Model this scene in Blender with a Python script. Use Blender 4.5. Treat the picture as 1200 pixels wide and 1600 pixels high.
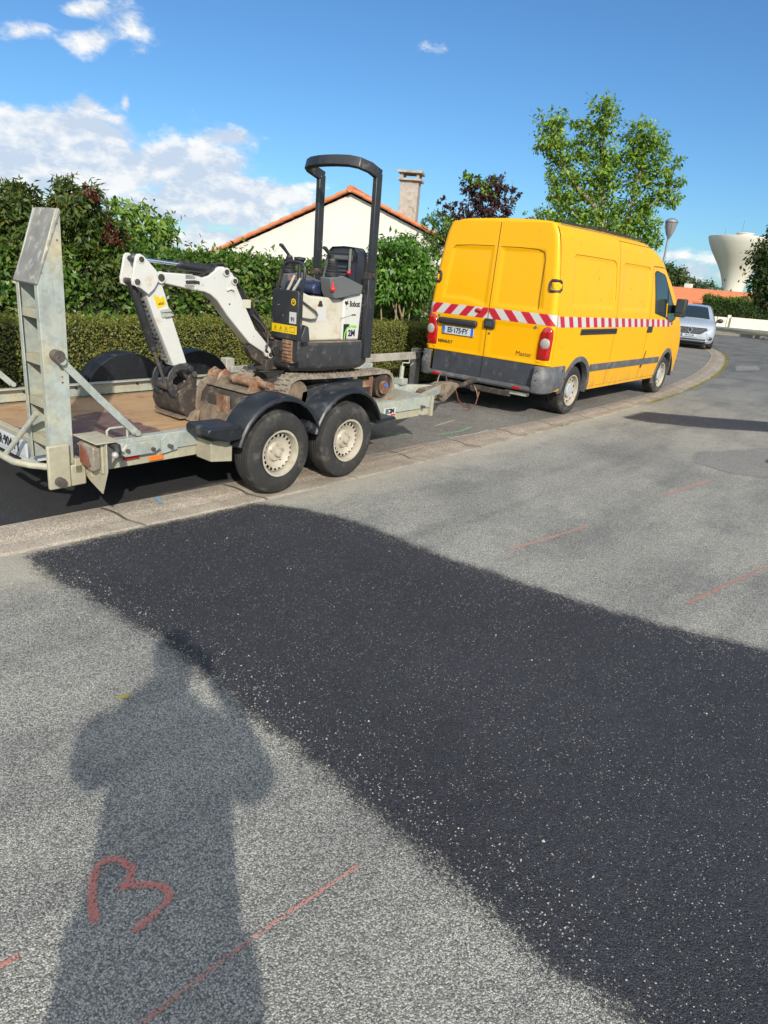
import bpy, bmesh, math, random
import numpy as np
from math import sin, cos, pi, radians, atan2, sqrt, hypot
from mathutils import Vector, Matrix
scene = bpy.context.scene
for o in list(bpy.data.objects): bpy.data.objects.remove(o)
COL = scene.collection
R = radians

# ------------------------------------------------------------ camera, sky, sun
# world frame: +X along the kerb (driving direction), +Y towards the gardens, Z up, metres
cd = bpy.data.cameras.new('camera'); cam = bpy.data.objects.new('camera', cd); COL.objects.link(cam)
cam.matrix_world = Matrix(((0.636771, 0.208176, -0.742419, -8.2894), (-0.766979, 0.269861, -0.582166, -5.0189),
                           (0.079157, 0.940126, 0.331507, 1.7237), (0, 0, 0, 1)))
cd.sensor_fit = 'AUTO'; cd.sensor_width = 36; cd.lens = 24.0; cd.clip_start = 0.05; cd.clip_end = 4000
scene.camera = cam
SUN_EL, SUN_AZ = R(29.5), R(54.5)         # light travels along SUN_AZ (from +X towards +Y)
scene.view_settings.view_transform = 'Standard'; scene.view_settings.look = 'None'
scene.view_settings.gamma = 1; scene.view_settings.exposure = 0.43
ld = bpy.data.lights.new('sun', 'SUN'); ld.energy = 4.0; ld.angle = R(0.8); ld.color = (1.0, 0.93, 0.80)
sun = bpy.data.objects.new('sun', ld); COL.objects.link(sun)
dirv = Vector((cos(SUN_AZ)*cos(SUN_EL), sin(SUN_AZ)*cos(SUN_EL), -sin(SUN_EL)))
sun.rotation_euler = dirv.to_track_quat('-Z', 'Y').to_euler(); sun.location = (-30, -40, 30)

world = bpy.data.worlds.new('World'); scene.world = world; world.use_nodes = True
wn = world.node_tree; wn.nodes.clear()
class NT:
    def __init__(s, nt): s.nt = nt
    def n(s, typ, ins=None, **props):
        nd = s.nt.nodes.new(typ)
        for k, v in props.items(): setattr(nd, k, v)
        for k, v in (ins or {}).items():
            sk = nd.inputs[k]
            if isinstance(v, bpy.types.NodeSocket): s.nt.links.new(v, sk)
            else: sk.default_value = v
        return nd
    def math(s, op, a, b=0.0, c=0.0, clamp=False):
        return s.n('ShaderNodeMath', {0: a, 1: b, 2: c}, operation=op, use_clamp=clamp).outputs[0]
    def vm(s, op, a, b=(0, 0, 0)):
        nd = s.n('ShaderNodeVectorMath', {0: a, 1: b}, operation=op)
        return nd.outputs['Value'] if op in ('DOT_PRODUCT', 'LENGTH') else nd.outputs[0]
    def noise(s, vec, scale, detail=3.0, rough=.55, out='Fac'):
        return s.n('ShaderNodeTexNoise', {'Vector': vec, 'Scale': scale, 'Detail': detail, 'Roughness': rough}).outputs[out]
    def ramp(s, fac, stops, interp='LINEAR'):
        nd = s.n('ShaderNodeValToRGB', {'Fac': fac}); nd.color_ramp.interpolation = interp
        el = nd.color_ramp.elements
        while len(el) < len(stops): el.new(0.5)
        for e, (p, c) in zip(el, stops):
            e.position = p; e.color = (c if len(c) == 4 else (*c, 1)) if hasattr(c, '__len__') else (c, c, c, 1)
        return nd.outputs[0]
    def mapr(s, v, a, b, c=0.0, d=1.0):
        return s.n('ShaderNodeMapRange', {'Value': v, 'From Min': a, 'From Max': b, 'To Min': c, 'To Max': d}).outputs[0]
    def mix(s, f, a, b, blend='MIX'):
        nd = s.n('ShaderNodeMix', {0: f, 6: a if not isinstance(a, tuple) else (*a[:3], 1), 7: b if not isinstance(b, tuple) else (*b[:3], 1)}, data_type='RGBA', blend_type=blend)
        return nd.outputs[2]
W = NT(wn)
sky = W.n('ShaderNodeTexSky', sky_type='NISHITA', sun_disc=False)
sky.sun_elevation = SUN_EL; sky.sun_rotation = atan2(-dirv.x, -dirv.y); sky.air_density = 1.0; sky.dust_density = 0.35; sky.ozone_density = 2.2; sky.altitude = 30
tc = W.n('ShaderNodeTexCoord').outputs['Generated']
CL = [((0.428,0.897,0.109),(5.0,-2.4,-0.45),(-3.8,-0.8,22.0),1.7),((0.503,0.859,0.094),(4.3,-2.6,-0.25),(-3.6,-0.5,24.0),1.7),((0.593,0.802,0.066),(5.6,-4.2,-0.07),(-3.0,0.14,23.0),1.8),((0.409,0.909,0.079),(8.05,-3.61,-0.77),(-3.08,-0.37,20.92),1.3),((0.473,0.868,0.152),(42.45,-22.62,-2.91),(-10.88,-3.48,53.72),0.8),((0.429,0.894,0.132),(11.33,-5.33,-1.0),(-9.66,-2.78,50.56),0.8),((0.601,0.799,0.021),(10.83,-8.16,-0.06),(-3.0,1.3,34.17),1.1),((0.674,0.734,0.084),(14.66,-13.56,0.64),(-6.4,-0.01,48.96),0.9),((0.697,0.71,0.099),(16.96,-16.81,1.07),(-12.44,-0.71,93.2),0.5),((0.472,0.855,0.218),(36.71,-19.63,-2.5),(-24.49,-10.56,94.56),0.5),((0.468,0.848,0.248),(42.27,-22.48,-2.91),(-39.67,-18.62,138.71),0.38),((0.41,0.886,0.216),(35.11,-15.45,-3.35),(-24.94,-11.11,92.94),0.42),((0.51,0.825,0.243),(62.53,-37.76,-3.01),(-17.05,-7.74,62.08),0.22),((0.611,0.779,0.142),(15.19,-11.93,0.06),(-15.36,-3.78,86.98),0.7),((0.511,0.844,0.163),(133.13,-79.41,-6.69),(-12.79,-4.22,61.95),0.5),((0.958,0.285,0.03),(4.94,-16.94,3.78),(-2.01,2.51,40.64),0.6),((0.951,0.306,0.048),(9.74,-31.28,6.83),(-5.38,3.97,81.75),0.4),((0.76,0.595,0.26),(34.9,-47.08,5.79),(-48.23,-20.59,188.52),0.25),((0.658,0.751,0.055),(11.22,-9.86,0.34),(-5.98,1.02,57.89),0.6)]
cover = None
for c, u, v, w in CL:
    d = W.vm('SUBTRACT', tc, c)
    a = W.vm('DOT_PRODUCT', d, u); b = W.vm('DOT_PRODUCT', d, v)
    q = W.math('SQRT', W.math('ADD', W.math('MULTIPLY', a, a), W.math('MULTIPLY', b, b)))
    m = W.math('MULTIPLY', W.math('SUBTRACT', 1.0, q), w)
    front = W.math('GREATER_THAN', W.vm('DOT_PRODUCT', tc, c), 0.0)
    m = W.math('SUBTRACT', W.math('MULTIPLY', W.math('ADD', m, 1.0), front), 1.0)
    cover = m if cover is None else W.n('ShaderNodeMath', {0: cover, 1: m, 2: 0.25}, operation='SMOOTH_MAX').outputs[0]
def dens(vec):
    st = W.n('ShaderNodeMapping', {'Vector': vec, 'Scale': (1, 1, 1.9)}).outputs[0]
    n1 = W.noise(st, 8, 8, .60); n2 = W.noise(st, 26, 5, .6)
    return W.math('ADD', W.math('MULTIPLY', W.math('SUBTRACT', n1, .5), 2.3), W.math('MULTIPLY', W.math('SUBTRACT', n2, .5), 1.3))
d0 = W.math('ADD', cover, dens(tc))
d1 = dens(W.vm('ADD', tc, (-0.008, -0.012, 0.016)))
alpha = W.n('ShaderNodeMapRange', {'Value': d0, 'From Min': -0.06, 'From Max': 0.58}, interpolation_type='SMOOTHSTEP').outputs[0]
lit = W.mapr(W.math('SUBTRACT', W.math('ADD', cover, 0.0), d1), -0.9, 0.9)
shade = W.mapr(W.math('SUBTRACT', dens(tc), d1), -0.16, 0.26)
body = W.mapr(cover, 0.1, 0.75)
cc = W.mix(shade, (0.58, 0.67, 0.80), (1.0, 0.98, 0.94))
cc = W.mix(W.math('MULTIPLY', body, 0.22), cc, (0.52, 0.61, 0.74))
SKY = W.n('ShaderNodeBackground', {'Color': W.mix(1.0, sky.outputs[0], (.40, .645, .86, 1), 'MULTIPLY'), 'Strength': 0.109})
CLD = W.n('ShaderNodeBackground', {'Color': cc, 'Strength': 0.80})
# unseen broken bright cloud added behind the camera and overhead as fill light
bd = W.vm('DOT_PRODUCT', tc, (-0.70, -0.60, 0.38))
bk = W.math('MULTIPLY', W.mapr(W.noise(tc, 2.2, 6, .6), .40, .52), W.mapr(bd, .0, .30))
BKFILL = W.n('ShaderNodeBackground', {'Color': (.88, .94, 1.0, 1), 'Strength': 1.15})
SKY = W.n('ShaderNodeMixShader', {0: bk, 1: SKY.outputs[0], 2: BKFILL.outputs[0]})
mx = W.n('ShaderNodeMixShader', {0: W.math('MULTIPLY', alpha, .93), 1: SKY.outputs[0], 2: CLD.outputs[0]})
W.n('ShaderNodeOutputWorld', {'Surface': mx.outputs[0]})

# ------------------------------------------------------------ helpers
class MB:
    def __init__(s): s.v = []; s.f = []; s.m = []
    def add(s, vs, fs, m=0):
        o = len(s.v); s.v += [tuple(v) for v in vs]; s.f += [tuple(i+o for i in f) for f in fs]; s.m += [m]*len(fs); return s
    def box(s, x0, x1, y0, y1, z0, z1, m=0):
        return s.add([(x0,y0,z0),(x1,y0,z0),(x1,y1,z0),(x0,y1,z0),(x0,y0,z1),(x1,y0,z1),(x1,y1,z1),(x0,y1,z1)],
                     [(0,3,2,1),(4,5,6,7),(0,1,5,4),(1,2,6,5),(2,3,7,6),(3,0,4,7)], m)
    def prism(s, poly, t0, t1, ax='y', m=0):
        ar = sum(poly[i][0]*poly[(i+1) % len(poly)][1]-poly[(i+1) % len(poly)][0]*poly[i][1] for i in range(len(poly)))
        if ar < 0: poly = poly[::-1]
        P = {'y': lambda p, t: (p[0], t, p[1]), 'x': lambda p, t: (t, p[0], p[1]), 'z': lambda p, t: (p[0], p[1], t)}[ax]
        n = len(poly); lo, hi = min(t0, t1), max(t0, t1)
        vs = [P(p, lo) for p in poly]+[P(p, hi) for p in poly]
        fl = ax == 'y'
        f0 = tuple(range(n)); f1 = tuple(range(2*n-1, n-1, -1))
        fs = [f0 if fl else f0[::-1], f1 if fl else f1[::-1]]
        for i in range(n):
            j = (i+1) % n; q = (i, i+n, j+n, j)
            fs.append(q if fl else q[::-1])
        return s.add(vs, fs, m)
    def obox(s, p0, p1, w, h, up=(0, 0, 1), m=0):      # beam from p0 to p1 with width w and height h
        p0, p1 = Vector(p0), Vector(p1); d = (p1-p0).normalized(); r = d.cross(Vector(up)).normalized(); u = r.cross(d)
        vs = [p+r*a*w/2+u*b*h/2 for p in (p0, p1) for a, b in ((-1,-1),(1,-1),(1,1),(-1,1))]
        return s.add(vs, [(0,1,2,3),(7,6,5,4),(0,4,5,1),(1,5,6,2),(2,6,7,3),(3,7,4,0)], m)
    def ring(s, rings, m=0, cap=True, closed=False):
        n = len(rings[0]); o = len(s.v); vs = [v for r in rings for v in r]; fs = []
        K = len(rings); kk = K if closed else K-1
        for i in range(kk):
            for j in range(n):
                a, b = i*n+j, i*n+(j+1) % n; c, d = ((i+1) % K)*n+(j+1) % n, ((i+1) % K)*n+j
                fs.append((a, b, c, d))
        if cap and not closed: fs += [tuple(range(n))[::-1], tuple((K-1)*n+j for j in range(n))]
        return s.add(vs, fs, m)
    def tube(s, path, r, n=10, m=0, closed=False, flat=None, cap=True):
        P = [Vector(p) for p in path]; rings = []; K = len(P); ref = None
        for i, p in enumerate(P):
            a = P[(i-1) % K] if (i or closed) else p; b = P[(i+1) % K] if (i < K-1 or closed) else p
            t = (b-a).normalized()
            if ref is None:
                ref = Vector((0,0,1)) if abs(t.z) < .9 else Vector((1,0,0))
                if flat: ref = Vector(flat)
            u = (ref-t*ref.dot(t)).normalized(); w = t.cross(u); ref = u
            rr = r[i] if hasattr(r, '__len__') else r
            rings.append([tuple(p+u*cos(2*pi*k/n)*rr+w*sin(2*pi*k/n)*rr) for k in range(n)])
        return s.ring(rings, m, cap, closed)
    def strap(s, path, w, t, side=(0, 1, 0), m=0):     # flat section swept along path; side = width direction
        P = [Vector(p) for p in path]; S0 = Vector(side); rings = []
        for i, p in enumerate(P):
            a = P[max(i-1, 0)]; b = P[min(i+1, len(P)-1)]; d = (b-a).normalized()
            sv = (S0-d*S0.dot(d)).normalized(); nv = d.cross(sv)
            rings.append([tuple(p+sv*x*w/2+nv*y*t/2) for x, y in ((-1,-1),(1,-1),(1,1),(-1,1))])
        return s.ring(rings, m)
    def cyl(s, p0, p1, r0, r1=None, n=20, m=0):
        return s.tube([p0, p1], [r0, r0 if r1 is None else r1], n, m)
    def lathe(s, prof, org, ax='z', n=32, m=0, a0=0.0, a1=2*pi):  # prof: (r, h)
        F = {'z': lambda r, h, t: (r*cos(t), r*sin(t), h), 'y': lambda r, h, t: (r*cos(t), h, r*sin(t)), 'x': lambda r, h, t: (h, r*cos(t), r*sin(t))}[ax]
        full = abs(a1-a0-2*pi) < 1e-6; K = n if full else n+1; vs = []; fs = []
        for r, h in prof:
            for k in range(K):
                x, y, z = F(r, h, a0+(a1-a0)*k/n); vs.append((x+org[0], y+org[1], z+org[2]))
        for i in range(len(prof)-1):
            for k in range(n):
                k2 = (k+1) % K; fs.append((i*K+k, i*K+k2, (i+1)*K+k2, (i+1)*K+k))
        return s.add(vs, fs, m)
    def ball(s, c, r, n=12, sc=(1, 1, 1), m=0):
        prof = [(max(1e-4, r*sin(pi*i/n)), -r*cos(pi*i/n)) for i in range(n+1)]; o = len(s.v)
        s.lathe(prof, (0, 0, 0), 'z', n*2, m)
        for i in range(o, len(s.v)): v = s.v[i]; s.v[i] = (v[0]*sc[0]+c[0], v[1]*sc[1]+c[1], v[2]*sc[2]+c[2])
        return s
    def xf(s, M, start=0):
        for i in range(start, len(s.v)): s.v[i] = tuple(M @ Vector(s.v[i]))
        return s
LOC = {}
def link(name, me, mats, parent=None):
    o = bpy.data.objects.new(name, me); COL.objects.link(o)
    for m in (mats if isinstance(mats, (list, tuple)) else [mats]): me.materials.append(m)
    if parent is not None:
        o.parent = parent
        if parent.name in LOC: o.location = -Vector(LOC[parent.name])
    return o
def build(mb, name, mats, parent=None, bevel=0, seg=2, smooth=True, ang=32, recalc=True):
    me = bpy.data.meshes.new(name); me.from_pydata(mb.v, [], mb.f); me.update()
    me.polygons.foreach_set('material_index', mb.m)
    if recalc:
        bm = bmesh.new(); bm.from_mesh(me); bmesh.ops.recalc_face_normals(bm, faces=bm.faces); bm.to_mesh(me); bm.free()
    if smooth:
        me.polygons.foreach_set('use_smooth', [True]*len(me.polygons)); me.set_sharp_from_angle(angle=R(ang))
    o = link(name, me, mats, parent)
    if bevel:
        b = o.modifiers.new('bevel', 'BEVEL'); b.width = bevel; b.segments = seg; b.limit_method = 'ANGLE'; b.angle_limit = R(30); b.harden_normals = False
    return o
def thing(name, label, cat, loc=(0, 0, 0), group=None, shift=True):
    o = bpy.data.objects.new(name, None); COL.objects.link(o); o.location = loc; o.empty_display_size = .2
    o['label'] = label; o['category'] = cat
    if group: o['group'] = group
    if shift: LOC[o.name] = tuple(loc)
    return o
def tag(o, label, cat, group=None):
    o['label'] = label; o['category'] = cat
    if group: o['group'] = group
    return o
def struct(o, kind='structure'):
    o['kind'] = kind; return o
def text_mesh(txt, size, name, mat, parent, M, ext=.0015, bold=0.0, sx=1.0, space=1.0):
    cu = bpy.data.curves.new('txt', 'FONT'); cu.body = txt; cu.size = size; cu.extrude = ext; cu.offset = bold; cu.align_x = 'CENTER'; cu.align_y = 'CENTER'; cu.resolution_u = 3; cu.space_character = space
    to = bpy.data.objects.new('txt', cu); COL.objects.link(to)
    me = bpy.data.meshes.new_from_object(to.evaluated_get(bpy.context.evaluated_depsgraph_get()))
    bpy.data.objects.remove(to)
    me.transform(M @ Matrix.Diagonal((sx, 1, 1, 1)))
    me.name = name; me.materials.clear()
    return link(name, me, mat, parent)
def frameM(org, xd, yd):            # text frame: x direction, y(up) direction
    x = Vector(xd).normalized(); y = Vector(yd).normalized(); z = x.cross(y)
    return Matrix(((x.x, y.x, z.x, org[0]), (x.y, y.y, z.y, org[1]), (x.z, y.z, z.z, org[2]), (0, 0, 0, 1)))
def interp(t, pts):
    if t <= pts[0][0]: return pts[0][1]
    for (a, u), (b, v) in zip(pts, pts[1:]):
        if t <= b: return u+(v-u)*(t-a)/(b-a)
    return pts[-1][1]
def sstep(a, b, x):
    t = min(1, max(0, (x-a)/(b-a))); return t*t*(3-2*t)

# ------------------------------------------------------------ materials
def pmat(name, col, rough=.5, metal=0., var=.12, vs=4., bump=0., bs=60., dirt=None, coat=0., spec=.5, trans=0., chips=None, spangle=0., grime=None):
    m = bpy.data.materials.new(name); m.use_nodes = True; nt = m.node_tree; nt.nodes.clear(); T = NT(nt)
    oc = T.n('ShaderNodeTexCoord').outputs['Object']
    n1 = T.noise(oc, vs, 5, .6)
    c = T.mix(1.0, (*col, 1), T.ramp(n1, [(.25, 1-var), (.75, 1+var)]), 'MULTIPLY')
    rv = T.mapr(T.noise(oc, vs*3, 4), .3, .7, max(.02, rough-.08), min(1, rough+.1))
    if dirt:
        dc, amt, ds = dirt
        dm = T.ramp(T.noise(oc, ds, 8, .68), [(max(0, .62-amt*.5), 0), (min(1, .78-amt*.35), 1)])
        c = T.mix(dm, c, (*dc, 1)); rv = T.math('MAXIMUM', rv, T.math('MULTIPLY', dm, .75))
    if spangle:
        sp = T.n('ShaderNodeSeparateColor', {0: T.n('ShaderNodeTexVoronoi', {'Vector': oc, 'Scale': 38.}).outputs['Color']}).outputs[0]
        c = T.mix(1.0, c, T.ramp(sp, [(0, 1-spangle), (1, 1+spangle)]), 'MULTIPLY')
        z = T.n('ShaderNodeSeparateXYZ', {0: oc}); sv = T.n('ShaderNodeMapping', {'Vector': oc, 'Scale': (9, 9, .8)}).outputs[0]
        c = T.mix(T.math('MULTIPLY', T.mapr(T.noise(sv, 3., 6, .65), .55, .75), .45), c, (.24, .19, .12, 1))
    if grime:
        z = T.n('ShaderNodeSeparateXYZ', {0: oc}).outputs[2]; sv = T.n('ShaderNodeMapping', {'Vector': oc, 'Scale': (6, 6, 1.2)}).outputs[0]
        gm = T.math('MULTIPLY', T.mapr(z, grime[1], grime[2]), T.mapr(T.noise(sv, 2.5, 7, .65), .35, .75))
        gm = T.math('ADD', gm, T.math('MULTIPLY', T.mapr(T.noise(sv, 5, 7, .7), .60, .80), .10)); c = T.mix(gm, c, (*grime[0], 1)); rv = T.math('MAXIMUM', rv, T.math('MULTIPLY', gm, .8))
    if chips:
        cv = T.n('ShaderNodeTexVoronoi', {'Vector': T.vm('ADD', oc, T.vm('MULTIPLY', T.n('ShaderNodeTexNoise', {'Vector': oc, 'Scale': 60.}).outputs['Color'], (.02, .02, .02))), 'Scale': chips[1]}); cr = T.n('ShaderNodeSeparateColor', {0: cv.outputs['Color']}).outputs[0]
        cm = T.math('LESS_THAN', T.math('ADD', cv.outputs['Distance'], cr), chips[2]); c = T.mix(cm, c, (*chips[0], 1))
    b = T.n('ShaderNodeBsdfPrincipled', {'Base Color': c, 'Roughness': rv, 'Metallic': metal, 'Coat Weight': coat, 'Coat Roughness': .08, 'Specular IOR Level': spec, 'Transmission Weight': trans})
    if bump: nt.links.new(T.n('ShaderNodeBump', {'Height': T.noise(oc, bs, 5, .6), 'Strength': 1.0, 'Distance': bump}).outputs[0], b.inputs['Normal'])
    T.n('ShaderNodeOutputMaterial', {'Surface': b.outputs[0]})
    return m
def emis(name, col, s):
    m = bpy.data.materials.new(name); m.use_nodes = True; b = m.node_tree.nodes['Principled BSDF']; b.inputs['Base Color'].default_value = (*col, 1); b.inputs['Roughness'].default_value = .2
    return m
DUST = (.30, .23, .15)
M = {}
M['yellow'] = pmat('yellow_paint', (.72, .350, .0), .38, var=.02, vs=1.2, coat=.12, spec=.25, dirt=((.50, .27, .02), .01, 3), chips=((.10, .06, .03), 9., .16), grime=((.30, .19, .07), .75, .30))
M['blackpl'] = pmat('black_plastic', (.022, .022, .024), .45, var=.3, vs=9, bump=.0003, bs=400, dirt=((.10, .09, .08), .08, 6))
M['greypl'] = pmat('grey_plastic', (.075, .078, .085), .55, var=.25, vs=6, bump=.0004, bs=300, dirt=((.17, .16, .15), .25, 7))
M['greypl2'] = pmat('dark_grey_plastic', (.038, .042, .052), .5, var=.25, vs=5, dirt=((.12, .12, .12), .12, 8))
M['rubber'] = pmat('tyre_rubber', (.022, .021, .020), .75, var=.3, vs=10, bump=.0006, bs=120, dirt=((.10, .09, .075), .22, 7))
M['cream_rim'] = pmat('cream_wheel_paint', (.37, .335, .27), .45, var=.12, vs=8, dirt=((.25, .19, .12), .2, 12))
M['cap'] = pmat('hub_cap_grey', (.33, .36, .37), .45, var=.1, vs=9, dirt=((.25, .22, .18), .2, 14))
M['galv'] = pmat('galvanised_steel', (.33, .365, .34), .5, metal=.2, spangle=.10, var=.16, vs=7, bump=.0004, bs=90, dirt=((.42, .38, .26), .30, 4))
M['galv2'] = pmat('galvanised_steel_tan', (.34, .32, .24), .6, spangle=.06, metal=.1, var=.16, vs=6, dirt=((.34, .30, .20), .25, 8))
M['galvgrey'] = pmat('worn_flap_steel', (.22, .21, .185), .5, metal=.2, var=.22, vs=9, bump=.0006, bs=150, dirt=((.50, .47, .42), .2, 18))
M['steel'] = pmat('dark_steel', (.12, .115, .11), .45, metal=.6, var=.3, vs=14, dirt=((.20, .13, .08), .2, 14))
M['chrome'] = pmat('chrome_rod', (.75, .77, .80), .12, metal=1., var=.05)
M['rust'] = pmat('rusty_iron', (.16, .075, .04), .8, metal=.1, var=.5, vs=12, bump=.003, bs=50, dirt=((.34, .25, .17), .35, 9))
M['mud'] = pmat('muddy_iron', (.17, .13, .092), .85, var=.45, vs=10, bump=.005, bs=40, dirt=((.055, .05, .045), .25, 11))
M['muddark'] = pmat('dark_muddy_iron', (.038, .031, .026), .7, var=.5, vs=11, bump=.004, bs=45, dirt=((.20, .145, .095), .14, 11))
M['track'] = pmat('dusty_rubber_track', (.24, .205, .16), .9, var=.3, vs=16, bump=.006, bs=45, dirt=((.10, .085, .07), .3, 14))
M['white'] = pmat('white_machine_paint', (.50, .50, .475), .38, var=.06, vs=4, coat=.1, dirt=((.42, .31, .19), .10, 6), chips=((.12, .07, .04), 26., .20))
M['cream'] = pmat('cream_machine_paint', (.48, .45, .37), .45, var=.08, vs=4, dirt=((.38, .28, .17), .14, 6), chips=((.10, .07, .05), 24., .18))
M['blackpt'] = pmat('black_machine_paint', (.020, .021, .024), .38, var=.3, vs=7, dirt=((.11, .10, .09), .10, 9), chips=((.30, .28, .26), 22., .16))
M['blackpt2'] = pmat('scuffed_black_paint', (.030, .031, .035), .42, var=.3, vs=7, dirt=((.16, .14, .12), .12, 10))
M['grey'] = pmat('grey_console_plastic', (.10, .103, .107), .6, var=.12, vs=6)
M['seatvinyl'] = pmat('black_seat_vinyl', (.022, .024, .030), .42, var=.2, vs=10, dirt=((.12, .11, .10), .08, 8))
M['bluseat'] = pmat('navy_seat_base', (.015, .022, .055), .4, var=.2, vs=10)
M['fender'] = pmat('navy_black_mudguard_plastic', (.011, .013, .017), .40, var=.25, vs=6, dirt=((.09, .09, .095), .1, 7))
M['red'] = pmat('red_plastic', (.62, .02, .02), .3, var=.05)
M['redlens'] = pmat('red_lens', (.34, .006, .006), .12, var=.1, coat=.8)
M['redlens2'] = pmat('faded_red_lens', (.17, .05, .032), .3, var=.15, vs=20)
M['clear'] = pmat('clear_lens', (.30, .29, .27), .12, var=.2, vs=30, coat=.8)
M['orange'] = pmat('orange_lens', (.75, .16, .02), .2, var=.1, coat=.5)
M['redtape'] = pmat('red_reflective_tape', (.42, .010, .030), .35, var=.08, vs=20)
M['whitetape'] = pmat('white_reflective_tape', (.47, .46, .44), .35, var=.04, vs=20)
M['glass'] = pmat('dark_window_glass', (.02, .03, .032), .04, var=.1, spec=1.0)
M['platewhite'] = pmat('plate_white', (.46, .49, .52), .35, var=.04)
M['plateblue'] = pmat('plate_blue', (.02, .12, .55), .35, var=.04)
M['ink'] = pmat('black_ink', (.012, .012, .014), .5, var=.05)
M['stickery'] = pmat('yellow_sticker', (.62, .42, .0), .4, var=.06)
M['stickerw'] = pmat('white_sticker', (.46, .46, .45), .4, var=.04)
M['green'] = pmat('green_sticker', (.20, .55, .03), .4, var=.05)
M['darkvoid'] = pmat('dark_interior', (.008, .008, .009), .8, var=.1)
M['silver'] = pmat('silver_car_paint', (.36, .41, .47), .32, metal=.25, var=.02, coat=.5)
M['wallwhite'] = pmat('white_render', (.56, .545, .50), .9, var=.06, vs=1.2, bump=.004, bs=30, dirt=((.55, .52, .46), .04, 2))
M['tower'] = pmat('tower_concrete', (.58, .55, .47), .85, var=.05, vs=.12)
M['concrete'] = pmat('grey_concrete', (.33, .31, .275), .9, var=.2, vs=6, bump=.003, bs=60, dirt=((.18, .165, .14), .25, 5))
M['tile'] = pmat('terracotta_tile', (.52, .17, .07), .75, var=.22, vs=5, bump=.006, bs=20, dirt=((.30, .14, .08), .2, 7))
M['garden'] = pmat('far_wall_render', (.62, .58, .50), .9, var=.08, vs=1.5, dirt=((.35, .33, .28), .15, 2))
M['bark'] = pmat('bark', (.16, .12, .085), .9, var=.3, vs=14, bump=.006, bs=60)
M['barklight'] = pmat('pale_bark', (.30, .22, .15), .9, var=.25, vs=14, bump=.004, bs=60)
M['lampglass'] = pmat('lantern_diffuser', (.20, .22, .23), .15, var=.05, coat=.5)
M['aluminium'] = pmat('lamp_aluminium', (.30, .32, .34), .35, metal=.6, var=.08)

def leafmat(name, cols, rough=.5, transl=.35, spec=.4):
    m = bpy.data.materials.new(name); m.use_nodes = True; nt = m.node_tree; nt.nodes.clear(); T = NT(nt)
    g = T.n('ShaderNodeNewGeometry'); oc = T.n('ShaderNodeTexCoord').outputs['Object']
    f = T.math('ADD', T.math('MULTIPLY', g.outputs['Random Per Island'], .75), T.math('MULTIPLY', T.noise(oc, 2.2, 3), .4))
    k = len(cols)-1
    c = T.ramp(f, [(.12+.8*i/k, cc) for i, cc in enumerate(cols)])
    b = T.n('ShaderNodeBsdfPrincipled', {'Base Color': c, 'Roughness': rough, 'Specular IOR Level': spec})
    t = T.n('ShaderNodeBsdfTranslucent', {'Color': T.mix(1.0, c, (1.25, 1.35, .6, 1), 'MULTIPLY')})
    mx = T.n('ShaderNodeMixShader', {0: transl, 1: b.outputs[0], 2: t.outputs[0]})
    T.n('ShaderNodeOutputMaterial', {'Surface': mx.outputs[0]})
    return m
LM = {
 'hedge': leafmat('box_hedge_leaf', [(.04,.055,.012),(.10,.14,.022),(.17,.20,.035),(.22,.23,.05),(.24,.18,.05)]),
 'laurel': leafmat('tall_hedge_leaf', [(.015,.035,.008),(.035,.085,.014),(.07,.15,.022),(.12,.22,.03),(.16,.18,.04)], .35),
 'photinia': leafmat('dark_shrub_leaf', [(.018,.032,.010),(.04,.075,.016),(.07,.115,.022),(.11,.15,.035),(.13,.12,.03)], .4),
 'redleaf': leafmat('red_shoot', [(.07,.018,.012),(.12,.025,.02),(.10,.05,.02)]),
 'cherry': leafmat('light_tree_leaf', [(.05,.10,.015),(.10,.175,.024),(.16,.26,.035),(.21,.32,.06)]),
 'shrub': leafmat('bright_shrub_leaf', [(.03,.075,.012),(.06,.15,.02),(.10,.22,.03),(.17,.30,.06)], .35),
 'ash': leafmat('ash_leaf', [(.06,.12,.014),(.11,.20,.022),(.18,.29,.035),(.25,.35,.05)], .42),
 'plum': leafmat('purple_leaf', [(.022,.010,.014),(.05,.018,.026),(.085,.03,.04),(.06,.05,.03)]),
 'white': leafmat('white_blossom', [(.5,.5,.45),(.7,.7,.65)]),
 'chestnut': leafmat('dark_tree_leaf', [(.012,.025,.008),(.03,.055,.012),(.055,.09,.018),(.09,.12,.03)]),
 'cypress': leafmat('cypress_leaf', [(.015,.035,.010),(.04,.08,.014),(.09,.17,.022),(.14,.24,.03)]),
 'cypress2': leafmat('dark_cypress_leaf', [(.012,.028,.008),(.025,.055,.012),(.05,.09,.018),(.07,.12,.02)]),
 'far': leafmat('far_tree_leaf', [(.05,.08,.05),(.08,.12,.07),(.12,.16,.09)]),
 'moss': leafmat('moss_blades', [(.13,.125,.03),(.24,.22,.05),(.36,.31,.09)]),
}
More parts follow.
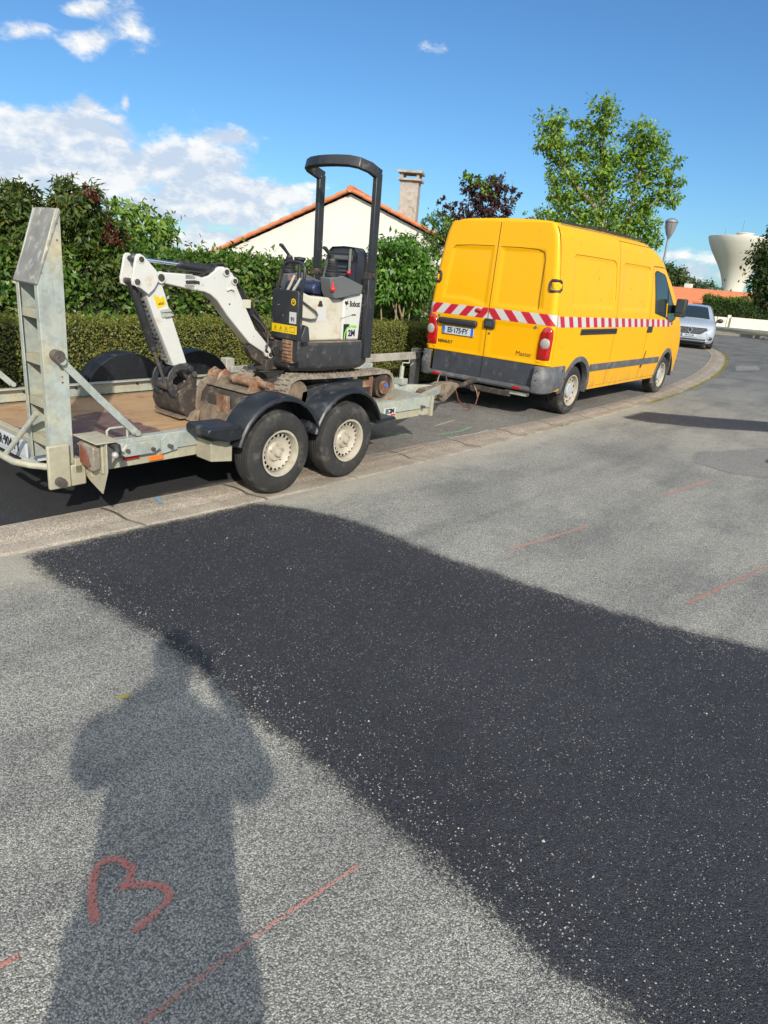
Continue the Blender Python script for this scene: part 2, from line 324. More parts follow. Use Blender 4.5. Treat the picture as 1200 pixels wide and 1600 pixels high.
def leafmesh(name, P, D, N, L, Wd, mat, parent=None):
    # P base points, D growth dir, N normal, L length, Wd width (numpy)
    n = len(P); D = D/np.linalg.norm(D, axis=1)[:, None]
    S = np.cross(D, N); S /= np.linalg.norm(S, axis=1)[:, None]+1e-9; NN = np.cross(S, D)
    L = L[:, None]; Wd = Wd[:, None]
    V = np.stack([P, P+D*L*.45+S*Wd*.5+NN*L*.05, P+D*L-NN*L*.12, P+D*L*.45-S*Wd*.5+NN*L*.05], 1).reshape(-1, 3)
    me = bpy.data.meshes.new(name); me.vertices.add(4*n); me.vertices.foreach_set('co', V.astype(np.float32).ravel())
    me.loops.add(4*n); me.loops.foreach_set('vertex_index', np.arange(4*n, dtype=np.int32))
    me.polygons.add(n); me.polygons.foreach_set('loop_start', np.arange(0, 4*n, 4, dtype=np.int32)); me.polygons.foreach_set('loop_total', np.full(n, 4, np.int32))
    me.update(calc_edges=True); me.validate()
    return link(name, me, mat, parent)
def unit(rg, n):
    v = rg.normal(size=(n, 3)); return v/np.linalg.norm(v, axis=1)[:, None]
def crown(name, blobs, dens, L, mat, parent, seed, wf=.5, droop=.3, clump=.22, per=26, shell=.55, yj=0.5):
    rg = np.random.default_rng(seed); Ps = []; Ds = []; Ns = []
    for b in blobs:
        c = np.array(b[:3]); r = b[3]
        k = max(3, int(dens*r*r*12)); u = unit(rg, k)
        cc = c+u*(r*(shell+(1-shell)*rg.random((k, 1))**.6))*np.array([1, 1+yj, 1])
        m = per; cp = np.repeat(cc, m, 0)+rg.normal(size=(k*m, 3))*clump*min(r, .35)*.75
        out = np.repeat(u, m, 0)
        d = out*.5+unit(rg, k*m)*.9; d[:, 2] -= droop
        nn = out*.6+unit(rg, k*m)*.55; nn[:, 2] += .6
        Ps.append(cp); Ds.append(d); Ns.append(nn)
    P = np.concatenate(Ps); D = np.concatenate(Ds); N = np.concatenate(Ns)
    n = len(P); LL = L*(.6+.7*rg.random(n))
    return leafmesh(name, P, D, N, LL, LL*wf, mat, parent)
def scaleb(L, k, c=(-8.2894, -5.0189, 1.7237)):
    return [(c[0]+(b[0]-c[0])*k, c[1]+(b[1]-c[1])*k, c[2]+(b[2]-c[2])*k, b[3]*k) for b in L]

# ------------------------------------------------------------ ground, kerb, road
def gz(x): return -0.01*min(max(0., x-6), 20)
INNER = [(-14,-.25),(-9,-.5),(-6.63,-.63),(-5.88,-.70),(-4.86,-.77),(-3.07,-.82),(-.95,-.92),(.77,-.96),(3.9,-.92),(5.9,-.73),(8.9,-.35),(12.2,.26),(14.9,.85),(18.2,1.65),(20.5,2.44),(24,4.0),(30,7.6),(36,12.5),(40,20),(42,40)]
OUTER = [(-14,-.62),(-9,-.86),(-6.8,-1.03),(-6.03,-1.10),(-5,-1.2),(-3.3,-1.24),(-1.4,-1.25),(.5,-1.26),(3.3,-1.24),(5.2,-1.15),(7.1,-.97),(9.8,-.60),(13,-.02),(16,.65),(18.9,1.4),(21.3,2.25),(24.7,3.7),(30.7,7.3),(37,12.3),(41,20),(43,40)]
def resample(pl, n):
    d = [0]
    for a, b in zip(pl, pl[1:]): d.append(d[-1]+hypot(b[0]-a[0], b[1]-a[1]))
    return [(interp(d[-1]*i/n, list(zip(d, [p[0] for p in pl]))), interp(d[-1]*i/n, list(zip(d, [p[1] for p in pl])))) for i in range(n+1)]
def smooth(pl, k=3):
    for _ in range(k): pl = [pl[0]]+[((a[0]+2*b[0]+c[0])/4, (a[1]+2*b[1]+c[1])/4) for a, b, c in zip(pl, pl[1:], pl[2:])]+[pl[-1]]
    return pl
IN = resample(smooth(resample(INNER, 240), 12), 900); OUT = resample(smooth(resample(OUTER, 240), 12), 900)

def asphalt(name, lo, hi, tint, sc=170, bigamp=.35, dusty=None, wet=0., alpha=False, spots=0., bump=.004, rough=.9, stain=None, mod=None):
    m = bpy.data.materials.new(name); m.use_nodes = True; nt = m.node_tree; nt.nodes.clear(); T = NT(nt)
    oc = T.n('ShaderNodeTexCoord').outputs['Object']
    wv = T.vm('ADD', oc, T.vm('MULTIPLY', T.n('ShaderNodeTexNoise', {'Vector': oc, 'Scale': 90., 'Detail': 2.}).outputs['Color'], (.006, .006, .006)))
    vo = T.n('ShaderNodeTexVoronoi', {'Vector': wv, 'Scale': sc}); vo2 = T.n('ShaderNodeTexVoronoi', {'Vector': wv, 'Scale': sc*2.3})
    r1 = T.n('ShaderNodeSeparateColor', {0: vo.outputs['Color']}); r2 = T.n('ShaderNodeSeparateColor', {0: vo2.outputs['Color']})
    g = T.math('ADD', T.math('MULTIPLY', r1.outputs[0], .6), T.math('MULTIPLY', r2.outputs[1], .4))
    g = T.math('MULTIPLY', g, T.mapr(vo.outputs['Distance'], .25, .75, 1.0, .45))
    c = T.mix(T.mapr(g, .15, .75), (*lo, 1), (*hi, 1))
    c = T.mix(T.math('MULTIPLY', r1.outputs[2], .35), c, (*tint, 1))
    big = T.noise(oc, .9, 5, .6); mid = T.noise(oc, 6, 4, .6); fine = T.noise(oc, 38, 3, .6)
    k = T.math('ADD', T.math('MULTIPLY', T.math('SUBTRACT', big, .5), bigamp*2.2), T.math('MULTIPLY', T.math('SUBTRACT', mid, .5), bigamp*.9))
    k = T.math('ADD', k, T.math('MULTIPLY', T.math('SUBTRACT', fine, .5), bigamp*.9))
    c = T.mix(1.0, c, T.n('ShaderNodeCombineColor', {0: T.math('ADD', 1.0, k), 1: T.math('ADD', 1.0, k), 2: T.math('ADD', 1.0, T.math('MULTIPLY', k, .92))}).outputs[0], 'MULTIPLY')
    if mod: c = mod(T, oc, c, g, r1, mid, big)
    if spots:
        vs = T.n('ShaderNodeTexVoronoi', {'Vector': wv, 'Scale': 130.}); rs = T.n('ShaderNodeSeparateColor', {0: vs.outputs['Color']})
        dn = T.noise(oc, 3.5, 3)
        rad = T.math('SUBTRACT', T.math('ADD', rs.outputs[0], T.math('MULTIPLY', dn, .3)), 1.0-spots)
        if alpha: rad = T.math('ADD', rad, T.mapr(T.n('ShaderNodeAttribute', attribute_name='edge').outputs['Fac'], 1.5, .5, 0., .16))
        sp = T.math('GREATER_THAN', rad, T.math('MULTIPLY', vs.outputs['Distance'], 1.0))
        c = T.mix(sp, c, T.mix(rs.outputs[1], (.16, .16, .155, 1), (.46, .43, .38, 1)))
    h = T.math('ADD', T.math('MULTIPLY', vo.outputs['Distance'], -1.0), T.math('MULTIPLY', r1.outputs[1], .5))
    h = T.math('ADD', h, T.math('MULTIPLY', vo2.outputs['Distance'], -.4))
    bp = T.n('ShaderNodeBump', {'Height': h, 'Strength': 1.0, 'Distance': bump})
    bp2 = T.n('ShaderNodeBump', {'Height': mid, 'Strength': .6, 'Distance': .02, 'Normal': bp.outputs[0]})
    b = T.n('ShaderNodeBsdfPrincipled', {'Base Color': c, 'Roughness': rough, 'Specular IOR Level': .35, 'Normal': bp2.outputs[0]})
    out = b.outputs[0]
    if alpha:
        e = T.n('ShaderNodeAttribute', attribute_name='edge').outputs['Fac']
        nz = T.math('ADD', T.math('MULTIPLY', T.math('SUBTRACT', T.noise(oc, 3.0, 4), .5), alpha[0]), T.math('ADD', T.math('MULTIPLY', T.math('SUBTRACT', g, .3), alpha[1]), T.math('MULTIPLY', T.math('SUBTRACT', T.noise(oc, 16., 4), .5), alpha[2])))
        a = T.math('GREATER_THAN', T.math('ADD', e, nz), .5)
        out = T.n('ShaderNodeMixShader', {0: a, 1: T.n('ShaderNodeBsdfTransparent').outputs[0], 2: out}).outputs[0]
    T.n('ShaderNodeOutputMaterial', {'Surface': out})
    return m
def roadmod(T, oc, c, g, r1, mid, big):
    x = T.n('ShaderNodeSeparateXYZ', {0: oc})
    # dusty pale streak along the gutter, darker worn lanes and the far carriageway
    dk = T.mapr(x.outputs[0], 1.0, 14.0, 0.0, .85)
    st = T.noise(T.n('ShaderNodeMapping', {'Vector': oc, 'Scale': (.35, 2.2, 1)}).outputs[0], 1.2, 5, .6)
    st2 = T.noise(T.n('ShaderNodeMapping', {'Vector': oc, 'Scale': (.5, .9, 1), 'Location': (3.1, 1.7, 0)}).outputs[0], 1.0, 6, .62)
    c = T.mix(T.math('MULTIPLY', T.mapr(st2, .50, .58), .42), c, T.mix(1.0, c, (.55, .57, .62, 1), 'MULTIPLY'))
    c = T.mix(T.math('MULTIPLY', T.mapr(st, .46, .64), .45), c, T.mix(1.0, c, (.52, .54, .58, 1), 'MULTIPLY'))
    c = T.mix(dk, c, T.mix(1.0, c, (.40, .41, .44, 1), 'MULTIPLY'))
    ed = T.mapr(T.math('ADD', x.outputs[1], T.math('MULTIPLY', mid, .5)), -1.45, -1.05)
    return T.mix(T.math('MULTIPLY', T.math('MULTIPLY', ed, T.mapr(x.outputs[0], 6.0, 1.0)), .60), c, (.46, .42, .34, 1))
def walkmod(T, oc, c, g, r1, mid, big):
    x = T.n('ShaderNodeSeparateXYZ', {0: oc})
    a = T.math('ADD', x.outputs[0], T.math('MULTIPLY', T.math('SUBTRACT', T.noise(oc, 5, 4), .5), .35))
    fresh = T.math('MULTIPLY', T.math('LESS_THAN', a, -4.45), T.mapr(T.math('ADD', x.outputs[1], T.math('MULTIPLY', mid, .12)), -.70, -.60))
    return T.mix(fresh, c, T.mix(g, (.012, .013, .016, 1), (.055, .056, .060, 1)))
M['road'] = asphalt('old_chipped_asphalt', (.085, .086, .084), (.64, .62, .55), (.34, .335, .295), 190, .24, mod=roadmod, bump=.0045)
M['fresh'] = asphalt('fresh_black_asphalt', (.012, .013, .018), (.062, .064, .077), (.024, .025, .030), 190, .36, alpha=(.50, .90, .45), spots=.21, bump=.0035, rough=.72)
M['walk'] = asphalt('worn_pavement_asphalt', (.065, .062, .056), (.38, .36, .325), (.17, .16, .145), 150, .48, mod=walkmod, spots=.03)
M['patchgrey'] = asphalt('grey_patch_asphalt', (.07, .07, .072), (.42, .41, .38), (.22, .22, .21), 150, .2, alpha=(.9, .8, .5))
def kerbmod(T, oc, c, g, r1, mid, big):
    jt = T.n('ShaderNodeAttribute', attribute_name='along').outputs['Fac']
    f = T.math('ABSOLUTE', T.math('SUBTRACT', T.math('FRACT', jt), .5))
    c = T.mix(T.math('GREATER_THAN', f, .487), c, (.07, .065, .055, 1))
    cr = T.n('ShaderNodeTexVoronoi', {'Vector': T.vm('ADD', oc, T.vm('MULTIPLY', T.n('ShaderNodeTexNoise', {'Vector': oc, 'Scale': 6., 'Detail': 3.}).outputs['Color'], (.3, .3, .3))), 'Scale': 1.6}, feature='DISTANCE_TO_EDGE').outputs['Distance']
    c = T.mix(T.math('MULTIPLY', T.math('LESS_THAN', cr, .0022), T.mapr(T.noise(oc, 1.1, 2), .50, .65)), c, (.26, .235, .20, 1))
    xk = T.n('ShaderNodeSeparateXYZ', {0: oc}).outputs[0]; c = T.mix(T.math('MULTIPLY', T.mapr(T.math('ADD', xk, T.math('MULTIPLY', mid, .6)), -4.7, -4.0), .65), c, T.mix(1.0, c, (.62, .58, .54, 1), 'MULTIPLY'))
    ac = T.n('ShaderNodeAttribute', attribute_name='across').outputs['Fac']; wob = T.math('ADD', ac, T.math('MULTIPLY', T.math('SUBTRACT', mid, .5), .25))
    c = T.mix(T.math('MULTIPLY', T.math('MULTIPLY', T.mapr(wob, .56, .72), T.mapr(T.noise(oc, 2.5, 5), .35, .65)), .4), c, (.50, .45, .36, 1))
    return T.mix(T.math('MULTIPLY', T.mapr(T.math('ABSOLUTE', T.math('SUBTRACT', wob, .03)), .07, .0), .6), c, (.55, .48, .38, 1))
M['kerb'] = asphalt('kerb_concrete', (.20, .17, .14), (.52, .46, .38), (.36, .30, .24), 120, .30, mod=kerbmod, bump=.003)
M['soil'] = pmat('garden_soil_grass', (.075, .085, .03), .95, var=.4, vs=1.3, bump=.03, bs=6)
M['verge'] = pmat('dry_grass_verge', (.26, .25, .08), .95, var=.35, vs=3, bump=.03, bs=14)

def attr(me, name, vals):
    a = me.attributes.new(name, 'FLOAT', 'POINT'); a.data.foreach_set('value', vals)
def gridmesh(name, rows, mat, attrs=None):
    n = len(rows[0]); v = [p for r in rows for p in r]
    f = [(i*n+j, i*n+j+1, (i+1)*n+j+1, (i+1)*n+j) for i in range(len(rows)-1) for j in range(n-1)]
    me = bpy.data.meshes.new(name); me.from_pydata(v, [], f); me.update()
    for k, a in (attrs or {}).items(): attr(me, k, a)
    if me.polygons[0].normal.z < 0: me.flip_normals()
    return link(name, me, mat)
# big terrain sheet, lower than everything
xs = [-2500, -300, -60, -20, -8, 0, 6, 10, 14, 18, 22, 26, 40, 80, 300, 1200, 3000]
ys = [-3000, -800, -200, -60, -20, 0, 20, 60, 200, 800, 3000]
struct(gridmesh('ground', [[(x, y, gz(x)-.09) for y in ys] for x in xs], M['soil']))
# road sheet from the kerb's outer edge to the other side
rows = []
for (x, y) in OUT:
    t = min(1, max(0, (x-24)/14.)); far = (x+t*25, y-14-10*t)
    rows.append([(x+(far[0]-x)*s, y+(far[1]-y)*s, gz(x+(far[0]-x)*s)-.030-(.012 if s > 0 else 0)*0) for s in (0, .02, .05, .1, .2, .35, .6, 1)])
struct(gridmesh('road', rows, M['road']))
# pavement (sidewalk) between kerb and gardens
rows = []
for (x, y) in IN:
    x2 = x-max(0, x-18)*.25
    rows.append([(x+(x2-x)*s, y+(max(1.75, y+2.6)-y)*s, gz(x)+.0) for s in (0, .1, .3, .6, 1)])
struct(gridmesh('pavement', rows, M['walk']))
# kerb: inner lip, rounded crown, sloping gutter
al = []; ax_ = []; rows = []; acc = 0.
for i, ((x0, y0), (x1, y1)) in enumerate(zip(IN, OUT)):
    if i: acc += hypot(IN[i][0]-IN[i-1][0], IN[i][1]-IN[i-1][1])
    prof = [(-.004, -.08), (0, .006), (.08, .014), (.30, .012), (.46, .002), (.56, -.014), (.62, -.020), (.95, -.020), (1.0, -.026), (1.01, -.09)]
    jt = .006*sin(i*2.3)*sin(i*.71)+.004*sin(i*5.1)
    rows.append([(x0+(x1-x0)*(s+jt*(s > .9)), y0+(y1-y0)*(s+jt*(s > .9)), gz(x0)+h+jt*.5*(s > .02)) for s, h in prof]); al += [acc/1.0]*len(prof); ax_ += [s for s, h in prof]
ko = gridmesh('kerb', rows, M['kerb'], {'along': al, 'across': ax_}); struct(ko)
def patch(name, poly, z, mat, fade, cell=.05, dz=0.0, kind='structure'):
    # a sheet over polygon poly; 'edge' grows from 0 at the rim to 1 inside
    xs_ = [p[0] for p in poly]; ys_ = [p[1] for p in poly]
    x0, x1, y0, y1 = min(xs_)-fade, max(xs_)+fade, min(ys_)-fade, max(ys_)+fade
    nx, ny = max(2, int((x1-x0)/cell)), max(2, int((y1-y0)/cell))
    X, Y = np.meshgrid(np.linspace(x0, x1, nx+1), np.linspace(y0, y1, ny+1), indexing='ij')
    ins = np.zeros(X.shape, bool); dist = np.full(X.shape, 1e9)
    for (ax, ay), (bx, by) in zip(poly, poly[1:]+poly[:1]):
        cnd = ((ay > Y) != (by > Y)) & (X < (bx-ax)*(Y-ay)/((by-ay) or 1e-9)+ax); ins ^= cnd
        t = np.clip(((X-ax)*(bx-ax)+(Y-ay)*(by-ay))/((bx-ax)**2+(by-ay)**2), 0, 1)
        dist = np.minimum(dist, np.hypot(X-ax-t*(bx-ax), Y-ay-t*(by-ay)))
    sd = np.where(ins, dist, -dist); E_ = .5+sd/(2*fade)
    idx = -np.ones(X.shape, int); keep = np.zeros((nx, ny), bool)
    keep = (np.maximum.reduce([E_[:-1, :-1], E_[1:, :-1], E_[:-1, 1:], E_[1:, 1:]]) > 0)
    v = []; f = []; ev = []
    def vid(i, j):
        if idx[i, j] < 0:
            idx[i, j] = len(v); v.append((X[i, j], Y[i, j], z+gz(X[i, j])+dz)); ev.append(float(min(1.6, E_[i, j])))
        return int(idx[i, j])
    for i in range(nx):
        for j in range(ny):
            if keep[i, j]: f.append((vid(i, j), vid(i+1, j), vid(i+1, j+1), vid(i, j+1)))
    me = bpy.data.meshes.new(name); me.from_pydata(v, [], f); me.update(); attr(me, 'edge', ev)
    o = link(name, me, mat)
    if kind: o['kind'] = kind
    return o
patch('asphalt_patch', [(-6.70,-1.12),(-6.68,-1.9),(-6.66,-2.5),(-6.72,-3.4),(-6.78,-4.0),(-6.85,-4.6),(-6.8,-5.4),(-6.9,-7.5),(-4.3,-7.5),(-4.35,-5.2),(-4.45,-4.6),(-4.58,-4.2),(-4.68,-3.6),(-4.74,-2.9),(-4.72,-2.0),(-4.85,-1.45),(-5.03,-1.22),(-5.9,-1.14)], -.030+.004, M['fresh'], .10)
patch('far_asphalt_patch', [(1.75,-1.5),(2.6,-1.5),(3.2,-2.3),(3.9,-3.1),(4.3,-6.5),(3.0,-6.5),(2.87,-3.2),(2.2,-2.5),(1.8,-1.9)], -.026, M['fresh'], .10)
patch('small_road_patch', [(12.7,-.46),(14.2,-.72),(15.9,-.35),(14.6,.0)], -.026, M['patchgrey'], .04)
patch('manhole_surround', [(-.2,-3.05),(.35,-2.95),(.95,-3.2),(1.6,-3.5),(1.7,-4.6),(.2,-4.6),(-.1,-3.9),(-.35,-3.5)], -.026, M['patchgrey'], .10)
# manhole cover disc (mostly out of frame)
mb = MB(); mb.lathe([(.001, .006), (.30, .006), (.31, .0), (.34, .0), (.345, -.02)], (.75, -3.95, -.024), 'z', 40)
struct(build(mb, 'manhole_cover', M['steel']))

def paintmat(name, col, thr):
    m = bpy.data.materials.new(name); m.use_nodes = True; nt = m.node_tree; nt.nodes.clear(); T = NT(nt)
    oc = T.n('ShaderNodeTexCoord').outputs['Object']; e = T.n('ShaderNodeAttribute', attribute_name='edge').outputs['Fac']
    vo = T.n('ShaderNodeTexVoronoi', {'Vector': oc, 'Scale': 230.}); r = T.n('ShaderNodeSeparateColor', {0: vo.outputs['Color']}).outputs[0]
    a = T.math('GREATER_THAN', T.math('ADD', T.math('MULTIPLY', e, 1.1), T.math('MULTIPLY', T.math('SUBTRACT', T.math('ADD', T.math('MULTIPLY', r, .6), T.math('MULTIPLY', T.noise(oc, 14, 3), .5)), .5), 1.3)), thr)
    c = T.mix(r, (*[q*.6 for q in col], 1), (*col, 1))
    b = T.n('ShaderNodeBsdfPrincipled', {'Base Color': c, 'Roughness': .8})
    T.n('ShaderNodeOutputMaterial', {'Surface': T.n('ShaderNodeMixShader', {0: T.math('MULTIPLY', a, T.math('MULTIPLY', T.mapr(e, .0, .8), .75)), 1: T.n('ShaderNodeBsdfTransparent').outputs[0], 2: b.outputs[0]}).outputs[0]})
    return m
M['sprayred2'] = paintmat('worn_red_spray', (.54, .23, .18), 1.0)
M['sprayred'] = paintmat('red_spray_paint', (.62, .21, .165), .80)
M['sprayfaint'] = paintmat('faint_red_spray', (.55, .30, .23), .98)
M['spraygreen'] = paintmat('green_spray', (.22, .60, .20), .80)
M['spraywhite'] = paintmat('white_spray', (.70, .68, .62), .75)
M['sprayblue'] = paintmat('blue_spray', (.20, .50, .80), .70)
def spray(name, path, w, mat, z=-.024):
    pts = resample(path, max(4, int(sum(hypot(b[0]-a[0], b[1]-a[1]) for a, b in zip(path, path[1:]))/.012)))
    rows = []; E_ = []; n = len(pts)
    for i, p in enumerate(pts):
        a = pts[max(0, i-1)]; b = pts[min(n-1, i+1)]; d = hypot(b[0]-a[0], b[1]-a[1]) or 1; nx, ny = -(b[1]-a[1])/d, (b[0]-a[0])/d
        rows.append([(p[0]+nx*w*s/2, p[1]+ny*w*s/2, z+gz(p[0])) for s in (-1, -.5, 0, .5, 1)])
        en = min(1, min(i, n-1-i)/3+.2)
        E_ += [0, .7*en, en, .7*en, 0]
    o = gridmesh(name, rows, mat, {'edge': E_}); struct(o); return o
spray('sprayed_symbol', [(-7.645,-3.635),(-7.60,-3.535),(-7.55,-3.465),(-7.51,-3.445),(-7.475,-3.475),(-7.47,-3.53),(-7.50,-3.568),(-7.542,-3.562)], .046, M['sprayred'])
spray('sprayed_symbol', [(-7.556,-3.556),(-7.50,-3.588),(-7.475,-3.61),(-7.445,-3.655),(-7.445,-3.69),(-7.475,-3.71),(-7.53,-3.715),(-7.60,-3.72)], .044, M['sprayred'], -.0215)
spray('sprayed_red_line', [(-7.75,-3.945),(-7.46,-3.96),(-7.25,-3.98),(-6.96,-4.02)], .030, M['sprayred2'])
spray('sprayed_red_dash', [(-7.95,-3.545),(-7.86,-3.56),(-7.80,-3.572)], .036, M['sprayred'])
spray('sprayed_faint_line', [(-4.31,-2.99),(-3.65,-3.11),(-3.31,-3.16)], .07, M['sprayfaint'])
spray('sprayed_faint_line', [(-4.18,-4.16),(-3.6,-4.28),(-3.04,-4.39)], .05, M['sprayred2'])
spray('sprayed_faint_line', [(-1.92,-3.27),(-.75,-3.45)], .08, M['sprayfaint'])
spray('sprayed_green_line', [(-2.75,-.42),(-2.17,-.36)], .03, M['spraygreen'], .004)
spray('sprayed_green_line', [(-2.4,-.30),(-2.15,-.52)], .03, M['spraygreen'], .004)
spray('sprayed_green_line', [(-1.55,-.38),(-.95,-.30)], .025, M['spraywhite'], .004)
spray('sprayed_green_line', [(-1.9,-.66),(-1.5,-.72),(-1.1,-.66)], .04, M['spraygreen'], .004)
spray('sprayed_white_line', [(-2.0,-.86),(-1.5,-.93),(-1.1,-.90)], .025, M['spraywhite'], .018)
spray('sprayed_white_line', [(-3.6,-.9),(-3.0,-.98),(-2.5,-.95)], .02, M['spraywhite'], .018)
spray('sprayed_blue_mark', [(-5.58,-.74),(-5.64,-.90)], .05, M['sprayblue'], .020)
# moss and weeds on both edges of the kerb
rg = np.random.default_rng(5); Pm = []
for line, a, b, off, dn in ((IN, 3.5, 20, .0, 260), (OUT, 3.2, 20, -.03, 260), (OUT, -1.2, .6, .02, 60), (IN, -1.8, 2.5, .03, 25)):
    pl = [p for p in line if a < p[0] < b]; rs = resample(pl, 400)
    for i in range(int(dn*(b-a))):
        t = rg.random(); p = rs[int(t*399)]
        if sin(p[0]*2.1+off*40)+sin(p[0]*5.3)*.7+rg.normal()*.9 < -.5: continue
        Pm.append((p[0]+rg.normal()*.03, p[1]+off+rg.normal()*.024, gz(p[0])-.02))
Pm = np.array(Pm); nm = len(Pm); Dm = rg.normal(size=(nm, 3))*.6; Dm[:, 2] = 1
ms = leafmesh('kerb_moss', Pm, Dm, rg.normal(size=(nm, 3))+np.array([0, 0, .1]), .015+.025*rg.random(nm), np.full(nm, .008), LM['moss']); struct(ms, 'stuff')
# loose grit on the patch border and road
mb = MB(); random.seed(8)
for i in range(520):
    x = random.uniform(-7.6, -2.5); y = random.uniform(-4.6, -1.4); s = random.uniform(.0015, .0045)
    if random.random() < .5: x = -6.68+random.gauss(0, .12)
    v = [(x+s*random.uniform(-1, 1)+dx*s, y+dy*s+s*random.uniform(-.5, .5), -.025+dz*s) for dx, dy, dz in ((1,0,0),(0,1,0),(-1,0,0),(0,-1,0),(0,0,1.1),(0,0,-1))]
    mb.add(v, [(0,1,4),(1,2,4),(2,3,4),(3,0,4),(1,0,5),(2,1,5),(3,2,5),(0,3,5)])
struct(build(mb, 'loose_grit', M['concrete'], smooth=False), 'stuff')
mb = MB(); mb.add([(-7.07,-2.73,-.022),(-7.03,-2.74,-.016),(-7.00,-2.755,-.012),(-7.03,-2.765,-.020)], [(0,1,2,3)])
tag(build(mb, 'fallen_leaf', LM['moss'], recalc=False), 'small yellow leaf lying on the grey road near the black patch', 'leaf')
# far side: pavement, verge kerb, wall, gate
mb = MB(); mb.prism([(34.5,9.5),(36.0,6.6),(37.9,3.6),(41,-3),(60,-3),(60,30),(34,30)], -.40, -.09, 'z'); struct(build(mb, 'far_pavement', M['walk']))
mb = MB(); mb.prism([(35.6,7.9),(36.4,6.4),(37.6,4.6),(40.0,0),(42.6,1.2),(40.2,5.0),(38.6,6.7),(37.4,8.2)], -.42, -.075, 'z'); struct(build(mb, 'grass_verge', M['verge']))
def pt(p, u, d, e): return (p[0]+u[0]*d+u[1]*e, p[1]+u[1]*d-u[0]*e)
wl = (46.35, 8.05); wu = (.447, -.894)
t = thing('garden_wall', 'low pale rendered garden wall beneath the dark clipped hedge', 'wall', (46.35, 8.05, -.2))
mb = MB(); mb.prism([pt(wl, wu, 0, 0), pt(wl, wu, 14, 0), pt(wl, wu, 14, .2), pt(wl, wu, 0, .2)], -.3, .62, 'z'); build(mb, 'wall_panel', M['garden'], t)
mb = MB(); mb.prism([pt(wl, wu, -.22, .02), pt(wl, wu, 0, .02), pt(wl, wu, 0, -.2), pt(wl, wu, -.22, -.2)], -.3, .74, 'z'); build(mb, 'post', M['garden'], t)
t = thing('metal_gate', 'pale low metal gate beside the end post of the far garden wall', 'gate', (45.8, 9.2, -.2))
for k in range(3):
    mb = MB(); a = -2.2+k*.66; mb.prism([pt(wl, wu, a, .03), pt(wl, wu, a+.62, .03), pt(wl, wu, a+.62, .07), pt(wl, wu, a, .07)], -.15, .57, 'z'); build(mb, 'gate_panel', M['garden'], t)

# ------------------------------------------------------------ white gabled house
def house():
    rp = Vector((7.87, 9.90, 3.88)); nx = Vector((.866, .5, 0)); ny = Vector((-.5, .866, 0))   # ridge runs along nx
    half = 4.6; HF = {1: 4.02, -1: 4.6}; sl = .45; SL = {1: .475, -1: .395}; Lh = 11.
    def P(u, v, z): p = rp+nx*u+ny*v; return (p.x, p.y, z)
    t = thing('white_house', 'white rendered gabled house with orange tiled roof and grey chimney', 'house', (rp.x, rp.y, -.1))
    ez = rp.z-HF[1]*SL[1]; ezr = rp.z-half*SL[-1]
    mb = MB(); sec = [(-half, -.3), (HF[1], -.3), (HF[1], ez-.10), (0, rp.z-.10), (-half, ezr-.10)]
    mb.ring([[P(.12, v, z) for v, z in sec], [P(Lh, v, z) for v, z in sec]]); build(mb, 'wall', M['wallwhite'], t, smooth=False)
    # roof slabs with tile rows, verge tiles along the gable
    for sg in (1, -1):
        sl = SL[sg]; half = HF[sg]; mb = MB(); nrow = 15
        for i in range(nrow):
            a = i/nrow*(half+.35); b = (i+1.15)/nrow*(half+.35)
            za, zb = rp.z-a*sl, rp.z-b*sl
            mb.ring([[P(u, sg*a, za+.0), P(u, sg*b, zb+.035), P(u, sg*b, zb+.0), P(u, sg*a, za-.04)] for u in (.02, Lh+.15)])
        build(mb, 'roof', M['tile'], t, smooth=False)
        mb = MB()
        for i in range(13):
            a = i/13*(half+.36)+.02; b = (i+1.22)/13*(half+.36)
            mb.tube([P(-.02, sg*a, rp.z-a*sl+.005), P(-.02, sg*b, rp.z-b*sl+.03)], [.052, .062], 10)
        build(mb, 'verge_tiles', M['tile'], t)
    mb = MB()
    for i in range(26): mb.tube([P(-.1+i*.43, 0, rp.z+.03), P(-.1+(i+1.12)*.43, 0, rp.z+.045)], [.095, .11], 10)
    build(mb, 'ridge_tiles', M['tile'], t)
    mb = MB(); mb.box(-.31, .31, -.28, .28, 2.9, 4.42); R4 = Matrix(((nx.x, ny.x, 0, 10.25), (nx.y, ny.y, 0, 9.55), (0, 0, 1, 0), (0, 0, 0, 1)))
    mb.xf(R4); ch = build(mb, 'chimney', M['concrete'], t, bevel=.01)
    mb = MB(); mb.box(-.41, .41, -.36, .36, 4.422, 4.48)
    for x in (-.33, .25):
        for y in (-.29, .21): mb.box(x, x+.08, y, y+.08, 4.482, 4.63)
    mb.box(-.43, .43, -.38, .38, 4.632, 4.70); mb.xf(R4); build(mb, 'chimney_cowl', M['concrete'], ch)
    mb = MB(); mb.box(-.06, .06, HF[1]+.10, HF[1]+.22, ez-.22, ez-.10); mb.xf(Matrix(((nx.x, ny.x, 0, rp.x), (nx.y, ny.y, 0, rp.y), (0, 0, 1, 0), (0, 0, 0, 1)))); build(mb, 'gutter_end', M['greypl'], t)
house()
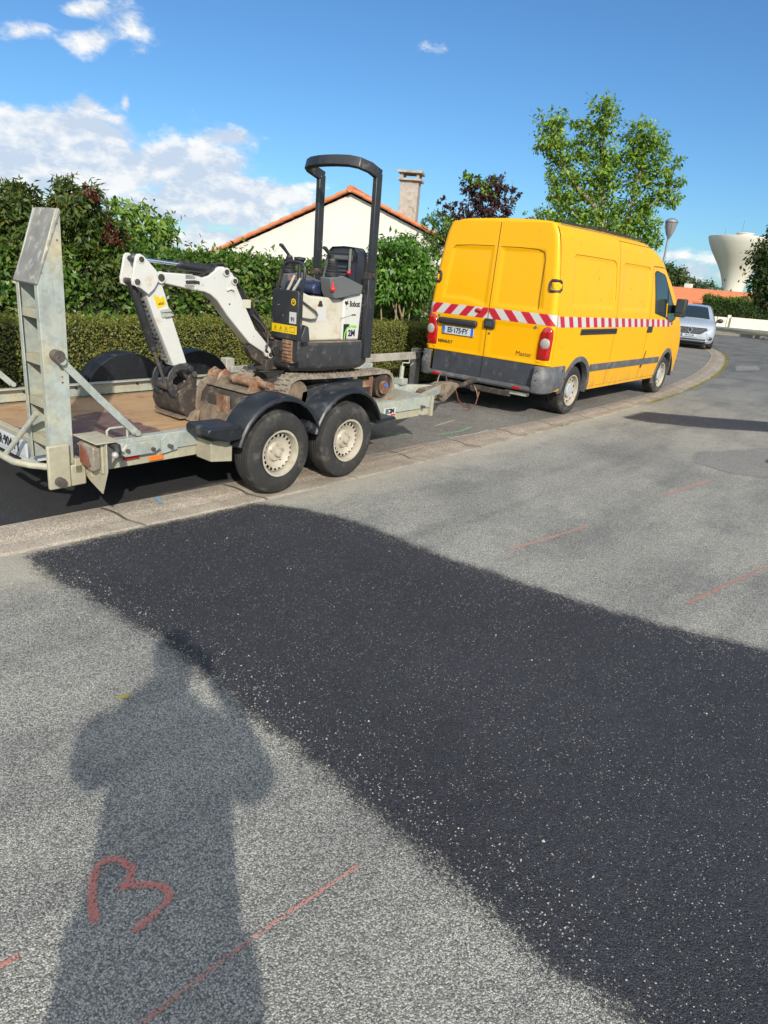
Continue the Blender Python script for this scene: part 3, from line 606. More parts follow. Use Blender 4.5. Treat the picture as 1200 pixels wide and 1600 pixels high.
# far low roofs
def lowhouse(p, u, ln, wd, zr, ze, label, chim=None):
    nx = Vector((u[0], u[1], 0)).normalized(); ny = Vector((-nx.y, nx.x, 0))
    def P(a, b, z): q = Vector((p[0], p[1], 0))+nx*a+ny*b; return (q.x, q.y, z)
    t = thing('bungalow', label, 'house', (p[0], p[1], -.2))
    mb = MB(); mb.ring([[P(a, -wd+.3, -.5), P(a, wd-.3, -.5), P(a, wd-.3, ze), P(a, 0, zr-.12), P(a, -wd+.3, ze)] for a in (.2, ln-.2)]); build(mb, 'wall', M['wallwhite'], t, smooth=False)
    for sg in (1, -1):
        mb = MB(); n = 12
        for i in range(n):
            a = i/n*wd; b = (i+1.1)/n*wd; za = zr-(zr-ze)*a/wd; zb = zr-(zr-ze)*b/wd
            mb.ring([[P(q, sg*a, za), P(q, sg*b, zb+.04), P(q, sg*b, zb), P(q, sg*a, za-.05)] for q in (0, ln)])
        build(mb, 'roof', M['tile'], t, smooth=False)
    if chim is not None:
        mb = MB(); mb.box(-.25, .25, -.25, .25, zr-.5, zr+.30); mb.xf(Matrix.Translation(P(chim, .3, 0))); build(mb, 'chimney', M['wallwhite'], t)
lowhouse((49.6, 13.6), (.40, -.92), 14, 4.2, 2.40, .9, 'long low house with an orange tiled roof behind the far hedge', 1.2)
lowhouse((47.6, 16.2), (.40, -.92), 3.4, 3.2, 1.95, .7, 'small orange roofed outbuilding left of the long low house')

# ------------------------------------------------------------ water tower
t = thing('water_tower', 'pale concrete water tower flaring out to a wide round top', 'water tower', (283.1, 66.6, -3))
prof = [(3.5, -3.5), (3.5, 1), (3.5, 3), (3.6, 5), (3.9, 7), (4.5, 9), (5.5, 11.5), (6.9, 14), (8.6, 16.5), (10.2, 19), (11.5, 21.5), (12.1, 23.2), (12.1, 23.7), (11.9, 23.75)]
mb = MB(); mb.lathe(prof, (283.1, 66.6, 0), 'z', 72); mb.lathe([(11.9, 23.75), (.01, 24.1)], (283.1, 66.6, 0), 'z', 72); build(mb, 'shaft', M['tower'], t, ang=50)
mb = MB(); mb.lathe([(2.8, 23.9), (2.8, 25.0), (3.1, 25.05), (3.1, 25.3), (.01, 25.5)], (283.1, 66.6, 0), 'z', 32); build(mb, 'roof_hatch', M['tower'], t)
mb = MB()
for dx, dy, h in ((-1.5, .9, 29.5), (-1.9, 6.5, 26.5)): mb = MB(); mb.cyl((283.1+dx, 66.6+dy, 24), (283.1+dx, 66.6+dy, h), .05); build(mb, 'antenna', M['steel'], t)
for (dx, dy) in ((-3.55, 2.4), (-3.55, -2.4)):
    mb = MB(); mb.box(-.2, .2, -.22, .22, 8.4, 9.1); mb.xf(Matrix.Translation((283.1+dx*1.02, 66.6+dy*1.02, 0))); build(mb, 'window', M['darkvoid'], t)

# ------------------------------------------------------------ street lamp
lp = Vector((18.3, 3.72, 0)); lz = gz(18.3)
lx, ly = 18.25, 4.0
t = thing('street_lamp', 'grey street lamp with inverted cone lantern rising beyond the yellow van', 'street lamp', (lx, ly, lz))
mb = MB(); mb.tube([(lx, ly, lz), (lx, ly, 1.2), (lx+.005, ly+.01, 3.62)], [.07, .055, .035], 12); build(mb, 'pole', M['aluminium'], t)
mb = MB(); mb.lathe([(.035, 3.6), (.05, 3.64), (.10, 3.74), (.105, 3.76)], (lx, ly, 0), 'z', 20); build(mb, 'lantern_neck', M['aluminium'], t)
mb = MB(); mb.lathe([(.10, 3.76), (.155, 3.92), (.20, 4.12), (.205, 4.16)], (lx, ly, 0), 'z', 24); build(mb, 'lantern_glass', M['lampglass'], t)
mb = MB()
for k in range(4):
    a = k*pi/2+.5; mb.tube([(lx+cos(a)*r, ly+sin(a)*r, z) for r, z in ((.107, 3.75), (.16, 3.92), (.207, 4.15))], .012, 6)
mb.cyl((lx, ly, 3.75), (lx, ly, 4.1), .03); build(mb, 'lantern_frame', M['aluminium'], t)
mb = MB(); mb.lathe([(.21, 4.14), (.225, 4.17), (.21, 4.21), (.15, 4.26), (.06, 4.29), (.001, 4.295)], (lx, ly, 0), 'z', 24); build(mb, 'lantern_cap', M['aluminium'], t)

# ------------------------------------------------------------ fence of concrete rails in front of the low hedge
t = thing('rail_fence', 'weathered grey concrete post and rail fence along the low hedge', 'fence', (0, 1.45, 0))
for x in (-3.20, -1.35, .44, 2.3, 4.15, 6.0):
    mb = MB(); mb.box(x-.06, x+.06, 1.40, 1.51, -.1, .64); build(mb, 'post', M['concrete'], t, bevel=.008)
for i, x in enumerate((-3.20, -1.35, .44, 2.3, 4.15)):
    for z in (.545,) if i else (.50,):
        x2 = x+1.85; mb = MB(); mb.box(x-.02, x2-.0, 1.355, 1.395, z-.055, z+.055); build(mb, 'rail', M['concrete'], t, bevel=.006)

# ------------------------------------------------------------ vegetation
def boxhedge(name, label, x0, x1, y0, y1, z0, zt, dens, L, mat, seed, cat='hedge', rough=.05, group=None, core=(.02, .022, .01), tops=.0, ends=True):
    t = thing(name, label, cat, ((x0+x1)/2, (y0+y1)/2, 0), group)
    cm = M.get('core') or pmat('hedge_core', (.018, .020, .008), .95, var=.4, vs=9, bump=.02, bs=30); M['core'] = cm
    mb = MB(); zt_ = zt if callable(zt) else (lambda x: zt)
    n = 24; rows_ = []
    for i in range(n+1):
        x = x0+.05+(x1-x0-.1)*i/n; z = zt_(x)-.06; rows_.append([(x, y0+.07, z0), (x, y1-.07, z0), (x, y1-.07, z), (x, y0+.07, z)])
    mb.ring(rows_); build(mb, 'branches', cm, t)
    rg = np.random.default_rng(seed); Lx, Ly = x1-x0, y1-y0; H = (zt_(x0)+zt_(x1))/2-z0
    parts = [('f', Lx*H), ('t', Lx*Ly)]+([('l', Ly*H)] if ends else [])
    Ps, Os = [], []
    for k, ar in parts:
        m = int(ar*dens); u = rg.random(m); w = rg.random(m)
        if k == 'f': P = np.stack([x0+Lx*u, np.full(m, y0), z0+w*0], 1); P[:, 2] = z0+w*(np.array([zt_(x) for x in P[:, 0]])-z0); O = np.tile([0, -1, .15], (m, 1))
        elif k == 't': P = np.stack([x0+Lx*u, y0+Ly*w, w*0], 1); P[:, 2] = [zt_(x) for x in P[:, 0]]; O = np.tile([0, 0, 1.], (m, 1))
        else: P = np.stack([np.full(m, x0), y0+Ly*u, z0+w*(zt_(x0)-z0)], 1); O = np.tile([-1., 0, 0.1], (m, 1))
        bump = (np.sin(P[:, 0]*7.3+P[:, 2]*5)+np.sin(P[:, 0]*3.1-P[:, 2]*9+1)+np.sin(P[:, 0]*17+P[:, 1]*13))*rough*.35
        P = P+O*(bump+rg.normal(size=m)*rough*.7-rg.random(m)*rough)[:, None]
        Ps.append(P); Os.append(O)
    P = np.concatenate(Ps); O = np.concatenate(Os); n = len(P)
    if tops:
        m = int(tops*Lx); xx = x0+Lx*rg.random(m); P2 = np.stack([xx, y0+Ly*rg.random(m), [zt_(x) for x in xx]], 1)
        k = 14; P2 = np.repeat(P2, k, 0); hgt = np.repeat(rg.random(m)**3*.24+.04, k); P2[:, 2] += rg.random(m*k)*hgt; P2[:, :2] += rg.normal(size=(m*k, 2))*.018
        P = np.concatenate([P, P2]); O = np.concatenate([O, np.tile([0, 0, 1.], (m*k, 1))]); n = len(P)
    D = O*.6+unit(rg, n); Nn = O+unit(rg, n)*.7; Nn[:, 2] += .3
    LL = L*(.6+.8*rg.random(n)); leafmesh('foliage', P, D, Nn, LL, LL*.55, mat, t)
    return t
boxhedge('low_hedge', 'low clipped brownish green hedge behind the rail fence', -11.5, 5.8, 1.86, 2.42, .02, lambda x: 1.01-.0125*(x+5.5), 5400, .026, LM['hedge'], 3, rough=.035, tops=5)
boxhedge('tall_hedge', 'tall dark glossy hedge with new shoots, behind the low hedge', -6.2, 1.1, 3.15, 3.9, .1, lambda x: 1.70+.03*sin(x*3)+.02*sin(x*8)-.015*(x < -2), 1500, .07, LM['laurel'], 4, rough=.07, tops=26)
def plant(name, label, cat, base, blobs, dens, L, mat, seed, trunks, bm='bark', extra=None, group=None, **kw):
    t = thing(name, label, cat, base, group)
    mb = MB()
    for path, r in trunks: mb.tube(path, [r*(1-.75*i/(len(path)-1)) for i in range(len(path))], 8)
    build(mb, 'trunk', M[bm], t)
    cr = crown('crown', blobs, dens, L, mat, t, seed, **kw)
    for i, (n2, b2, d2, L2, m2) in enumerate(extra or []): crown(n2, b2, d2, L2, m2, cr, seed+50+i, **kw)
    return t
def twigs(base, blobs, r, seed, k=2, mid=.35):
    rnd = random.Random(seed); out = []
    for b in blobs[::k]:
        m = Vector((base[0]+(b[0]-base[0])*mid+rnd.uniform(-.06, .06), base[1]+(b[1]-base[1])*mid, base[2]+(b[2]-base[2])*.5))
        out.append(([Vector(base), m, Vector(b[:3])], r))
    return out
TL = [(-4.65,3.6,2.21,.21),(-4.44,3.6,2.24,.21),(-4.28,3.6,2.06,.23),(-4.54,3.6,1.89,.26),(-4.7,3.6,1.68,.26),(-4.27,3.6,1.71,.27),(-4.45,3.6,1.35,.27),(-4.68,3.6,1.2,.26),(-4.24,3.6,1.29,.23),(-4.64,3.6,.91,.19),(-4.34,3.6,.91,.18),(-4.86,3.6,2.06,.26),(-4.93,3.6,1.39,.3),(-5.15,3.65,1.8,.3),(-5.2,3.6,1.2,.3),(-5.05,3.6,2.2,.22)]
plant('shrub', 'large dark green shrub at the left edge behind the low hedge', 'shrub', (-4.6, 3.7, .05), [(x, y, z-.10*(z > 1.9), r) for x, y, z, r in TL], 46, .085, LM['photinia'], 11, twigs((-4.6, 3.7, .05), TL, .035, 1), droop=.5, wf=.36, per=34, group='garden shrubs')
TM = [(-3.98,3.4,2.3,.21),(-3.83,3.4,2.30,.21),(-4.07,3.4,2.08,.23),(-3.81,3.4,2.08,.23),(-3.61,3.4,2.03,.23),(-3.54,3.4,1.81,.22),(-3.94,3.4,1.82,.25),(-4.12,3.4,1.59,.20),(-3.84,3.4,1.54,.25),(-3.51,3.4,1.56,.24),(-4.05,3.4,1.3,.18),(-3.7,3.4,1.28,.23),(-3.39,3.4,1.33,.22),(-3.33,3.4,1.64,.16),(-3.8,3.4,1.05,.14)]
TMR = [(-3.82,3.12,2.28,.07),(-3.68,3.12,1.95,.07),(-3.62,3.12,1.89,.08),(-3.52,3.12,1.86,.07),(-3.9,3.1,2.35,.05),(-3.35,3.2,1.9,.06)]
plant('shrub', 'round topped dark shrub with red berries and shoots behind the ramp', 'shrub', (-3.9, 3.5, .05), [(x, y, z-.07*(z > 1.9), r) for x, y, z, r in TM], 42, .08, LM['photinia'], 12, [([(-3.9,3.5,.05),(-3.87,3.45,.9),(-3.86,3.4,1.6),(-3.85,3.4,2.2)], .05),([(-4.08,3.5,.05),(-4.0,3.45,1.),(-3.8,3.4,1.6)], .035),([(-3.85,3.5,.05),(-3.7,3.45,.9),(-3.45,3.4,1.5)], .035)], extra=[('red_shoots', [b], 60, .06, LM['redleaf']) for b in TMR], droop=.5, wf=.36, per=34, group='garden shrubs')
TC = [(-2.61,4.98,2.35,.11),(-2.47,4.9,2.28,.15),(-2.32,4.81,2.13,.17),(-2.17,4.72,2.19,.17),(-1.98,4.6,2.16,.17),(-1.87,4.52,2.13,.13),(-2.25,4.77,1.91,.21),(-2.03,4.63,1.89,.21),(-1.88,4.53,1.82,.13),(-2.11,4.68,1.66,.19),(-2.37,4.84,1.77,.19)]
plant('young_tree', 'light green young tree rising between the dark shrub and the tall hedge', 'tree', (-2.2, 4.75, 0), TC, 24, .125, LM['cherry'], 13, twigs((-2.2, 4.75, 0), TC, .04, 2), droop=.7, wf=.42, per=16, clump=.5)
SH = [(1.33,3.0,2.02,.19),(1.67,3.0,2.13,.20),(2.08,3.0,2.15,.20),(2.42,3.0,2.08,.18),(1.54,3.0,1.77,.24),(2.0,3.0,1.84,.27),(2.45,3.0,1.77,.21),(1.42,3.0,1.5,.19),(1.85,3.0,1.5,.24),(2.34,3.0,1.5,.22),(1.3,3.0,1.27,.12),(2.3,3.05,1.2,.16)]
SHT = [([(1.44,3.0,.0),(1.40,3.0,.9),(1.29,3.0,1.5)], .022),([(1.93,3.0,0),(1.9,3.0,.87),(1.52,3.0,1.4)], .024),([(1.78,3.05,0),(1.8,3.0,1.0),(1.75,3.0,1.6)], .022),([(2.07,3.0,0),(2.03,3.0,.87),(1.72,2.98,1.35),(1.55,3,1.7)], .026),([(1.99,3.0,0),(2.0,3.0,1.0),(2.06,3.0,1.3),(1.93,3.0,1.8)], .024),([(2.2,3.05,0),(2.2,3.0,1.),(2.35,3.0,1.5)], .02)]
plant('shrub', 'bright green multi-stemmed shrub with bare pale stems beside the yellow van', 'shrub', (1.9, 3.0, .05), SH, 44, .10, LM['shrub'], 14, SHT, bm='barklight', droop=.8, wf=.5, per=20, clump=.35, group='garden shrubs')
WH = [(3.2,3.5,1.85,.19),(3.4,3.5,1.62,.19),(3.3,3.5,1.25,.22),(3.1,3.5,.88,.19),(2.9,3.5,1.1,.2),(2.95,3.5,1.6,.2),(1.5,3.6,.87,.25),(1.9,3.7,.8,.3),(2.4,3.6,.9,.3),(1.3,3.6,1.2,.2)]
plant('shrub', 'sparse white flowering shrub just left of the van, behind the bright green one', 'shrub', (3.2, 3.55, .05), WH, 30, .06, LM['laurel'], 15, twigs((3.2, 3.55, .05), WH[:5], .02, 1), extra=[('blossom', [(3.05,3.3,1.8,.16),(3.2,3.3,1.5,.14),(3.05,3.3,1.1,.14)], 12, .035, LM['white'])], group='garden shrubs')
boxhedge('back_hedge', 'dark hedge in shade behind the shrubs and the van', 1.2, 12., 4.1, 4.8, .0, lambda x: 1.7, 500, .08, LM['photinia'], 24, rough=.12)
PU = [(5.03,3.85,3.57,.16),(5.11,3.72,3.46,.19),(5.28,3.45,3.6,.19),(5.19,3.6,3.34,.22),(5.37,3.32,3.43,.19),(5.5,3.09,3.44,.13),(5.52,3.06,3.2,.14),(5.31,3.41,3.17,.27),(5.1,3.74,3.08,.16),(4.95,3.97,3.06,.19),(4.83,4.15,3.17,.08),(4.72,4.3,3.22,.1),(4.72,4.3,3.03,.07),(4.93,4.0,2.81,.22),(4.83,4.14,2.54,.19),(4.77,4.23,2.2,.22),(5.19,3.6,2.84,.27)]
PUG = [(5.06,3.8,3.7,.12),(5.17,3.63,3.61,.12),(4.98,3.92,3.75,.08),(5.25,3.5,3.5,.16),(5.31,3.4,3.67,.11),(5.18,3.61,3.47,.14)]
plant('plum_tree', 'purple leaved small tree with green top shoots above the van roof', 'tree', (5.1, 3.9, 0), PU, 32, .075, LM['plum'], 16, twigs((5.1, 3.9, 0), PU, .035, 2)+[([(5.5,3.1,3.3),(5.5,3.1,3.75)], .008)], extra=[('green_shoots', PUG, 40, .08, LM['cherry'])], wf=.6, per=22)
OL = [(4.5,4.2,2.70,.25),(4.15,4.2,2.74,.13),(4.72,4.2,2.78,.19),(4.44,4.2,2.44,.21),(4.3,4.2,2.1,.2),(4.0,4.2,2.4,.14)]
plant('shrub', 'olive green shrub under the purple tree left of the van', 'shrub', (4.4, 4.25, 0), OL, 40, .06, LM['laurel'], 17, twigs((4.4, 4.25, 0), OL, .03, 2), wf=.5, group='garden shrubs')
BT = [(12.84,6.36,6.4,.36),(12.86,6.33,5.97,.40),(13.0,6.07,5.55,.28),(12.8,6.45,5.79,.26),(13.47,5.11,6.79,.36),(13.54,4.95,6.37,.36),(13.45,5.15,6.03,.31),(13.3,5.46,6.36,.19),(13.18,5.71,6.35,.13),(13.16,5.74,6.0,.2),(13.32,5.42,5.58,.23),(13.6,4.83,5.61,.33),(13.98,3.92,6.23,.36),(14.07,3.69,5.9,.36),(13.86,4.22,6.06,.21),(14.19,3.39,5.66,.32),(14.01,3.87,5.47,.36),(14.29,3.13,5.15,.23),(14.36,2.92,5.41,.15),(13.22,5.63,5.83,.14),(13.09,5.88,5.2,.32),(13.19,5.69,5.65,.21),(13.07,5.92,4.84,.34),(13.28,5.5,4.95,.30),(13.55,4.93,5.16,.41),(13.72,4.54,5.44,.33),(13.89,4.15,5.63,.2),(14.1,3.63,5.13,.31),(14.06,3.74,4.77,.36),(13.77,4.44,4.83,.44),(13.51,5.01,4.62,.44),(13.24,5.59,4.41,.38),(13.07,5.93,4.3,.28),(13.05,5.96,3.92,.24),(13.33,5.41,3.78,.44),(13.57,4.9,3.9,.42),(13.83,4.3,4.03,.38),(14.03,3.8,4.15,.41),(14.21,3.33,4.44,.36),(14.34,2.98,4.81,.21),(14.42,2.74,4.9,.13),(14.42,2.74,4.47,.21),(14.32,3.03,4.63,.17),(13.76,4.46,3.38,.44),(14.01,3.86,3.51,.46),(14.2,3.37,3.72,.37),(14.29,3.12,3.28,.26),(13.44,5.16,3.33,.32),(13.13,5.81,3.47,.28),(14.17,3.43,3.07,.32),(13.9,4.12,2.93,.36)]
bt0 = (13.97, 3.95, -.05)
BTT = [([bt0,(13.9,4.1,1.6),(13.84,4.26,2.73),(13.7,4.6,3.6),(13.56,4.91,4.2),(13.3,5.5,4.7),(13.09,5.88,5.2),(12.88,6.29,6.24)], .13),([(13.84,4.26,2.73),(13.7,4.6,3.9),(13.64,4.74,4.75),(13.56,4.9,5.7),(13.52,5.0,6.7)], .08),([(13.9,4.1,1.9),(13.95,4.0,3.2),(14.0,3.87,4.25),(14.02,3.8,5.1),(14.05,3.76,6.0)], .08),([(13.95,4.0,3.2),(14.15,3.5,4.0),(14.32,3.03,4.63),(14.43,2.72,4.75)], .05),([(13.7,4.6,3.3),(13.4,5.3,3.9),(13.1,5.9,4.3)], .05),([(13.9,4.1,2.4),(14.1,3.6,3.0),(14.38,2.85,3.1)], .04),([(13.64,4.74,4.3),(13.4,5.3,5.2),(13.2,5.7,5.9)], .03),([(14.0,3.87,4.25),(14.2,3.4,5.0),(14.3,3.2,5.5)], .03)]
BT = [(x, y, z, r*.92) for x, y, z, r in BT]
plant('ash_tree', 'tall loose light green tree standing behind the yellow van', 'tree', bt0, BT, 17, .145, LM['ash'], 18, BTT, bm='barklight', droop=.35, wf=.48, per=16, clump=.42, shell=.15)
SB = [(10.99,5.57,3.6,.15),(11.1,5.38,3.72,.15),(11.22,5.16,3.65,.15),(11.1,5.4,3.3,.3),(10.8,5.8,3.5,.12),(11.1,5.4,2.8,.35)]
plant('young_tree', 'small green treetop just above the rear of the van roof', 'tree', (11.1, 5.4, 0), SB, 30, .08, LM['cherry'], 19, twigs((11.1, 5.4, 0), SB, .04, 2), wf=.5, per=14)
LRb = [(20.96,1.66,3.77,.33),(20.91,1.86,3.32,.36),(21.03,1.36,3.35,.47),(20.87,2.0,3.22,.17),(20.92,1.82,2.65,.22),(21.04,1.31,2.69,.58),(20.88,1.98,2.41,.15),(21.02,1.38,2.12,.46),(21.11,.95,2.10,.55),(21.01,1.45,1.87,.2),(21.11,.95,3.37,.7),(21.17,.65,2.51,.75),(21.0,1.49,4.21,.26),(21.11,.93,4.13,.51),(21.23,.35,2.98,.92),(21.3,-.3,3.6,.9),(21.3,-.4,2.4,.8)]
LRb = [(x+.62, y-.75, z, r) for x, y, z, r in scaleb(LRb, 1.5)]
lb = (35.9, 3.0, -.2)
plant('chestnut_tree', 'dark leafy tree at the right edge in front of the far hedge', 'tree', lb, LRb, 16, .26, LM['chestnut'], 20, twigs(lb, LRb, .14, 2), droop=.5, wf=.5, per=12, clump=.9, shell=.35)
MT1 = [(48.7,13.75,3.0,.85),(48.9,13.14,2.1,.7),(48.7,13.9,2.0,.9),(48.6,14.3,2.6,.7)]
MT2 = [(49.15,12.31,2.45,.55),(49.31,11.79,2.1,.5),(49.1,12.6,2.1,.5)]; MT3 = [(49.48,11.19,2.3,.5),(49.59,10.8,2.15,.42),(49.74,10.22,1.9,.32),(49.9,9.8,1.8,.25)]
for i, (b, lab) in enumerate(((MT1, 'dark far tree close against the van windscreen above the orange roofs'), (MT2, 'low grey green far tree above the small orange roof, middle of three'), (MT3, 'grey green far tree nearest the water tower, above the orange roof'))):
    b = scaleb(b, 1.5+.08*i)
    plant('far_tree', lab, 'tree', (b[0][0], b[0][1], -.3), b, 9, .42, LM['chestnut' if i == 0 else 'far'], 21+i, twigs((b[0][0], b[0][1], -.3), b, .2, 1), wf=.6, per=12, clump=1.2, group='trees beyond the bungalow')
# clipped dark hedge over the far wall
hp = pt(wl, wu, -1.9, -.32); t = thing('cypress_hedge', 'dark clipped evergreen hedge with a light green top above the far garden wall', 'hedge', (hp[0], hp[1], -.2))
LH = 15.; Mh = Matrix(((wu[0], .894, 0, hp[0]), (wu[1], .447, 0, hp[1]), (0, 0, 1, 0), (0, 0, 0, 1)))
mb = MB(); mb.box(.1, LH, .1, 1.3, -.2, 1.68); mb.xf(Mh); build(mb, 'branches', M['core'], t)
rg = np.random.default_rng(31)
def hp_leaves(nm, m, zlo, zhi, y0, y1, mat, top):
    u = rg.random(m)*LH; P = np.stack([u, y0+(y1-y0)*rg.random(m), zlo+(zhi-zlo)*rg.random(m)], 1)
    P[:, 1] += np.where(top, 0, 1)*.10*np.sin(u*2.3)*np.cos(P[:, 2]*4); P[:, 2] += (.07*np.sin(u*3.1)+.05*np.sin(u*7.7))*np.where(top, 1, 0)
    P = P @ np.array(Mh.to_3x3()).T+np.array(Mh.translation); O = np.array([0, 0, 1.]) if top else np.array([-.8, -.4, .3])
    D = O*.8+unit(rg, m); leafmesh(nm, P, D, O+unit(rg, m)*.6, .14+.14*rg.random(m), np.full(m, .06), mat, t)
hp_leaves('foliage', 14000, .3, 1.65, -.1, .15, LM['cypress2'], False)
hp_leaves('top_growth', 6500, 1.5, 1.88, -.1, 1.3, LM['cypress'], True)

# ------------------------------------------------------------ yellow van (world frame: rear bumper at x=-.05, +x forward)
VW = [(.30,.93),(.36,.955),(.7,.985),(1.2,.988),(1.4,.975),(1.7,.945),(2.0,.905),(2.2,.872),(2.32,.845),(2.40,.81),(2.45,.775),(2.485,.72),(2.505,.62),(2.515,.4),(2.52,0)]
def WZ(z): return interp(z, VW)
def nose(x): return 1-.10*max(0, (x-4.3)/1.35)**1.7 if x > 4.3 else 1.
def rake(x, z): return x+(.055*max(0, (z-1.35)/1.15)*max(0, 1-x/.5) if x < .5 else 0)
def ZR(x): return interp(x, [(0,2.515),(2,2.535),(3.2,2.53),(3.6,2.48),(3.9,2.37),(4.15,2.22),(4.5,1.97),(5.1,1.52),(5.25,1.40),(5.45,1.25),(5.6,1.08),(5.68,.9),(5.7,.36)])
def van_section(x, ins=0., n=26):
    zr = ZR(x)-ins*.8; out = []
    k = zr/2.52
    f = nose(x)
    zs = [.36, .45, .58, .7, .9, 1.1, 1.25, 1.4, 1.6, 1.8, 2.0, 2.15, 2.26, 2.35, 2.41, 2.45, 2.48, 2.50, 2.511, 2.517, 2.52]
    for z in zs:
        w = WZ(z)
        if z < 1.4 or zr > 2.4: zz = z if zr > 2.4 else z
        if zr <= 2.4:                                  # windscreen and bonnet: compress everything above the belt
            base = min(1.25, zr-.12); zz = z if z <= base else base+(z-base)*(zr-base)/(2.52-base)
            w = WZ(zz) if zz < zr-.10 else WZ(zr-.10)*sqrt(max(0, 1-((zz-(zr-.10))/.10)**2))
        else: zz = z*1.0 if z < 2.2 else 2.2+(z-2.2)*(zr-2.2)/.32
        out.append((max(0, (w-ins)*f), zz))
    return out
def van():
    t = thing('yellow_van', 'yellow high roof van with red and white striped tape hitched to the trailer', 'van', (2.5, 0, 0))
    YE, BP, GP, GP2 = M['yellow'], M['blackpl'], M['greypl'], M['greypl2']
    st = []
    for k in range(7):
        a = k/6*pi/2; st.append((.03+.07*(1-sin(a)), .07*(1-cos(a)) if 0 else .07*(1-sin(a))))
    st = [(.048+.07*(1-cos(k/6*pi/2)), .014+.07*(1-sin(k/6*pi/2))) for k in range(7)]
    st += [(x, .014*(1-sstep(4.0, 5.1, x))) for x in [.14, .3, .56, .8, 1.0, 1.2, 1.4, 1.7, 2.05, 2.5, 3.0, 3.3, 3.5, 3.65, 3.8, 3.95, 4.1, 4.25, 4.4, 4.6, 4.8, 5.0, 5.15, 5.25, 5.35, 5.45, 5.55, 5.62, 5.67, 5.695]]
    rings = []
    for x, ins in st:
        s = van_section(x, ins); rings.append([(rake(x, z), y, z) for y, z in s]+[(rake(x, z), -y, z) for y, z in s[-2::-1]])
    mb = MB(); mb.ring(rings)
    body = build(mb, 'body', [YE, M['darkvoid']], t, ang=40)
    # wheel arches cut out of the body
    for cx in (.97, 4.75):
        c = MB(); c.cyl((cx, -1.3, .36), (cx, -.62, .36), .43, n=40); c.cyl((cx, .62, .36), (cx, 1.3, .36), .43, n=40)
        co = build(c, 'cutter', M['darkvoid'], None)
        bo = body.modifiers.new('arch', 'BOOLEAN'); bo.object = co; bo.operation = 'DIFFERENCE'; bo.solver = 'EXACT'
        me = bpy.data.meshes.new_from_object(body.evaluated_get(bpy.context.evaluated_depsgraph_get()))
        body.modifiers.clear(); body.data = me; bpy.data.objects.remove(co)
    def spt(x, z, sg, off): # point on the side surface
        return (x, sg*(WZ(z)*nose(x)+off), z)
    def rr(x, z, x0, x1, z0, z1, b):   # rounded recess mask
        d = min(x-x0, x1-x, z-z0, z1-z); return sstep(0, b, d)
    arch = lambda x, z: min(hypot(x-.97, z-.36), hypot(x-4.75, z-.36)) < .425
    def sidepatch(name, sg, xl, xr, z0, z1, off=.005, rec=None, mat=YE, parent=t, dx=.022, dz=.022, skip=None):
        nz = int((z1-z0)/dz)+1; nx = int((xr((z0+z1)/2)-xl((z0+z1)/2))/dx)+1
        v = []; f = []; keep = {}
        for j in range(nz+1):
            z = z0+(z1-z0)*j/nz
            for i in range(nx+1):
                x = xl(z)+(xr(z)-xl(z))*i/nx; o = off-(rec(x, z) if rec else 0)
                v.append(spt(x, z, sg, o))
        for j in range(nz):
            for i in range(nx):
                a = j*(nx+1)+i; q = (a, a+1, a+nx+2, a+nx+1); cx = sum(v[k][0] for k in q)/4; cz = sum(v[k][2] for k in q)/4
                if arch(cx, cz) or (skip and skip(cx, cz)): continue
                f.append(q if sg < 0 else q[::-1])
        # turned-in rim so the panel gap reads as a real gap
        b = len(v); rim = [j*(nx+1) for j in range(nz+1)]; rim2 = [j*(nx+1)+nx for j in range(nz+1)]
        for rr_ in (rim, rim2, list(range(nx+1)), [nz*(nx+1)+i for i in range(nx+1)]):
            o = len(v)
            for k in rr_: p = v[k]; v.append((p[0], p[1]-sg*.012, p[2]))
            for i in range(len(rr_)-1):
                cx, cz = v[rr_[i]][0], v[rr_[i]][2]
                if not (arch(cx, cz) or (skip and skip(cx, cz))): f.append((rr_[i], rr_[i+1], o+i+1, o+i))
        m = MB(); m.v = v; m.f = f; m.m = [0]*len(f)
        return build(m, name, mat, parent, recalc=False, ang=50)
    c = lambda q: (lambda z: q)
    for sg in (-1, 1):
        rec1 = lambda x, z: .011*rr(x, z, .50, 1.93, 1.47, 2.13, .045)
        rec2 = lambda x, z: .011*rr(x, z, 2.20, 3.34, 1.45, 2.12, .045)
        sidepatch('side_panel', sg, c(.106), c(2.045), .37, 2.44, rec=rec1)
        sidepatch('sliding_door' if sg < 0 else 'side_panel', sg, c(2.058), c(3.452), .37, 2.40, rec=rec2)
        dfr = lambda z: interp(z, [(.37, 4.35), (.9, 4.98), (1.3, 4.98), (1.42, 4.93), (2.14, 4.02)])
        dr = sidepatch('cab_door', sg, c(3.466), dfr, .37, 2.13)
        # window with black surround, built from horizontal strips that follow the side
        def strip(poly, off, name, mat, par, n=22):
            zs = [p[1] for p in poly]; z0, z1 = min(zs), max(zs); v = []; f = []
            for j in range(n+1):
                z = z0+.001+(z1-z0-.002)*j/n; xs_ = []
                for (ax, az), (bx, bz) in zip(poly, poly[1:]+poly[:1]):
                    if (az > z) != (bz > z): xs_.append(ax+(bx-ax)*(z-az)/(bz-az))
                v += [spt(min(xs_), z, sg, off), spt(max(xs_), z, sg, off)]
            for j in range(n): f.append((2*j, 2*j+1, 2*j+3, 2*j+2) if sg < 0 else (2*j, 2*j+2, 2*j+3, 2*j+1))
            m = MB(); m.add(v, f); return build(m, name, mat, par, recalc=False)
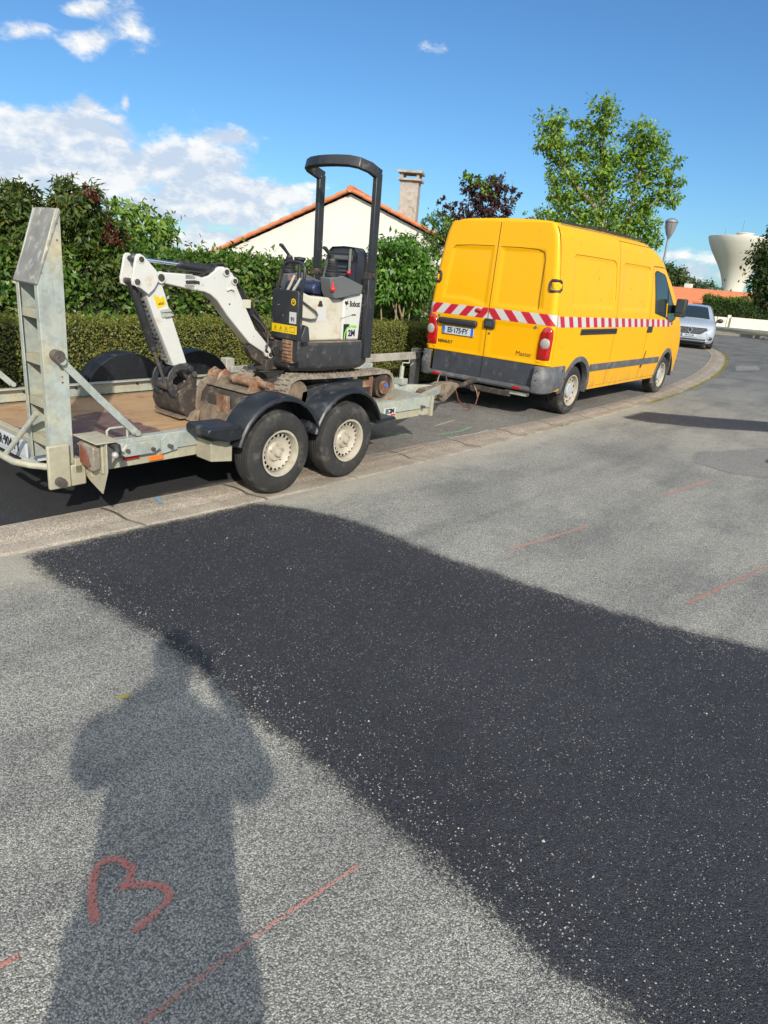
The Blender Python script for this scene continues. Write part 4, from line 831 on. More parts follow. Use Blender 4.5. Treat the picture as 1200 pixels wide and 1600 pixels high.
        fr = strip([(3.52,2.06),(3.60,2.085),(3.90,2.08),(4.06,2.02),(4.25,1.85),(4.82,1.40),(4.86,1.34),(4.70,1.29),(4.50,1.275),(4.30,1.33),(4.16,1.375),(3.70,1.40),(3.68,1.44)], .009, 'window_seal', BP, dr)
        strip([(3.54,2.045),(3.62,2.065),(3.88,2.06),(4.03,2.00),(4.18,1.86),(4.24,1.37),(4.16,1.395),(3.72,1.42)], .012, 'window', M['glass'], dr)
        strip([(4.26,1.81),(4.78,1.385),(4.68,1.315),(4.50,1.30),(4.30,1.355)], .012, 'quarter_window', M['glass'], dr)
        # handle recess
        mb = MB(); mb.box(3.42, 3.66, sg*.985, sg*1.006, 1.115, 1.215); build(mb, 'door_handle', BP, dr, bevel=.012)
        mb = MB(); mb.prism([(3.46,.54),(3.50,.56),(3.60,.80),(3.585,.83),(3.56,.80),(3.47,.60)], sg*.985, sg*.993); build(mb, 'seam_scuff', BP, dr)
        # slide rail
        if sg < 0:
            mb = MB(); mb.box(.84, 2.12, sg*.988, sg*1.004, 1.115, 1.195); rl = build(mb, 'slide_rail', BP, t, bevel=.01)
            mb = MB(); mb.box(.87, 2.10, sg*1.0035, sg*1.0055, 1.145, 1.170); build(mb, 'rail_slot', M['darkvoid'], rl)
        # rub strip
        for xa, xb in ((1.36, 2.045), (2.06, 3.452), (3.468, 4.30)):
            m = MB(); n = 12
            m.ring([[(xa+(xb-xa)*i/n, sg*(WZ(.6)*nose(xa+(xb-xa)*i/n)+a), z) for a, z in ((-.01,.59),(.016,.595),(.020,.645),(.016,.695),(-.01,.70))] for i in range(n+1)])
            build(m, 'rub_strip', GP, t)
        # wheel arch mouldings
        for cx, a0, a1 in ((.97, -.05, 1.02), (4.75, -.12, 1.10)):
            m = MB(); rings = []
            for i in range(29):
                a = pi*(a0+(a1-a0)*i/28); rings.append([(cx+r*cos(a), sg*(WZ(min(1.2, .36+r*sin(a)))*nose(cx+r*cos(a))+o), .36+r*sin(a)) for r, o in ((.395,-.06),(.395,.018),(.42,.026),(.465,.018),(.468,-.01))])
            m.ring(rings); build(m, 'arch_moulding', GP, t)
            m = MB(); m.lathe([(.43, sg*.98), (.43, sg*.62), (.01, sg*.62)], (cx, 0, .36), 'y', 32, 0, -.12, pi+.12); build(m, 'wheel_housing', M['darkvoid'], t)
        # sill
        m = MB(); m.box(1.42, 4.30, sg*.90, sg*.950, .315, .368); build(m, 'sill', YE, t, bevel=.01)
        # mirror
        m = MB(); m.obox((4.62, sg*.95, 1.50), (4.53, sg*1.06, 1.50), .05, .14); m.box(4.42, 4.55, sg*1.05, sg*1.22, 1.38, 1.68); mi = build(m, 'wing_mirror', BP, t, bevel=.03, seg=3)
        m = MB(); m.box(4.412, 4.419, sg*1.07, sg*1.20, 1.46, 1.655); m.box(4.412, 4.419, sg*1.07, sg*1.20, 1.40, 1.445); build(m, 'mirror_glass', M['glass'], mi)
    # rear doors: wrap the rear face and the rounded corner
    def rearpt(s, z, sg, off, rec=0):
        w = WZ(z); r = .07; flat = w-r
        if s <= flat: return (rake(.03, z)-off+rec, sg*s, z)
        a = min(pi/2, (s-flat)/r); 
        x = .03+r*(1-cos(a)); y = flat+r*sin(a)
        return (rake(x, z)-(off)*cos(a)+rec*cos(a), sg*(y+off*sin(a)), z)
    def rearpatch(name, sg, s0, s1, z0, z1, off, mat, parent, rec=None, ns=44, nz=90, rim=True):
        v = []; f = []
        for j in range(nz+1):
            z = z0+(z1-z0)*j/nz
            for i in range(ns+1):
                sm = s1(z) if callable(s1) else s1; s = s0+(sm-s0)*i/ns
                v.append(rearpt(s, z, sg, off, rec(s, z) if rec else 0))
        for j in range(nz):
            for i in range(ns):
                a = j*(ns+1)+i; q = (a, a+1, a+ns+2, a+ns+1); f.append(q if sg < 0 else q[::-1])
        if rim:
            for rr_, dv in (([j*(ns+1) for j in range(nz+1)], (.02, 0)), ([j*(ns+1)+ns for j in range(nz+1)], (0, -sg*.02)), (list(range(ns+1)), (.015, 0)), ([nz*(ns+1)+i for i in range(ns+1)], (.015, 0))):
                o = len(v)
                for k in rr_: p = v[k]; v.append((p[0]+dv[0], p[1]+dv[1], p[2]))
                for i in range(len(rr_)-1): f.append((rr_[i], rr_[i+1], o+i+1, o+i))
        m = MB(); m.v = v; m.f = f; m.m = [0]*len(f); return build(m, name, mat, parent, recalc=False, ang=50)
    smax = lambda z: WZ(z)-.07+.07*pi/2-.006
    doors = {}
    for sg in (-1, 1):
        def rec(s, z):
            low = 1.44-.06*(1-sstep(.0, .45, s)) if sg > 0 else 1.40+.0*s
            return .012*rr(s, z, .045 if sg > 0 else .06, WZ(z)-.175, low, 2.15, .05)+.006*rr(s, z, .06, .80, .745, 1.21, .03)
        d = rearpatch('rear_door', sg, .006, smax, .73, 2.455, .006, YE, t, rec); doors[sg] = d
        tr = rearpatch('door_trim', sg, .006, .838, .5945, .724, .022, GP2, d, ns=10, nz=6)
        rearpatch('door_trim', sg, .006, .838, .445, .594, .026, GP2, d, ns=10, nz=6)
        # outline seam of the window pressing
        z_ = [(.05, 2.15), (.30, 2.152), (.60, 2.14), (.69, 2.11), (.715, 2.03), (.72, 1.8), (.725, 1.55), (.735, 1.42)] if sg < 0 else [(.05, 2.155), (.40, 2.155), (.66, 2.14), (.70, 2.10)]
        m = MB(); m.tube([rearpt(s, z, sg, .0062, .0) for s, z in z_], .0035, 6); build(m, 'pressing_line', M['darkvoid'], d)
        # hinges: black loop with yellow tongue
        for hz in (1.72,):
            m = MB(); pth = [rearpt(s, z, sg, .010) for s, z in ((.985, hz+.06), (.90, hz+.065), (.86, hz+.065), (.845, hz+.04), (.845, hz-.04), (.86, hz-.065), (.90, hz-.065), (.985, hz-.06))]
            m.strap(pth, .028, .028, (-1, 0, 0)) if 0 else m.tube(pth, .019, 8)
            m.tube([spt(.105, hz+.06, sg, .014), spt(.13, hz+.05, sg, .014), spt(.13, hz-.05, sg, .014), spt(.105, hz-.06, sg, .014)], .012, 8)
            hg = build(m, 'hinge', BP, d)
            m = MB(); a = rearpt(.885, hz, sg, .02); b = rearpt(.99, hz, sg, .012); e = spt(.135, hz, sg, .012)
            m.strap([a, b, e], .055, .02, (0, 0, 1)); build(m, 'hinge_tongue', YE, hg, bevel=.004)
        # grey screw plugs
        m = MB(); p = rearpt(.80 if sg > 0 else .735, 1.20, sg, .014); m.lathe([(.001, -.004), (.017, -.003), (.018, .01)], p, 'x', 14); build(m, 'plug', GP, d)
        # corner pillar below the lamps
        # tail lamp: red / clear / red sections bulging round the corner
        def lamp(z0, z1, name, mat, par, o=.03, top=False, bot=False):
            v = []; f = []; nz, ns = 14, 14
            for j in range(nz+1):
                z = z0+(z1-z0)*j/nz
                for i in range(ns+1):
                    zz = (z-.80)/.42
                    lo = interp(zz, [(0,.80),(.5,.80),(.8,.815),(.95,.85),(1,.90)]); hi = interp(zz, [(0,.985),(.7,.995),(.9,.985),(1,.94)])
                    s = lo+(hi-lo)*i/ns; e = min(1, 5*min(i, ns-i)/ns)**.5; ez = 1 if not (top or bot) else min(1, 6*((1-zz) if top else zz)+.15)**.5
                    v.append(rearpt(s, z, sg, .004+o*e*ez))
            for j in range(nz):
                for i in range(ns):
                    a = j*(ns+1)+i; q = (a, a+1, a+ns+2, a+ns+1); f.append(q if sg < 0 else q[::-1])
            m = MB(); m.v = v; m.f = f; m.m = [0]*len(f); return build(m, name, mat, par, recalc=False, ang=60)
        tl = lamp(.80, .925, 'tail_lamp', M['redlens'], t, bot=True)
        lamp(.928, 1.088, 'middle_lens', M['redlens'], tl, o=.029); lamp(1.091, 1.22, 'upper_lens', M['redlens'], tl, top=True)
        m = MB(); q = rearpt(.905, 1.01, sg, .032); m.ball((q[0]+.010, q[1], q[2]), .070, 12, (.35, 1.0, 1.05)); build(m, 'reversing_lens', M['clear'], tl)
        m = MB(); m.lathe([(.001, -.022), (.026, -.020)], (q[0]+.010, q[1], q[2]), 'x', 14); build(m, 'lens_bubble', M['aluminium'], tl, recalc=False)
        m = MB(); pa = rearpt(.83, .785, sg, .012); m.tube([rearpt(.82, .775, sg, .01), rearpt(.98, .775, sg, .012)], .010, 8); build(m, 'lamp_bracket', M['redlens'] if 0 else YE, tl)
        # corner bumper: from door trim round to the wheel arch
        m = MB(); rings = []
        pts = [(.84, .0), (.90, .0), (.95, .01), (.99, .05), (1.01, .12), (1.015, .25), (1.013, .42), (1.005, .56)]
        for k, (yy, xx) in enumerate(pts):
            nrm = (-1, 0) if k < 2 else ((-.8, .6) if k == 2 else ((-.5, .85) if k == 3 else (0, 1)))
            zb = interp(xx, [(0,.36),(.3,.37),(.45,.42),(.56,.50)]); rg_ = []
            for dz_, of in ((zb, -.03), (zb+.02, .02), (.50, .035), (.60, .03), (.615, .015), (.70, .01), (.72, -.02)):
                rg_.append((xx-.045+nrm[0]*of*1.0, sg*(yy+nrm[1]*of*.6), dz_))
            rings.append(rg_)
        m.ring(rings); cb = build(m, 'corner_bumper', GP, t, ang=40)
        for k in range(4):
            m = MB(); m.ball((-.082+.0*k if k < 2 else .2+.1*k, sg*(.90 if k < 2 else 1.03), .665-.12*(k % 2)), .010, 6); build(m, 'bumper_plug', M['blackpl'], cb)
    # dark rubber in the door gaps and the pressed outlines of the side panels
    def seam(name, pts, r=.0045):
        m = MB(); m.tube(pts, r, 6); build(m, name, M['darkvoid'], t)
    seam('door_seal', [rearpt(.0005, z, 1, .002) for z in (.45, .7, 1., 1.4, 1.7, 2.0, 2.2, 2.4, 2.45)])
    for sg in (-1, 1):
        vz = [.38+.0425*i for i in range(49)]
        seam('door_seal', [spt(.101, z, sg, .001) for z in vz if z > .73], .004)
        seam('door_seal', [spt(2.0515, z, sg, .001) for z in vz if z < 2.43])
        seam('door_seal', [spt(3.459, z, sg, .001) for z in vz if z < 2.15])
        seam('door_seal', [spt(2.06+1.39*i/8, 2.408, sg, .003) for i in range(9)], .004)
        seam('door_seal', [spt(x, z, sg, .002) for x, z in ((3.46,2.14),(3.7,2.15),(3.98,2.145),(4.08,2.11))], .004)
        seam('pressing_line', [spt(x, z, sg, .0055) for x, z in ((.52,2.10),(.56,2.125),(1.2,2.13),(1.82,2.128),(1.90,2.10),(1.925,2.03),(1.93,1.8),(1.932,1.6))], .0025)
        seam('pressing_line', [spt(x, z, sg, .0055) for x, z in ((2.22,2.10),(2.26,2.118),(2.8,2.12),(3.26,2.115),(3.32,2.08))], .0025)
    # chevron tape on the doors (white base with red bars) and along the sides
    def rtape(sg):
        z0, z1 = 1.235, 1.372
        b = rearpatch('reflective_tape', sg, .008, lambda z: smax(z)-.004, z0, z1, .0085, M['whitetape'], doors[sg], ns=60, nz=6, rim=False)
        per = .262
        m = MB(); k = 0
        for c0 in [ -.04+per*i for i in range(5)]:
            n = 8; v = []; f = []
            nz = 6
            for j in range(nz+1):
                z = z0+(z1-z0)*j/nz; tt = j/nz
                sh = (.13*tt if sg > 0 else .14*(1-tt))
                if sg > 0: sh = .13*(1-tt)*-1+.13 if False else .12*(1-tt)*-1+.12
                for i in range(n+1):
                    s = c0+(sh if sg > 0 else .13*(1-tt))+.128*i/n
                    if sg > 0: s = c0+.12*(1-tt)+.128*i/n
                    s = min(max(.008, s), smax(z)-.004); v.append(rearpt(s, z, sg, .0095))
            for j in range(nz):
                for i in range(n):
                    a = j*(n+1)+i; q = (a, a+1, a+n+2, a+n+1); f.append(q if sg < 0 else q[::-1])
            m.add(v, f)
        build(m, 'red_bars', M['redtape'], b, recalc=False)
    rtape(1); rtape(-1)
    for sg in (-1, 1):
        for (xa, xb) in ((.11, 2.043), (2.06, 3.45), (3.468, 4.60)):
            z0, z1 = 1.222, 1.358
            def pz(x, tt): return z0-.004*x+(z1-z0-.004*x)*tt
            m = MB(); n = 30; v = []; f = []
            for i in range(n+1):
                x = xa+(xb-xa)*i/n
                for j in range(5): v.append(spt(x, pz(x, j/4), sg, .0075))
            for i in range(n):
                for j in range(4): a = i*5+j; q = (a, a+5, a+6, a+1); f.append(q if sg < 0 else q[::-1])
            m.add(v, f); b = build(m, 'reflective_tape', M['whitetape'], t, recalc=False)
            m = MB(); per = .262; k = -1
            while k*per < 5:
                x0 = .155+k*per; k += 1
                v = []; 
                for j in range(5):
                    sh = .055*(1-j/4)
                    for xx in (x0+sh, x0+.12+sh): xx = min(max(xa, xx), xb); v.append(spt(xx, pz(xx, j/4), sg, .0088))
                if v[-1][0]-v[-2][0] < 1e-4 and v[1][0]-v[0][0] < 1e-4: continue
                f = [(2*j, 2*j+1, 2*j+3, 2*j+2) if sg < 0 else (2*j, 2*j+2, 2*j+3, 2*j+1) for j in range(4)]; m.add(v, f)
            build(m, 'red_bars', M['redtape'], b, recalc=False)
    dL, dR = doors[1], doors[-1]
    m = MB(); m.box(-.035, .028, .14, .785, 1.095, 1.185); build(m, 'plate_lamp_bar', BP, dL, bevel=.03, seg=4)
    m = MB(); m.box(.010, .022, .19, .71, .965, 1.075); pl = build(m, 'number_plate', M['platewhite'], dL, bevel=.003)
    m = MB(); m.box(.0075, .0095, .67, .708, .967, 1.073); m.box(.0075, .0095, .192, .232, .967, 1.073); build(m, 'plate_band', M['plateblue'], pl)
    rx = lambda y, z, x=.006: frameM((x, y, z), (0, -1, 0), (0, 0, 1))
    text_mesh('ES·175·FY', .098, 'plate_text', M['ink'], pl, rx(.452, 1.02), bold=.0015, sx=.86)
    text_mesh('F', .03, 'plate_text', M['platewhite'], pl, rx(.69, .985, .0065))
    text_mesh('RENAULT', .058, 'maker_lettering', M['ink'], dL, rx(.655, .855, .0255), ext=.002, bold=.0006, sx=.92, space=1.1)
    text_mesh('Master', .085, 'model_lettering', M['ink'], dR, rx(-.61, .838, .0275), ext=.0, bold=0, sx=1.0)
    m = MB(); m.box(-.012, .024, -.135, .035, 1.105, 1.235); h = build(m, 'door_handle', BP, dR, bevel=.02, seg=3)
    m = MB(); m.box(-.018, -.0125, -.10, .0, 1.135, 1.20); build(m, 'handle_grip', GP2, h, bevel=.004)
    m = MB(); m.lathe([(.001, -.012), (.013, -.010), (.015, .02)], (.022, -.055, 1.045), 'x', 14); build(m, 'door_lock', GP, dR)
    m = MB(); m.ball((.018, .16, 1.325), .055, 8, (.35, 1, .55)); build(m, 'centre_lamp', M['redlens'], dL)
    # rear bumper beam, step and reflectors
    m = MB(); m.ring([[(x, y, z) for x, z in ((.02,.37),(-.045,.375),(-.06,.40),(-.055,.43),(-.03,.44),(.02,.44))] for y in (-.9, -.5, 0, .5, .9)]); bb = build(m, 'rear_bumper', GP, t, ang=40)
    for y in (-.62, .70): m = MB(); m.box(-.068, -.055, y-.065, y+.065, .385, .42); build(m, 'reflector', M['redlens'], bb, bevel=.006)
    # underside, axle, tow bar
    m = MB(); m.box(.1, 5.3, -.62, .62, .30, .38); m.box(1.45, 4.25, -.93, .93, .362, .40); build(m, 'underbody', M['darkvoid'], t)
    m = MB(); m.cyl((.97, -.8, .34), (.97, .8, .34), .05); m.cyl((4.75, -.8, .34), (4.75, .8, .34), .04); build(m, 'axle', M['steel'], t)
    m = MB(); m.box(-.02, .04, -.5, .55, .26, .335); m.box(-.10, .10, -.06, .06, .28, .34); m.tube([(-.05,0,.30),(-.13,0,.27),(-.19,0,.29),(-.20,0,.35)], .018, 8); m.ball((-.20, 0, .375), .026, 8); build(m, 'tow_bar', M['muddark'], t, bevel=.006)
    m = MB(); m.box(.0, .08, -.75, -.42, .30, .345); build(m, 'socket_plate', M['galv'], t)
    # roof gutter strips, windscreen, grille
    for sg in (-1, 1):
        m = MB(); m.tube([(.3, sg*.755, 2.485), (1.5, sg*.76, 2.50), (3.2, sg*.76, 2.50)], .013, 6); build(m, 'roof_strip', BP, t)
    m = MB(); v = []; f = []
    for i in range(11):
        x = 4.02+(5.06-4.02)*i/10
        for j in range(13):
            y = (-1+2*j/12)*(.70+.10*i/10); v.append((x+.012, y, ZR(x)-.006+.02*(1-(y/.8)**2)))
    for i in range(10):
        for j in range(12): a = i*13+j; f.append((a, a+1, a+14, a+13))
    m.add(v, f); build(m, 'windscreen', M['glass'], t, recalc=False)
    m = MB(); m.box(5.66, 5.72, -.45, .45, .62, .82); build(m, 'grille', BP, t, bevel=.02)
    m = MB(); m.box(5.62, 5.74, -.86, .86, .36, .60); build(m, 'front_bumper', GP, t, bevel=.04, seg=3)
    for sg in (-1, 1): m = MB(); m.ball((5.55, sg*.70, .85), .13, 10, (.9, 1, 1)); build(m, 'headlight', M['clear'], t)
    for x in (.97, 4.75):
        for sg in (-1, 1): wheel(t, (x, sg*.83, .342), .345, .215, .225, sg, 10, .155, M['cream_rim'], M['cap'], cap_r=.10, hr=.014)
def wheel(parent, c, R_, w, rim, sg, holes, hole_r, rm, cm, cap_r=.035, hr=.014, nuts=0, steer=0):
    # sg = side the outer face points to (-1 or 1) ; origin at wheel centre
    cx, cy, cz = c; mb = MB()
    prof = [(rim-.012, -w/2+.01), (rim+.012, -w/2+.002), (rim+.05, -w/2-.006), (R_-.035, -w/2+.002), (R_-.010, -w/2+.018), (R_, -w/2+.045)]
    for k in range(3): y = -w/2+.055+(w-.11)*(k+.5)/3; prof += [(R_, y-.018), (R_-.008, y-.015), (R_-.008, y-.009), (R_, y-.006)]
    prof += [(R_, w/2-.045), (R_-.010, w/2-.018), (R_-.035, w/2-.002), (rim+.05, w/2+.006), (rim+.012, w/2-.002), (rim-.012, w/2-.01)]
    mb.lathe(prof, c, 'y', 64); ty = build(mb, 'wheel', M['rubber'], parent, ang=28)
    f = -sg; o = lambda y: sg*y     # outward y
    mb = MB(); yo = w/2
    mb.lathe([(rim-.006, o(yo+.004)), (rim-.022, o(yo+.002)), (rim-.030, o(yo-.02)), (rim-.034, o(yo-.06)), (rim-.030, o(-yo+.02)), (rim-.012, o(-yo+.01))], c, 'y', 48)
    # dished disc with holes
    n = 16*holes if holes <= 12 else 10*holes; cell = n//holes; r0, r1 = rim-.036, hole_r
    radii = [rim-.033, rim-.045, hole_r+hr, hole_r+hr*.6, hole_r, hole_r-hr*.6, hole_r-hr, hole_r-hr*2.4, rim*.42, rim*.33, .02]
    hts = [yo-.055, yo-.045, yo-.036, yo-.034, yo-.033, yo-.034, yo-.037, yo-.05, yo-.062, yo-.042, yo-.040]
    v = []; fc = []
    for r, h in zip(radii, hts):
        for k in range(n): a = 2*pi*k/n; v.append((cx+r*cos(a), cy+o(h), cz+r*sin(a)))
    wd = {2: .30, 3: .42, 4: .42, 5: .30}
    for i in range(len(radii)-1):
        for k in range(n):
            ph = abs(((k+.5) % cell)/cell-.5)
            if i in wd and ph < wd[i]*.75*(1 if holes > 14 else .62): continue
            k2 = (k+1) % n; fc.append((i*n+k, i*n+k2, (i+1)*n+k2, (i+1)*n+k))
    mb.add(v, fc); rmo = build(mb, 'rim', rm, ty, ang=45)
    mb = MB(); mb.lathe([(rim-.04, o(yo-.10)), (.01, o(yo-.10))], c, 'y', 32); build(mb, 'brake_drum', M['darkvoid'], ty)
    mb = MB(); mb.lathe([(cap_r, o(yo-.05)), (cap_r, o(yo-.024)), (cap_r*.85, o(yo-.012)), (.001, o(yo-.008))], c, 'y', 28); build(mb, 'hub_cap', cm, ty)
    if nuts:
        mb = MB()
        for k in range(nuts): a = 2*pi*k/nuts+.3; mb.cyl((cx+.062*cos(a), cy+o(yo-.055), cz+.062*sin(a)), (cx+.062*cos(a), cy+o(yo-.030), cz+.062*sin(a)), .010, n=6)
        build(mb, 'wheel_nuts', rm, ty)
    return ty
van()

# ------------------------------------------------------------ plant trailer
def deckmat():
    m = bpy.data.materials.new('worn_plywood_deck'); m.use_nodes = True; nt = m.node_tree; nt.nodes.clear(); T = NT(nt)
    oc = T.n('ShaderNodeTexCoord').outputs['Object']; x = T.n('ShaderNodeSeparateXYZ', {0: oc})
    gr = T.noise(T.n('ShaderNodeMapping', {'Vector': oc, 'Scale': (1.5, 26, 1)}).outputs[0], 2.2, 6, .6)
    wood = T.ramp(gr, [(.25, (.18, .10, .045)), (.5, (.35, .215, .11)), (.75, (.46, .32, .18))])
    st = T.noise(oc, 3.5, 6, .65)
    wood = T.mix(T.mapr(st, .52, .75), wood, (.17, .09, .045, 1))
    w = T.math('MULTIPLY', T.math('SUBTRACT', T.noise(oc, 2.4, 5, .65), .5), 1.1)
    k = T.math('MULTIPLY', T.math('LESS_THAN', T.math('ADD', x.outputs[0], T.math('MULTIPLY', w, .25)), -5.35), T.math('LESS_THAN', T.math('ADD', x.outputs[1], w), .22))
    film = T.ramp(T.noise(T.n('ShaderNodeMapping', {'Vector': oc, 'Scale': (2, 8, 1)}).outputs[0], 3, 6, .65), [(.3, (.055, .028, .030)), (.62, (.14, .08, .075)), (.70, (.38, .22, .10))])
    c = T.mix(k, wood, film); mud = T.mapr(T.noise(oc, 9, 6, .7), .55, .8); c = T.mix(T.math('MULTIPLY', mud, .8), c, (.30, .245, .18, 1)); c = T.mix(T.math('MULTIPLY', T.mapr(T.noise(oc, 1.3, 5), .5, .65), .4), c, (.15, .10, .065, 1))
    b = T.n('ShaderNodeBsdfPrincipled', {'Base Color': c, 'Roughness': .7})
    nt.links.new(T.n('ShaderNodeBump', {'Height': gr, 'Strength': .6, 'Distance': .003}).outputs[0], b.inputs['Normal'])
    T.n('ShaderNodeOutputMaterial', {'Surface': b.outputs[0]}); return m
def trailer():
    G, G2 = M['galv'], M['galv2']
    t = thing('plant_trailer', 'galvanised twin axle plant trailer with wooden deck and upright ramp carrying the excavator', 'trailer', (-4.4, -1.08, 0))
    t.rotation_euler = (R(.9), 0, 0)
    for sg in (-1, 1):
        mb = MB(); y = sg*.92
        sec = [(y-sg*.0, .425), (y+sg*.012, .425), (y+sg*.012, .541), (y-sg*.055, .541), (y-sg*.055, .531), (y, .531)]
        mb.prism(sec, -6.22, -2.47, 'x'); build(mb, 'side_rail', G, t, bevel=.003)
        mb = MB(); mb.prism([(y-sg*.005, .345), (y-sg*.005, .42), (y-sg*.06, .42), (y-sg*.06, .345)], -6.20, -2.62, 'x'); build(mb, 'chassis_beam', G2, t, bevel=.004)
        mb = MB(); mb.prism([(-2.62,.36),(-2.62,.42),(-2.46,.42),(-2.46,.345),(-2.55,.345)], y-sg*.055, y-sg*.004); build(mb, 'front_gusset', G2, t, bevel=.003)
        mb = MB(); mb.box(-2.468, -2.43, y-.035, y+.02, .335, .548); build(mb, 'corner_post', G2, t, bevel=.003)
    mb = MB(); mb.box(-2.466, -2.44, -.88, .88, .35, .535); build(mb, 'front_board', G, t, bevel=.003)
    mb = MB(); mb.box(-6.27, -6.222, -.93, .93, .36, .455); build(mb, 'rear_beam', G2, t, bevel=.004)
    mb = MB(); mb.box(-6.22, -2.47, -.905, .905, .398, .42); build(mb, 'deck', deckmat(), t)
    mb = MB()
    for x in (-5.7, -5.1, -4.37, -3.6, -3.0): mb.box(x-.025, x+.025, -.86, .86, .34, .396)
    build(mb, 'cross_members', M['darkvoid'], t)
    for x in (-4.76, -3.98): mb = MB(); mb.cyl((x, -1.0, .325), (x, 1.0, .325), .035); mb.box(x-.05, x+.12, -.8, .8, .31, .36); build(mb, 'axle', M['steel'], t)
    # drawbar and coupling
    for sg in (-1, 1): mb = MB(); mb.obox((-2.5, sg*.62, .37), (-1.05, sg*.05, .34), .06, .09); build(mb, 'drawbar', G, t, bevel=.004)
    mb = MB(); mb.cyl((-1.10, 0, .335), (-.60, 0, .34), .035, n=16); mb.cyl((-.60, 0, .34), (-.42, 0, .345), .028, n=12); mb.tube([(-.42, 0, .345), (-.30, 0, .37), (-.20, 0, .395)], [.03, .038, .042], 12); mb.box(-.26, -.14, -.04, .04, .37, .42)
    build(mb, 'coupling_head', M['muddark'], t, bevel=.005)
    mb = MB(); mb.prism([(-1.06,.27),(-1.08,.40),(-.98,.425),(-.66,.405),(-.60,.365),(-.80,.24),(-.92,.17),(-.98,.18)], -.075, .075); build(mb, 'coupling_housing', M['mud'], t, bevel=.012)
    mb = MB(); mb.cyl((-1.3, 0, .32), (-1.06, 0, .32), .055); mb.ball((-1.02, -.08, .30), .05, 8); mb.prism([(-1.34,.20),(-1.34,.36),(-1.10,.38),(-1.08,.24)], -.06, .06); build(mb, 'coupling_gaiter', M['mud'], t)
    mb = MB(); mb.tube([(-.98, .03, .42), (-.94, .04, .50), (-.86, .04, .53), (-.80, .03, .50), (-.78, .02, .42)], .010, 8); build(mb, 'brake_lever', M['steel'], t)
    mb = MB(); mb.tube([(-.62, -.02, .33), (-.55, -.05, .16), (-.42, -.08, .06), (-.25, -.08, .04), (-.10, -.05, .07), (.0, -.02, .2), (.02, 0, .31)], .008, 6); build(mb, 'brake_cable', M['redlens2'], t)
    mb = MB(); mb.tube([(-.18, -.04, .33), (-.16, -.08, .25), (-.12, -.08, .16), (-.13, -.07, .08)], .007, 6); build(mb, 'safety_chain', M['rust'], t)
    mb = MB(); mb.cyl((-1.5, .22, .10), (-1.5, .22, .62), .028); mb.tube([(-1.5, .22, .62), (-1.5, .22, .66), (-1.42, .18, .66), (-1.42, .18, .72)], .009, 8); mb.box(-1.56, -1.44, .16, .28, .40, .47); jw = build(mb, 'jockey_wheel_post', G, t)
    mb = MB(); mb.cyl((-1.5, .19, .10), (-1.5, .25, .10), .09, n=24); build(mb, 'jockey_wheel', M['rubber'], jw)
    # upright winch post / light box at the front
    mb = MB(); mb.box(-2.42, -2.32, .36, .46, .42, .80); mb.box(-2.44, -2.16, .14, .40, .60, .70); build(mb, 'front_stop', G, t, bevel=.006)
    mb = MB()
    for y in (-.35, -.28): mb.tube([(-2.60, y, .42), (-2.52, y, .50), (-2.48, y, .58), (-2.44, y-.01, .56)], .008, 6)
    build(mb, 'lashing_loop', M['steel'], t)
    # wheels, mudguards
    for sg in (-1, 1):
        for cx in (-4.76, -3.98):
            wheel(t, (cx, sg*1.085, .327), .327, .185, .192, sg, 20, .137, M['cream_rim'], M['cream_rim'], cap_r=.033, hr=.011, nuts=5)
            cz = .335; rings = []
            a0, a1 = (.09, .925)
            for i in range(13):
                a = pi*(a0+(a1-a0)*i/12); ca, sa = cos(a), sin(a)
                rings.append([(cx+r*ca, sg*y, cz+r*sa) for r, y in ((.405, .965), (.440, .965), (.448, 1.02), (.448, 1.15), (.437, 1.19), (.424, 1.205), (.405, 1.205), (.405, 1.195), (.415, 1.19), (.428, 1.15), (.428, 1.02))])
            mb = MB(); mb.ring(rings); 
            mb.prism([(cx+.445*cos(pi*(a0+(a1-a0)*i/12)), cz+.445*sin(pi*(a0+(a1-a0)*i/12))) for i in range(13)], sg*.955, sg*.964)
            build(mb, 'mudguard', M['fender'], t, bevel=.004, ang=18)
        mb = MB(); y0, y1 = sorted((sg*.94, sg*1.205))
        mb.prism([(-5.46,.55),(-5.46,.595),(-5.44,.607),(-5.20,.605),(-5.17,.60),(-5.16,.50),(-5.30,.495),(-5.39,.52)], y0, y1); build(mb, 'mudguard_step', M['fender'], t, bevel=.012)
        mb = MB(); y0, y1 = sorted((sg*.93, sg*1.10)); mb.prism([(-5.36,.335),(-5.36,.484),(-5.17,.484),(-5.17,.31)], y0, y1); build(mb, 'step_bracket', G2, t, bevel=.004)
        mb = MB(); mb.prism([(-3.55,.41),(-3.55,.45),(-3.28,.45),(-3.25,.42)], sg*.94, sg*1.12); build(mb, 'mudguard_foot', M['fender'], t, bevel=.006)
    # side fittings
    yn = -.933
    mb = MB(); mb.box(-3.225, -3.045, yn-.004, yn, .398, .482); sk = build(mb, 'maker_sticker', M['stickerw'], t)
    text_mesh('ECIM', .062, 'sticker_text', M['ink'], sk, frameM((-3.135, yn-.0055, .448), (1, 0, 0), (0, 0, 1)), bold=.0025, sx=.95)
    mb = MB(); mb.box(-3.12, -3.05, yn-.006, yn-.0045, .402, .418); build(mb, 'red_line', M['redtape'], sk)
    for x, z, mt in ((-3.20, .376, 'orange'), (-5.69, .375, 'orange'), (-5.88, .412, 'redlens')):
        mb = MB(); mb.box(x-.055, x+.055, -.937 if z > .4 else -.931, -.920, z-.017, z+.017); build(mb, 'side_reflector', M[mt], t, bevel=.004)
